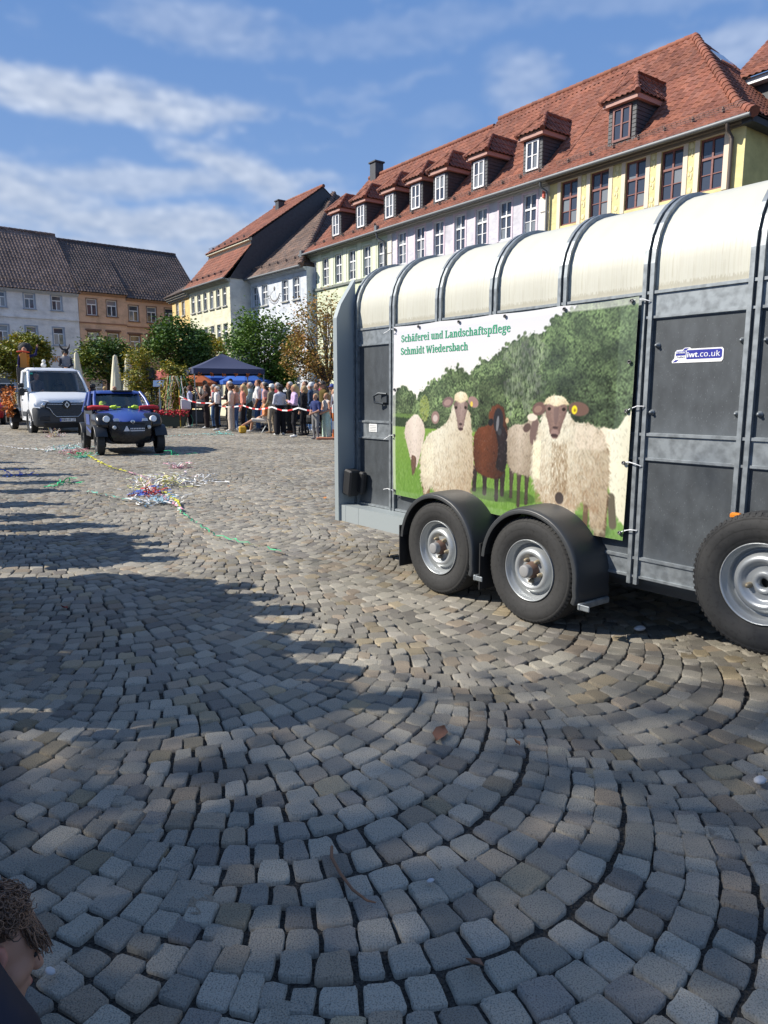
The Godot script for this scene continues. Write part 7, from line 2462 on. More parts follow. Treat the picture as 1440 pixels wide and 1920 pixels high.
	bm.ball(Vector3(0, 0.24, 0.09), Vector3(0.07, 0.07, 0.07), 10, 6)
	obj("body", bm, mat(Color(0.7, 0.7, 0.66), 0.9), bird)
	var bb := MB.new()
	bb.tube([Vector3(0, 0.23, 0.14), Vector3(0, 0.2, 0.27)], [0.03, 0.005], 6)
	obj("beak", bb, mat(Color(0.1, 0.1, 0.1), 0.5), bird)
	person("truck driver behind the windscreen", tt * Vector3(-0.55, 0.42, -1.55), 10, 1.66, "front", [Color(0.1, 0.1, 0.12), Color(0.1, 0.1, 0.12), q, blk, blk, blk], ["short", greyh], "", "people at the wheel")
	var hd := Vector3(sin(0.52), 0, cos(0.52))
	var ct := Transform3D(Basis(Vector3.UP, 0.52), Vector3(-5.62, 0, -15.85) - hd * 1.05)
	person("car driver wearing a neon yellow cap", ct * Vector3(-0.3, 0.08, -0.3), 30, 1.4, "sit", [Color(0.06, 0.06, 0.08), Color(0.06, 0.06, 0.08), q, blk, blk, blk], ["cap", Color(0.55, 0.75, 0.03)], "", "people at the wheel")
	# more onlookers on the near left, outside the picture, whose shadows fall into it
	var off := [[-2.1, -2.68, 1.76], [-2.3, -3.0, 1.7], [-2.45, -3.32, 1.78], [-2.6, -3.64, 1.72], [-2.76, -3.95, 1.8], [-2.92, -4.25, 1.74], [-3.0, -4.5, 1.66], [-3.88, -5.3, 1.76], [-4.0, -5.6, 1.72], [-4.15, -5.9, 1.78], [-4.32, -6.2, 1.7], [-4.8, -6.75, 1.72], [-5.4, -7.3, 1.72], [-6.35, -9.4, 1.74], [-6.7, -10.4, 1.7], [-7.1, -11.4, 1.78], [-8.2, -12.4, 1.72], [-5.9, -8.2, 1.7], [-9.0, -13.6, 1.75]]
	var wear := ["black coat", "grey jumper", "red jacket", "white shirt", "green parka", "blue jeans jacket", "brown cardigan", "striped shirt", "yellow raincoat", "navy coat", "beige trench coat", "purple fleece", "orange vest", "pink hoodie", "olive jacket", "tan waistcoat", "teal sweater", "checked shirt", "charcoal blazer"]
	var cl := [blk, greyh, Color(0.4, 0.03, 0.03), wht, Color(0.06, 0.12, 0.05), jean, Color(0.15, 0.08, 0.04), Color(0.5, 0.5, 0.55), Color(0.6, 0.45, 0.05), Color(0.02, 0.03, 0.08), Color(0.45, 0.36, 0.24), Color(0.2, 0.08, 0.25), Color(0.6, 0.25, 0.04), Color(0.6, 0.3, 0.35), Color(0.14, 0.13, 0.05), Color(0.4, 0.28, 0.15), Color(0.03, 0.25, 0.26), Color(0.3, 0.2, 0.2), Color(0.05, 0.05, 0.055)]
	for k in off.size():
		person("unseen onlooker in %s at the near left, casting shadow into view" % wear[k], Vector3(off[k][0], 0, off[k][1]), 80 + rnd(-20, 20), off[k][2], ["stand", "crossed", "front"][k % 3], [cl[k], cl[k], cl[k], blk, blk, blk], [["short", "bob", "long"][k % 3], brownh], "stout" if k % 2 else "", "unseen onlookers on the near left")
	for k in 9:  # a second row out of view, placed to close gaps in the shadow
		var b: Array = off[k]
		person("unseen onlooker in %s in the second row, placed to thicken the near left shadow" % wear[18 - k], Vector3(b[0] - 0.55, 0, b[1] - 0.16), 80 + rnd(-20, 20), b[2] - 0.02, ["front", "stand", "crossed"][k % 3], [cl[18 - k], cl[18 - k], cl[18 - k], jean, jean, blk], [["bob", "short", "long"][k % 3], greyh], "stout", "unseen onlookers on the near left")

# ---------------------------------------------------------------- trees
func leafy(label: String, called: String, at: Vector3, crown: Array, tones: Array, count: int, leaf: float, trunk: float, trunk_top: float, spread := 0.3, bark := Color(0.07, 0.055, 0.045)) -> void:
	var t := thing(called, label, "tree", at, 0.0, "trees round the square")
	var wood := MB.new()
	var lean := Vector3(rnd(-0.1, 0.1), trunk_top, rnd(-0.1, 0.1))
	wood.tube([Vector3.ZERO, lean * 0.5 + Vector3(rnd(-0.04, 0.04), 0, 0), lean], [trunk, trunk * 0.8, trunk * 0.62], 8)
	obj("trunk", wood, mat(bark, 0.9), t)
	var limbs := MB.new()
	var clumps := []
	for c in crown:
		# centre, radii, share
		var n := int(46 * c[2])
		for i in n:
			var d := Vector3(rnd(-1, 1), rnd(-1, 1), rnd(-1, 1))
			while d.length() > 1.0 or d.length() < 0.25:
				d = Vector3(rnd(-1, 1), rnd(-1, 1), rnd(-1, 1))
			d = d.normalized() * pow(d.length(), 0.45)
			clumps.append([c[0] + d * c[1], c[1]])
	for i in clumps.size():
		if i % 3 == 0:
			var e: Vector3 = clumps[i][0]
			var m := lean.lerp(e, 0.5) + Vector3(rnd(-0.15, 0.15), 0.1, rnd(-0.15, 0.15))
			limbs.tube([lean * 0.92, m, e], [trunk * 0.34, trunk * 0.2, 0.012], 5, false)
	obj("branches", limbs, mat(bark, 0.9), t).set_meta("kind", "stuff")
	var lv := MB.new()
	for i in count:
		var c: Array = clumps[rng.randi() % clumps.size()]
		var r: float = minf(c[1].x, c[1].y) * spread
		var p: Vector3 = c[0] + Vector3(rng.randfn(), rng.randfn(), rng.randfn()) * r * 0.6
		var tone: Color = tones[(hash(int(c[0].x * 40.0)) + i % 3) % tones.size()]
		var k := rnd(0.8, 1.6)
		lv.col = Color(tone.r * k, tone.g * k, tone.b * k)
		var b := Basis.from_euler(Vector3(rnd(-0.9, 0.9), rnd(0, TAU), rnd(-0.9, 0.9)))
		var s := leaf * rnd(0.6, 1.25)
		lv.quad(p - b.x * s * 0.55, p - b.z * s * 0.15 + b.z * -s * 0.2 + b.x * 0.0, p + b.x * s * 0.55, p + b.z * s * 0.4)
	var lm := mat(Color.WHITE, 0.6, 0.0, 0.4)
	lm.backlight_enabled = true
	lm.backlight = Color(0.5, 0.55, 0.28)
	obj("crown", lv, lm, t).set_meta("kind", "stuff")

func build_trees() -> void:
	var green := [Color(0.075, 0.14, 0.025), Color(0.1, 0.17, 0.03), Color(0.06, 0.11, 0.022), Color(0.12, 0.19, 0.045)]
	var deep := [Color(0.06, 0.115, 0.035), Color(0.08, 0.14, 0.045), Color(0.05, 0.09, 0.03)]
	var olive := [Color(0.14, 0.16, 0.03), Color(0.18, 0.19, 0.035), Color(0.1, 0.12, 0.026)]
	var gold := [Color(0.34, 0.27, 0.04), Color(0.27, 0.23, 0.04), Color(0.2, 0.2, 0.04), Color(0.38, 0.27, 0.05)]
	var rust := [Color(0.3, 0.17, 0.06), Color(0.22, 0.15, 0.05), Color(0.24, 0.2, 0.055), Color(0.36, 0.2, 0.07)]
	leafy("round yellow-green tree behind the white truck", "linden_tree", Vector3(-20.8, 0, -42.0), [[Vector3(0, 3.5, 0), Vector3(1.35, 1.15, 1.35), 1.5]], gold + olive + olive, 9000, 0.17, 0.13, 2.5)
	leafy("olive ball-shaped tree before the orange houses", "linden_tree", Vector3(-16.0, 0, -42.0), [[Vector3(0, 3.3, 0), Vector3(1.5, 1.15, 1.4), 1.6]], olive + deep, 9500, 0.17, 0.12, 2.4)
	leafy("dark green round tree left of the tent", "linden_tree", Vector3(-11.5, 0, -41.0), [[Vector3(0, 3.95, 0), Vector3(1.65, 1.45, 1.5), 1.8]], deep + green, 11000, 0.17, 0.14, 2.7)
	leafy("small golden tree in front of the cream house", "linden_tree", Vector3(-10.7, 0, -44.0), [[Vector3(0, 3.85, 0), Vector3(1.2, 0.9, 1.2), 1.2]], gold, 4500, 0.17, 0.11, 2.9)
	leafy("large bright green tree right behind the tent", "linden_tree", Vector3(-6.4, 0, -38.5), [[Vector3(0, 3.7, 0), Vector3(1.75, 1.75, 1.7), 2.0], [Vector3(0.4, 2.4, 0), Vector3(1.3, 0.9, 1.3), 0.7]], green, 12000, 0.16, 0.16, 2.3)
	leafy("sparse rust-brown tree with bare twigs beside the trailer", "linden_tree", Vector3(-2.5, 0, -31.5), [[Vector3(-0.1, 3.7, 0), Vector3(1.35, 1.75, 1.3), 1.7], [Vector3(-1.2, 3.0, 0.2), Vector3(0.7, 1.0, 0.8), 0.6]], rust, 6200, 0.115, 0.13, 2.0, 0.34)
	leafy("slender light green birch set up beside the speaker", "birch_tree", Vector3(-10.55, 0, -31.5), [[Vector3(0, 2.3, 0), Vector3(0.62, 1.15, 0.55), 1.2], [Vector3(0.1, 1.2, 0), Vector3(0.68, 0.8, 0.6), 1.0]], gold + olive, 6500, 0.1, 0.045, 2.2, 0.4, Color(0.4, 0.38, 0.34))
	leafy("cut birch sapling standing left of the tent", "birch_tree", Vector3(-8.75, 0, -30.6), [[Vector3(0, 1.7, 0), Vector3(0.6, 0.95, 0.5), 1.2]], olive + gold, 4500, 0.1, 0.04, 1.8, 0.4, Color(0.4, 0.38, 0.34))
	# a lime on the near left, out of view, placed to shade the foreground
	leafy("unseen tall lime tree on the near left, placed to shade the foreground", "linden_tree", Vector3(-11.7, 0, -0.45), [[Vector3(0, 9.0, 0), Vector3(2.9, 1.6, 1.6), 4.0]], green, 17000, 0.085, 0.2, 7.2, 0.5)

# ---------------------------------------------------------------- things on the square
func build_square_things() -> void:
	# navy pavilion
	var t := thing("pavilion_tent", "navy blue pavilion tent with pyramid roof", "tent", Vector3(-7.1, 0, -32.0), 0.42)
	var h := 1.5
	var mb := MB.new()
	var pk := Vector3(0, 3.12, 0)
	var c := [Vector3(-h, 2.42, h), Vector3(h, 2.42, h), Vector3(h, 2.42, -h), Vector3(-h, 2.42, -h)]
	for k in 4:
		var a: Vector3 = c[k]
		var b: Vector3 = c[(k + 1) % 4]
		var rows := []
		for j in 7:
			var v := j / 6.0
			var row := []
			for i in 7:
				var u := i / 6.0
				row.append(a.lerp(b, u).lerp(pk, v) - Vector3(0, 0.1 * sin(PI * v) * (0.4 + 0.6 * sin(PI * u)), 0))
			rows.append(row)
		mb.sheet(rows)
		var o := Vector3(0, -0.22, 0)
		mb.quad(a + o, b + o, b, a)
	var navy := mat(Color(0.035, 0.045, 0.1), 0.75)
	navy.backlight_enabled = true
	navy.backlight = Color(0.1, 0.1, 0.2)
	obj("canopy", mb, navy, t)
	for q in c:
		var post := MB.new()
		post.cbox(Vector3(q.x * 0.97, 1.2, q.z * 0.97), Vector3(0.05, 2.4, 0.05), 0.008)
		obj("post", post, M.galv, t)
	for k in 6:
		var g := MB.new()
		var p := Vector3(lerpf(-h, h, (k + 0.5) / 6.0), 2.2, h + 0.02)
		for i in 10:
			g.ball(p + Vector3(rnd(-0.07, 0.07), rnd(-0.1, 0.05), rnd(-0.03, 0.03)), Vector3.ONE * 0.03, 5, 3)
		obj("orange_posy", g, mat(Color(0.5, 0.13, 0.02), 0.8), t)
	# blue market umbrellas and an orange one behind the tent
	var um := [["blue market umbrella behind the tent, left of the two", Vector3(-9.0, 0, -38.0), 1.5, 2.75, Color(0.02, 0.1, 0.4)], ["blue market umbrella behind the tent, right of the two", Vector3(-7.2, 0, -37.5), 1.5, 2.6, Color(0.02, 0.1, 0.42)], ["faded red market umbrella behind the birches", Vector3(-11.9, 0, -39.0), 1.1, 2.75, Color(0.42, 0.1, 0.08)], ["orange-red market umbrella at the tent's left side", Vector3(-9.4, 0, -36.5), 1.0, 2.5, Color(0.5, 0.13, 0.04)]]
	for u in um:
		var o := thing("market_umbrella", u[0], "umbrella", u[1], 0.2)
		var cv := MB.new()
		var top := Vector3(0, u[3], 0)
		for k in 8:
			var a0 := TAU * k / 8.0
			var a1 := TAU * (k + 1) / 8.0
			var p0: Vector3 = Vector3(cos(a0), 0, -sin(a0)) * u[2] + Vector3(0, u[3] - 0.55, 0)
			var p1: Vector3 = Vector3(cos(a1), 0, -sin(a1)) * u[2] + Vector3(0, u[3] - 0.55, 0)
			cv.tri(p0, p1, top)
			cv.quad(p0 + Vector3.DOWN * 0.18, p1 + Vector3.DOWN * 0.18, p1, p0)
		var cm := mat(u[4], 0.8)
		cm.backlight_enabled = true
		cm.backlight = Color(0.3, 0.3, 0.3)
		obj("canopy", cv, cm, o)
		var po := MB.new()
		po.tube([Vector3.ZERO, top], 0.03, 6)
		obj("pole", po, M.galv, o)
	# closed cream parasols
	var ps := [["closed cream parasol right behind the truck cab, largest of the four", -16.0, 3.55, 0.36], ["closed cream parasol half hidden behind the masked reveller", -16.6, 3.5, 0.3], ["closed cream parasol left of the twin pair by the birch", -14.0, 3.4, 0.34], ["closed cream parasol right of the twin pair by the birch", -13.35, 3.45, 0.36]]
	for p in ps:
		var o := thing("closed_parasol", p[0], "parasol", Vector3(p[1], 0, -38.0), 0.0, "closed cream parasols")
		var cl := MB.new()
		var rows := []
		for q in [[0.9, 0.28], [1.1, p[3]], [1.5, p[3] * 0.92], [2.2, p[3] * 0.66], [2.9, p[3] * 0.42], [p[2] - 0.06, 0.09], [p[2], 0.02]]:
			var row := []
			for k in 20:
				var a := -TAU * k / 20.0
				var rr: float = q[1] * (1.0 + 0.16 * cos(a * 8.0 + q[0]))
				row.append(Vector3(cos(a) * rr, q[0], sin(a) * rr))
			rows.append(row)
		cl.sheet(rows, true)
		obj("folded_canopy", cl, mat(Color(0.66, 0.62, 0.46), 0.85), o)
		var po := MB.new()
		po.tube([Vector3.ZERO, Vector3(0, p[2] + 0.03, 0)], 0.03, 8)
		po.cbox(Vector3(0, 0.05, 0), Vector3(0.6, 0.1, 0.6), 0.02)
		obj("pole", po, M.galv, o)
	# loudspeaker on a stand
	var sp := thing("loudspeaker", "black loudspeaker mounted high between the birches", "loudspeaker", Vector3(-10.05, 1.98, -31.3), 0.2)
	var sm := MB.new()
	sm.cbox(Vector3(0, 0.25, 0), Vector3(0.36, 0.52, 0.3), 0.03)
	obj("cabinet", sm, M.black, sp)
	for q in [[0.18, 0.13], [0.4, 0.07]]:
		var cone := MB.new()
		cone.lathe([Vector2(q[1], 0), Vector2(q[1], 0.012), Vector2(q[1] * 0.85, 0.014), Vector2(q[1] * 0.3, 0.002), Vector2(0, 0.008)], 18, Transform3D(Basis.from_euler(Vector3(PI * 0.5, 0, 0)), Vector3(0, q[0], 0.15)))
		obj("cone", cone, M.galv_dark, sp)
	var st := thing("speaker_stand", "tripod stand below the loudspeaker", "stand", Vector3(-10.05, 0, -31.3), 0.2)
	var sm2 := MB.new()
	sm2.tube([Vector3(0, 0.2, 0), Vector3(0, 1.98, 0)], 0.025, 6)
	obj("pole", sm2, M.black, st)
	for k in 3:
		var lg := MB.new()
		var a := TAU * k / 3.0
		lg.tube([Vector3(0, 0.75, 0), Vector3(cos(a) * 0.45, 0.015, sin(a) * 0.45)], 0.018, 6)
		obj("leg", lg, M.black, st)
	var ea := thing("silver_stand", "silver folding music stand in front of the birch", "stand", Vector3(-9.5, 0, -30.7), 0.1)
	for k in 3:
		var lg := MB.new()
		lg.tube([Vector3(0, 1.75, 0), Vector3(0.05 - k * 0.04, 0.9, 0.02), Vector3(0.32 - k * 0.32, 0.0, 0.25 - absf(k - 1) * 0.3)], 0.018, 6)
		obj("leg", lg, M.chrome, ea)
	var top := MB.new()
	top.cbox(Vector3(0, 1.8, 0.02), Vector3(0.5, 0.3, 0.03), 0.008, Basis(Vector3.RIGHT, -0.4))
	obj("rest", top, M.chrome, ea)
	# planted float with red flowers, a bucket, amplifier
	var fl := thing("flower_trough", "long dark trough of red flowers beside the blue car", "planter", Vector3(-9.2, 0, -29.2), 0.12)
	var tr := MB.new()
	tr.slab(PackedVector2Array([Vector2(-1.05, 0.06), Vector2(1.05, 0.06), Vector2(1.2, 0.52), Vector2(-1.2, 0.52)]), 0.6, Transform3D(Basis.IDENTITY, Vector3(0, 0, -0.3)))
	obj("trough", tr, mat(Color(0.045, 0.055, 0.035), 0.7), fl)
	var fm := MB.new()
	for i in 700:
		var p := Vector3(rnd(-1.25, 1.25), rnd(0.48, 0.72), rnd(-0.38, 0.38))
		var cc := rnd(0.6, 1.2)
		fm.col = Color(0.55 * cc, 0.03 * cc, 0.05 * cc) if rng.randf() < 0.8 else Color(0.05, 0.12, 0.03)
		var b := Basis.from_euler(Vector3(rnd(0, 6), rnd(0, 6), rnd(0, 6))) * 0.05
		fm.quad(p - b.x, p - b.y, p + b.x, p + b.y)
	obj("flowers", fm, mat(Color.WHITE, 0.8), fl).set_meta("kind", "stuff")
	for s in [-0.7, 0.7]:
		var ft := MB.new()
		ft.cbox(Vector3(s, 0.035, 0), Vector3(0.12, 0.07, 0.5), 0.01)
		obj("foot", ft, M.black, fl)
	var bu := thing("bucket", "white bucket with yellow and red print on the flower trough", "bucket", Vector3(-9.62, 0.66, -29.1), 0.0)
	var bm := MB.new()
	bm.lathe([Vector2(0.0, 0.0), Vector2(0.11, 0.0), Vector2(0.14, 0.3), Vector2(0.145, 0.31), Vector2(0.135, 0.31), Vector2(0.12, 0.05)], 18)
	obj("shell", bm, M.white, bu)
	var bl := MB.new()
	bl.lathe([Vector2(0.118, 0.08), Vector2(0.137, 0.24)], 18)
	obj("label_band", bl, mat(Color(0.6, 0.42, 0.05), 0.6), bu)
	var am := thing("amplifier", "black amplifier rack under the tent's left post", "amplifier", Vector3(-8.1, 0, -31.2), 0.3)
	for k in 2:
		var ab := MB.new()
		ab.cbox(Vector3(0, 0.4 + k * 0.66, 0), Vector3(0.6, 0.6, 0.5), 0.02)
		obj("case", ab, M.black, am)
		var ag := MB.new()
		ag.box(Vector3(0, 0.4 + k * 0.66, 0.255), Vector3(0.5, 0.46, 0.01))
		obj("grille", ag, M.galv_dark, am)
	# dark parked car behind the crowd
	var pc := thing("parked_car", "dark blue estate car parked behind the spectators", "car", Vector3(-3.3, 0, -32.8), 1.3)
	var pb := MB.new()
	loft(pb, [ring(0.25, 2.1, -2.1, 0.8, 0.3, 0.3), ring(0.55, 2.15, -2.15, 0.88, 0.35, 0.3), ring(0.9, 1.95, -2.1, 0.86, 0.35, 0.3), ring(0.98, 1.0, -2.05, 0.8, 0.2, 0.25)])
	obj("body", pb, mat(Color(0.015, 0.02, 0.035), 0.25), pc)
	var pg := MB.new()
	loft(pg, [ring(0.98, 0.95, -2.0, 0.79, 0.2, 0.2), ring(1.4, 0.2, -1.75, 0.63, 0.2, 0.2)])
	obj("cabin_glass", pg, M.dark_glass, pc)
	var pr := MB.new()
	loft(pr, [ring(1.39, 0.22, -1.76, 0.65, 0.2, 0.2), ring(1.47, 0.1, -1.6, 0.58, 0.2, 0.2)])
	obj("roof", pr, mat(Color(0.015, 0.02, 0.035), 0.25), pc)
	for s in [-1.0, 1.0]:
		for z in [1.3, -1.3]:
			road_wheel(pc, Vector3(0.8 * s, 0.31, z), 0.31, 0.2, s, 5, M.chrome)
	# a pushchair, dark, behind the gap in the crowd
	var pu := thing("pushchair", "black pushchair parked behind the lilac sweater", "pushchair", Vector3(-2.45, 0, -24.2), 0.5)
	for s in [-1.0, 1.0]:
		for z in [-0.3, 0.3]:
			var w := MB.new()
			w.lathe([Vector2(0.09, -0.02), Vector2(0.13, -0.02), Vector2(0.14, 0.0), Vector2(0.13, 0.02), Vector2(0.09, 0.02)], 16, Transform3D(Basis.from_euler(Vector3(0, 0, PI * 0.5)), Vector3(0.27 * s, 0.14, z)))
			obj("wheel", w, M.black, pu)
		var fr := MB.new()
		fr.tube([Vector3(0.26 * s, 0.14, 0.3), Vector3(0.26 * s, 0.6, -0.1), Vector3(0.26 * s, 1.02, -0.5)], 0.016, 6)
		fr.tube([Vector3(0.26 * s, 0.14, -0.3), Vector3(0.26 * s, 0.6, 0.1)], 0.016, 6)
		obj("frame", fr, M.galv_dark, pu)
	var pseat := MB.new()
	pseat.cbox(Vector3(0, 0.5, 0.05), Vector3(0.46, 0.3, 0.5), 0.08)
	pseat.cbox(Vector3(0, 0.75, -0.18), Vector3(0.46, 0.4, 0.2), 0.08, Basis(Vector3.RIGHT, -0.4))
	obj("seat", pseat, M.black, pu)
	# no-entry style round sign edge beside the trailer
	# barrier: post with foot, tape to the left
	var bp := thing("barrier_post", "orange and white barrier post on a flat foot beside the girl", "barrier post", Vector3(-1.5, 0, -21.3), 0.1)
	for k in 4:
		var pm := MB.new()
		pm.tube([Vector3(0, 0.06 + k * 0.24, 0), Vector3(0, 0.3 + k * 0.24, 0)], 0.035, 10)
		obj("post_band", pm, mat(Color(0.6, 0.16, 0.03) if k % 2 == 0 else Color(0.7, 0.68, 0.64), 0.5), bp)
	var ft2 := MB.new()
	ft2.cbox(Vector3(-0.1, 0.035, 0), Vector3(0.8, 0.07, 0.4), 0.015)
	obj("foot", ft2, mat(Color(0.4, 0.16, 0.09), 0.8), bp)
	var bp2 := thing("barrier_post", "yellow and red barrier post at the tape's left end", "barrier post", Vector3(-8.2, 0, -29.0), 0.0)
	for k in 5:
		var pm := MB.new()
		pm.tube([Vector3(0, 0.02 + k * 0.3, 0), Vector3(0, 0.32 + k * 0.3, 0)], 0.02, 8)
		obj("post_band", pm, mat(Color(0.6, 0.4, 0.04) if k % 2 == 0 else Color(0.4, 0.08, 0.03), 0.6), bp2)
	var tp := thing("barrier_tape", "red and white barrier tape strung before the spectators", "tape", Vector3.ZERO)
	var path := [Vector3(-8.2, 1.28, -29.0), Vector3(-6.6, 1.02, -27.4), Vector3(-5.0, 0.95, -25.6), Vector3(-3.6, 0.93, -23.2), Vector3(-2.6, 0.92, -21.9), Vector3(-1.5, 0.93, -21.3), Vector3(0.6, 0.95, -19.9)]
	for k in path.size() - 1:
		var a: Vector3 = path[k]
		var b: Vector3 = path[k + 1]
		var n := int(a.distance_to(b) / 0.3)
		for i in n:
			var s0 := float(i) / n
			var s1 := float(i + 1) / n
			var p0 := a.lerp(b, s0) - Vector3(0, 0.1 * sin(PI * s0), 0)
			var p1 := a.lerp(b, s1) - Vector3(0, 0.1 * sin(PI * s1), 0)
			var sg := MB.new()
			var d := (p1 - p0).normalized()
			var side := d.cross(Vector3.UP).normalized() * 0.002
			var u := Vector3(0, 0.022, 0)
			sg.quad(p0 - u - side, p1 - u - side, p1 + u - side, p0 + u - side)
			sg.quad(p1 - u + side, p0 - u + side, p0 + u + side, p1 + u + side)
			obj("tape_stripe", sg, M.tape_red if i % 2 else M.white, tp)
	# ribbons round a maypole bundle at the birch
	var rb := thing("ribbon_bundle", "coloured crepe ribbons trailing from the birch sapling", "ribbons", Vector3(-8.55, 0, -30.0))
	for k in 16:
		var mbr := MB.new()
		var x := rnd(-0.4, 0.4)
		var pts := []
		for j in 8:
			pts.append(Vector3(x + rnd(-0.05, 0.05) + 0.25 * signf(x) * (1.0 - j / 7.0), j * 0.3, rnd(-0.15, 0.2)))
		mbr.tube(pts, 0.012, 4, false)
		obj("ribbon", mbr, mat([Color(0.62, 0.62, 0.6), Color(0.1, 0.45, 0.3), Color(0.55, 0.3, 0.25), Color(0.6, 0.6, 0.4)][k % 4], 0.8), rb)

# ---------------------------------------------------------------- what lies on the cobbles
func streamer(label: String, pts: Array, c: Color, wide := 0.02) -> void:
	var o := thing("paper_streamer", label, "streamer", Vector3(pts[0].x, 0, pts[0].y))
	var mb := MB.new()
	var cur := Curve3D.new()
	for p in pts:
		cur.add_point(Vector3(p.x - pts[0].x, 0.012, p.y - pts[0].y), Vector3.ZERO, Vector3.ZERO)
	var len := cur.get_baked_length()
	var n := int(len / 0.06) + 2
	var last := Vector3.ZERO
	for i in n:
		var p := cur.sample_baked(len * i / (n - 1.0)) + Vector3(rnd(-0.02, 0.02), 0.012 + absf(sin(i * 0.9)) * 0.02, rnd(-0.02, 0.02))
		if i > 0:
			var d := (p - last).normalized()
			var s := d.cross(Vector3.UP).rotated(d, rnd(-0.5, 0.5)) * wide
			mb.quad(last - s, p - s, p + s, last + s)
		last = p
	obj("strip", mb, mat(c, 0.85), o)

func tangle(label: String, at: Vector2, size: Vector2, cols: Array, n: int, high := 0.1) -> void:
	var o := thing("paper_tangle", label, "streamers", Vector3(at.x, 0, at.y))
	var by := {}
	for i in n:
		var c: Color = cols[rng.randi() % cols.size()]
		if not by.has(c):
			by[c] = MB.new()
		var mb: MB = by[c]
		var p := Vector3(rng.randfn() * size.x * 0.26, 0.015, rng.randfn() * size.y * 0.26)
		var d := Vector3(rnd(-1, 1), rnd(-0.2, 0.6), rnd(-1, 1)).normalized()
		for k in 7:
			d = (d + Vector3(rnd(-0.8, 0.8), rnd(-0.5, 0.45), rnd(-0.8, 0.8))).normalized()
			var q := p + d * 0.05
			q.y = clampf(q.y, 0.01, high)
			var s := d.cross(Vector3(rnd(-1, 1), 1, rnd(-1, 1))).normalized() * 0.008
			mb.quad(p - s, q - s, q + s, p + s)
			p = q
	for c in by:
		obj("paper_strips", by[c], mat(c, 0.85), o).set_meta("kind", "stuff")

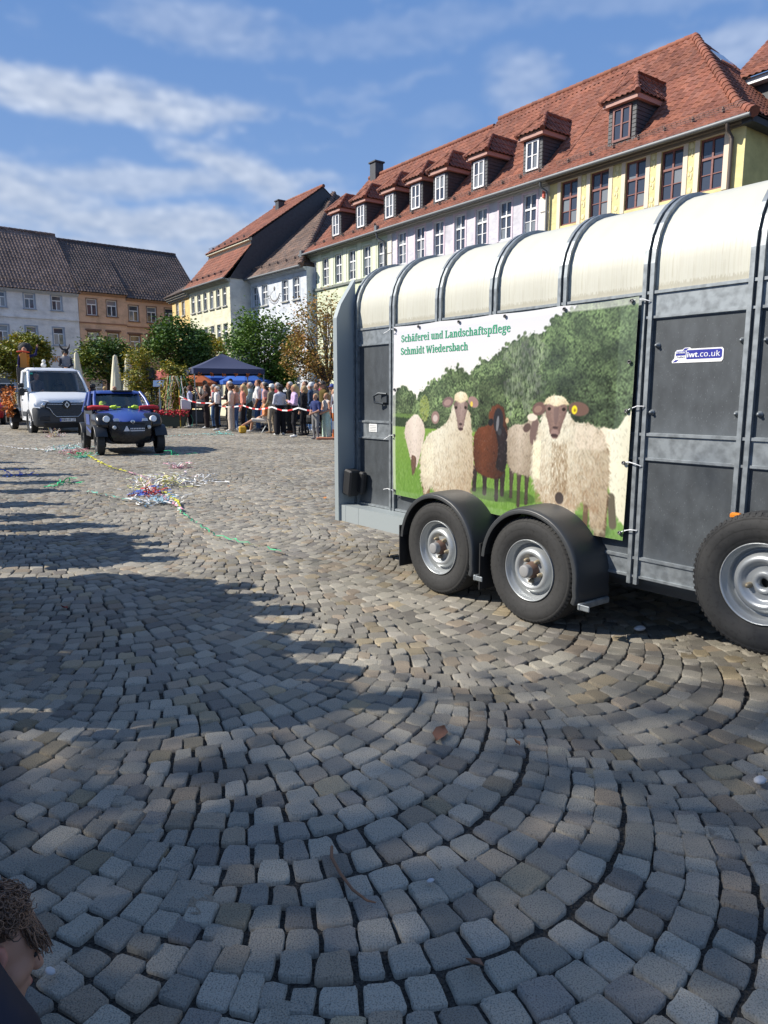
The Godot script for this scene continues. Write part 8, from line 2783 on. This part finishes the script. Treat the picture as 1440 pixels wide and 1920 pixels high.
func build_litter() -> void:
	var teal := Color(0.2, 0.55, 0.5)
	var green := Color(0.03, 0.5, 0.2)
	var yel := Color(0.65, 0.6, 0.05)
	var wht := Color(0.68, 0.68, 0.66)
	var pink := Color(0.65, 0.32, 0.38)
	var red := Color(0.5, 0.05, 0.03)
	var blue := Color(0.05, 0.12, 0.5)
	var v := func(a): return a
	streamer("yellow paper streamer from the blue car to the big tangle", [Vector2(-6.3, -15.2), Vector2(-5.6, -13.9), Vector2(-4.75, -12.43), Vector2(-4.22, -11.73)], yel, 0.02)
	streamer("orange-pink paper streamer running into the big tangle", [Vector2(-4.2, -11.7), Vector2(-3.6, -10.8), Vector2(-3.13, -9.56), Vector2(-2.6, -8.5), Vector2(-2.2, -7.7)], pink, 0.013)
	streamer("yellow paper streamer at the near end of the tangle", [Vector2(-2.96, -9.4), Vector2(-2.6, -8.7), Vector2(-2.34, -8.1), Vector2(-2.3, -7.9)], yel, 0.016)
	streamer("long green paper streamer across the middle of the square", [Vector2(-2.34, -7.94), Vector2(-2.0, -7.2), Vector2(-1.53, -6.31), Vector2(-1.17, -5.91), Vector2(-0.8, -5.55)], Color(0.08, 0.42, 0.2), 0.007)
	streamer("pale green paper streamer left of the tangle", [Vector2(-3.9, -9.3), Vector2(-3.5, -8.9), Vector2(-3.07, -8.48)], Color(0.2, 0.55, 0.4), 0.012)
	streamer("white paper streamer left of the tangle", [Vector2(-3.2, -8.6), Vector2(-2.8, -8.4), Vector2(-2.4, -8.2), Vector2(-2.2, -7.6)], wht, 0.013)
	streamer("white streamer stretched across the cobbles at the left", [Vector2(-10.2, -18.6), Vector2(-8.6, -17.0), Vector2(-7.0, -16.4)], wht, 0.014)
	streamer("light blue streamer before the spectators", [Vector2(-7.2, -21.0), Vector2(-6.4, -23.6), Vector2(-5.4, -24.2), Vector2(-4.9, -23.4)], teal, 0.016)
	streamer("green ribbon hanging down to the cobbles by the cream suit", [Vector2(-5.9, -25.6), Vector2(-5.6, -24.6), Vector2(-5.4, -24.0)], teal, 0.02)
	tangle("big tangle of yellow, white and pink paper streamers", Vector2(-3.25, -10.2), Vector2(0.55, 1.35), [Color(0.66, 0.62, 0.2), wht, Color(0.68, 0.55, 0.56), Color(0.68, 0.66, 0.45), wht], 170, 0.12)
	tangle("red and blue knot at the foot of the big tangle", Vector2(-3.0, -9.1), Vector2(0.22, 0.4), [red, blue, red], 34)
	tangle("teal and white streamers beside the blue car's wheels", Vector2(-7.6, -17.3), Vector2(0.7, 2.0), [teal * 1.2, wht, wht, Color(0.5, 0.6, 0.66)], 60)
	tangle("red and orange streamers by the blue car's front wheel", Vector2(-6.85, -15.9), Vector2(0.3, 0.5), [Color(0.6, 0.2, 0.1), pink, pink], 40)
	tangle("teal knot of streamers in front of the blue car", Vector2(-6.3, -14.9), Vector2(0.25, 0.6), [teal, green, teal], 30)
	tangle("white and yellow paper ball on the cobbles by the truck", Vector2(-10.4, -22.6), Vector2(0.25, 0.25), [wht, Color(0.65, 0.6, 0.3), Color(0.66, 0.4, 0.38)], 70, 0.3)
	tangle("small blue tangle in the shade at the left", Vector2(-5.86, -11.41), Vector2(0.3, 0.25), [blue], 12)
	tangle("small green tangle in the middle left", Vector2(-4.7, -10.2), Vector2(0.4, 0.25), [green], 9)
	tangle("light blue and white shreds left of the long green streamer", Vector2(-2.7, -8.35), Vector2(0.5, 0.2), [Color(0.35, 0.55, 0.66), wht], 34)
	tangle("white shreds right of the tangle", Vector2(-2.75, -10.5), Vector2(0.5, 0.6), [wht], 26)
	tangle("white scrap between tangle and spectators", Vector2(-3.64, -12.62), Vector2(0.15, 0.2), [wht, pink], 24)
	tangle("green shreds before the blue car", Vector2(-4.6, -15.6), Vector2(0.6, 0.6), [green], 8)
	tangle("turquoise knot before the spectators", Vector2(-5.5, -24.1), Vector2(0.5, 0.8), [teal], 20)
	for k in 14:
		var p := Vector2(rnd(-4.5, 0.5), rnd(-12, -4.2))
		var sc := MB.new()
		var b := Basis.from_euler(Vector3(rnd(-0.4, 0.4), rnd(0, 6), rnd(-0.4, 0.4))) * rnd(0.012, 0.026)
		sc.quad(-b.x - b.z, b.x - b.z * 0.7, b.x + b.z, -b.x * 0.7 + b.z)
		tag(obj("paper_scrap", sc, mat(Color(0.5, 0.2, 0.06), 0.8), null, Transform3D(Basis.IDENTITY, Vector3(p.x, 0.016, p.y))), "tiny orange-brown scrap strewn on the open cobbles", "scrap", "scraps strewn on the cobbles")
	# the twig, dead leaves and a wrapper near the viewer
	var tw := thing("twig", "bent brown twig lying on the foreground cobbles", "twig", Vector3(-0.1, 0, -1.7))
	var tm := MB.new()
	tm.tube([Vector3(-0.045, 0.014, -0.115), Vector3(-0.042, 0.02, -0.06), Vector3(-0.015, 0.016, 0.0), Vector3(0.02, 0.014, 0.06), Vector3(0.058, 0.018, 0.105), Vector3(0.08, 0.016, 0.11)], [0.0045, 0.0045, 0.004, 0.0038, 0.003, 0.002], 7)
	obj("stem", tm, mat(Color(0.2, 0.1, 0.055), 0.8), tw)
	var leaves := [["dry reddish-brown leaf in the middle of the cobbles", Vector2(0.21, -2.49), 0.055, Color(0.3, 0.13, 0.07)], ["small brown leaf near the bottom edge", Vector2(0.2, -1.4), 0.022, Color(0.25, 0.13, 0.08)], ["small orange leaf in the sunlit cobbles", Vector2(0.48, -2.42), 0.02, Color(0.4, 0.14, 0.05)], ["dark red leaf on the left cobbles", Vector2(-1.9, -4.1), 0.03, Color(0.3, 0.06, 0.04)]]
	for l in leaves:
		var o := thing("fallen_leaf", l[0], "leaf", Vector3(l[1].x, 0.012, l[1].y), rnd(0, 3))
		var lm := MB.new()
		var s: float = l[2]
		lm.sheet([[Vector3(-s, 0.0, 0), Vector3(-s * 0.5, 0.01, s * 0.4), Vector3(s * 0.3, 0.006, s * 0.45), Vector3(s, 0.012, 0)], [Vector3(-s, 0.0, 0), Vector3(-s * 0.4, 0.002, 0), Vector3(s * 0.3, 0.0, 0), Vector3(s, 0.012, 0)], [Vector3(-s, 0.0, 0), Vector3(-s * 0.5, 0.014, -s * 0.45), Vector3(s * 0.3, 0.018, -s * 0.4), Vector3(s, 0.012, 0)]])
		obj("blade", lm, mat(l[3], 0.8), o)
	for q in [["white paper wrapper on the right cobbles", Vector2(1.22, -2.15), 0.03], ["crumpled wrapper under the trailer's edge", Vector2(1.37, -3.68), 0.04], ["cigarette stub near the twig", Vector2(0.12, -1.67), 0.012], ["white wrapper beside the crouching child", Vector2(-0.725, -1.374), 0.016]]:
		var o := thing("wrapper", q[0], "litter", Vector3(q[1].x, 0.014, q[1].y), rnd(0, 3))
		var wm := MB.new()
		wm.ball(Vector3(0, q[2] * 0.3, 0), Vector3(q[2], q[2] * 0.35, q[2] * 0.6), 7, 4)
		obj("paper", wm, mat(Color(0.45, 0.45, 0.46), 0.8), o)

# ---------------------------------------------------------------- the child at the lower left
func build_child() -> void:
	var c := Vector3(-0.712, 0.25, -1.15)
	var f := Vector3(0.76, -0.34, -0.56).normalized()
	var s := f.cross(Vector3(0.05, 0.8, -0.6)).normalized()
	var u := s.cross(f).normalized()
	var hb := Basis(-s, u, f)
	var ch := thing("person", "child with brown curls crouching at the lower left edge", "person", Vector3(c.x, 0, c.z))
	var o := Vector3(c.x, 0, c.z)
	var one := Vector3.ONE
	var at := func(p: Vector3) -> Vector3: return c - o + hb * p * 0.9
	# head in its own fine grid (skull, brow, cheeks, jaw, nose, lips, ears)
	var head := [
		[Vector3(0, 0.022, -0.018), Vector3(0, 0.026, 0.004), 0.082, 0.08, Vector3(0.9, 1.0, 1.0), 0],
		[Vector3(0, -0.03, 0.03), Vector3(0, -0.048, 0.036), 0.05, 0.044, Vector3(1, 1, 1), 0],
		[Vector3(0, -0.07, 0.05), Vector3(0, -0.078, 0.054), 0.022, 0.02, Vector3(1.3, 1, 1), 0],
		[Vector3(0, 0.0, 0.078), Vector3(0, -0.022, 0.092), 0.01, 0.013, one, 0],
		[Vector3(-0.012, -0.052, 0.076), Vector3(0.012, -0.052, 0.076), 0.008, 0.008, Vector3(1, 0.7, 1), 1],
		[Vector3(0, -0.07, -0.02), Vector3(0.0, -0.14, -0.07), 0.042, 0.046, one, 0],
	]
	for e in [-1.0, 1.0]:
		head.append([Vector3(0.032 * e, -0.02, 0.048), Vector3(0.04 * e, -0.034, 0.036), 0.027, 0.025, one, 0])
		head.append([Vector3(0.03 * e, 0.016, 0.07), Vector3(0.045 * e, 0.014, 0.06), 0.012, 0.01, one, 0])
		# ear: rim, lobe, bowl
		for k in 6:
			var a0 := deg_to_rad(-60.0 + 45.0 * k)
			var a1 := deg_to_rad(-60.0 + 45.0 * (k + 1))
			head.append([Vector3(0.083 * e, -0.004 + sin(a0) * 0.021, -0.012 - cos(a0) * 0.014), Vector3(0.083 * e, -0.004 + sin(a1) * 0.021, -0.012 - cos(a1) * 0.014), 0.0052, 0.0052, one, 2])
		head.append([Vector3(0.074 * e, -0.004, -0.01), Vector3(0.076 * e, -0.012, -0.008), 0.016, 0.013, Vector3(0.5, 1, 1), 2])
	var hs := skin_mesh(head, 0.0042, 0.012)
	for k in hs[0].size():
		hs[0][k] = at.call(hs[0][k])
		hs[1][k] = hb * hs[1][k]
	var sk := Color(0.5, 0.27, 0.18)
	var mb := colored(hs, [sk, Color(0.45, 0.16, 0.13), Color(0.55, 0.24, 0.17)])
	# jacketed trunk, arms, bent legs
	var neck: Vector3 = at.call(Vector3(0, -0.13, -0.06))
	var hipp := Vector3(-0.42, 0.36, 0.34)
	var bones := [
		[neck, neck + Vector3(-0.04, 0.03, 0.04), 0.048, 0.065, one, 1],
		[Vector3(-0.07, 0.3, 0.13), hipp, 0.09, 0.125, one, 0],
		[neck + Vector3(-0.04, 0.03, 0.04), Vector3(-0.07, 0.3, 0.13), 0.065, 0.09, one, 0],
		[Vector3(-0.008, 0.395, 0.16), Vector3(0.137, 0.292, 0.242), 0.072, 0.07, one, 0],
		[Vector3(0.137, 0.292, 0.242), Vector3(0.1, 0.08, 0.3), 0.055, 0.034, one, 0],
		[neck + Vector3(-0.08, 0.0, -0.04), Vector3(-0.2, 0.17, -0.08), 0.055, 0.045, one, 0],
		[Vector3(-0.2, 0.17, -0.08), Vector3(-0.16, 0.06, -0.12), 0.042, 0.032, one, 0],
	]
	for e in [-1.0, 1.0]:
		var side: Vector3 = Vector3(0.6, 0, 0.7).normalized() * 0.09 * e
		var knee: Vector3 = Vector3(-0.12, 0.3, 0.22) + side * 1.4
		var ank: Vector3 = Vector3(-0.34, 0.08, 0.3) + side
		bones.append([hipp + side, knee, 0.08, 0.058, one, 2])
		bones.append([knee, ank, 0.055, 0.038, one, 2])
		bones.append([ank + Vector3(0, -0.045, 0), ank + Vector3(0.13, -0.05, -0.05), 0.035, 0.03, one, 3])
	var bs := skin_mesh(bones, 0.013, 0.03)
	var bm := colored(bs, [Color(0.012, 0.014, 0.026), Color(0.012, 0.014, 0.026), Color(0.03, 0.045, 0.1), Color(0.2, 0.2, 0.2)])
	var n0 := mb.v.size()
	mb.v.append_array(bm.v)
	mb.n.append_array(bm.n)
	mb.c.append_array(bm.c)
	mb.uv.append_array(bm.uv)
	for k in bm.ix:
		mb.ix.append(k + n0)
	# hands with five fingers each, reaching for the cobbles
	for e in [[Vector3(0.1, 0.075, 0.3), Vector3(0.5, -0.45, 0.5)], [Vector3(-0.16, 0.055, -0.12), Vector3(0.3, -0.25, -0.5)]]:
		var d: Vector3 = e[1].normalized()
		var sd := d.cross(Vector3.UP).normalized()
		var fb := [[e[0], e[0] + d * 0.035, 0.018, 0.022, Vector3(1, 0.8, 1), 0]]
		for k in 4:
			var b0: Vector3 = e[0] + d * 0.045 + sd * (k - 1.5) * 0.012
			var l: float = [0.03, 0.036, 0.034, 0.026][k]
			var b1 := b0 + d * l * 0.5 + Vector3(0, -0.006, 0)
			fb.append([b0, b1, 0.0065, 0.006, one, 0])
			fb.append([b1, b1 + d * l * 0.4 + Vector3(0, -0.014, 0), 0.006, 0.005, one, 0])
		fb.append([e[0] + d * 0.01 + sd * 0.018, e[0] + d * 0.03 + sd * 0.034 + Vector3(0, -0.01, 0), 0.008, 0.006, one, 0])
		var hm := colored(skin_mesh(fb, 0.0035, 0.006), [sk])
		n0 = mb.v.size()
		mb.v.append_array(hm.v)
		mb.n.append_array(hm.n)
		mb.c.append_array(hm.c)
		mb.uv.append_array(hm.uv)
		for k in hm.ix:
			mb.ix.append(k + n0)
	var sm := mat(Color.WHITE, 0.65, 0.0, 0.4)
	sm.subsurf_scatter_enabled = true
	sm.subsurf_scatter_strength = 0.06
	obj("body", mb, sm, ch)
	for e in [-1.0, 1.0]:
		var ey := MB.new()
		ey.ball(at.call(Vector3(0.031 * e, -0.001, 0.072)), Vector3(0.011, 0.007, 0.008), 10, 6, hb)
		obj("eye", ey, M.black, ch)
	# hair: a close cap of dark hair and loose curls over it
	var cap := MB.new()
	cap.ball(at.call(Vector3(0, 0.04, -0.026)), Vector3(0.07, 0.0705, 0.0775), 18, 12, hb)
	var hm2 := mat(Color(0.07, 0.035, 0.018), 0.6)
	hm2.rim_enabled = true
	hm2.rim = 0.4
	var ho := obj("hair", cap, hm2, ch)
	var cu := MB.new()
	var n := 0
	while n < 2600:
		var d := Vector3(rnd(-1, 1), rnd(-0.75, 1), rnd(-1, 1)).normalized()
		# bare face, cheeks and ears
		var fringe := d.z > 0.3 and d.y > 0.2
		if not fringe and d.y < (0.42 if d.z > 0.25 else (0.1 if d.z > -0.45 else -0.55)):
			continue
		n += 1
		var base: Vector3 = Vector3(0, 0.034, -0.018) + d * Vector3(0.082, 0.086, 0.09)
		var t1 := d.cross(Vector3(rnd(-1, 1), rnd(-1, 1), rnd(-1, 1))).normalized()
		var t2 := d.cross(t1)
		var flow := (d * rnd(0.5, 1.0) + Vector3(rnd(-0.5, 0.5), -0.2, 0.3 if d.z > 0 else -0.1)).normalized()
		var rad := rnd(0.004, 0.0085)
		var long := rnd(0.012, 0.03)
		if fringe and d.z > 0.45:
			long = rnd(0.035, 0.075)
			flow = Vector3(rnd(-0.3, 0.3), -0.75, 0.6).normalized()
		var turns := rnd(1.2, 2.4)
		var pts := []
		var rs := []
		for k in 15:
			var v := k / 14.0
			var a := TAU * turns * v
			pts.append(at.call(base + flow * long * v + (t1 * cos(a) + t2 * sin(a)) * rad * (0.6 + 0.6 * v)))
			rs.append(lerpf(0.0019, 0.001, v))
		var g := rnd(0.45, 1.9)
		cu.col = Color(0.15 * g, 0.075 * g, 0.038 * g)
		cu.tube(pts, rs, 4, false)
	var cm := mat(Color.WHITE, 0.5)
	cm.rim_enabled = true
	cm.rim = 0.3
	obj("curls", cu, cm, ho).set_meta("kind", "stuff")
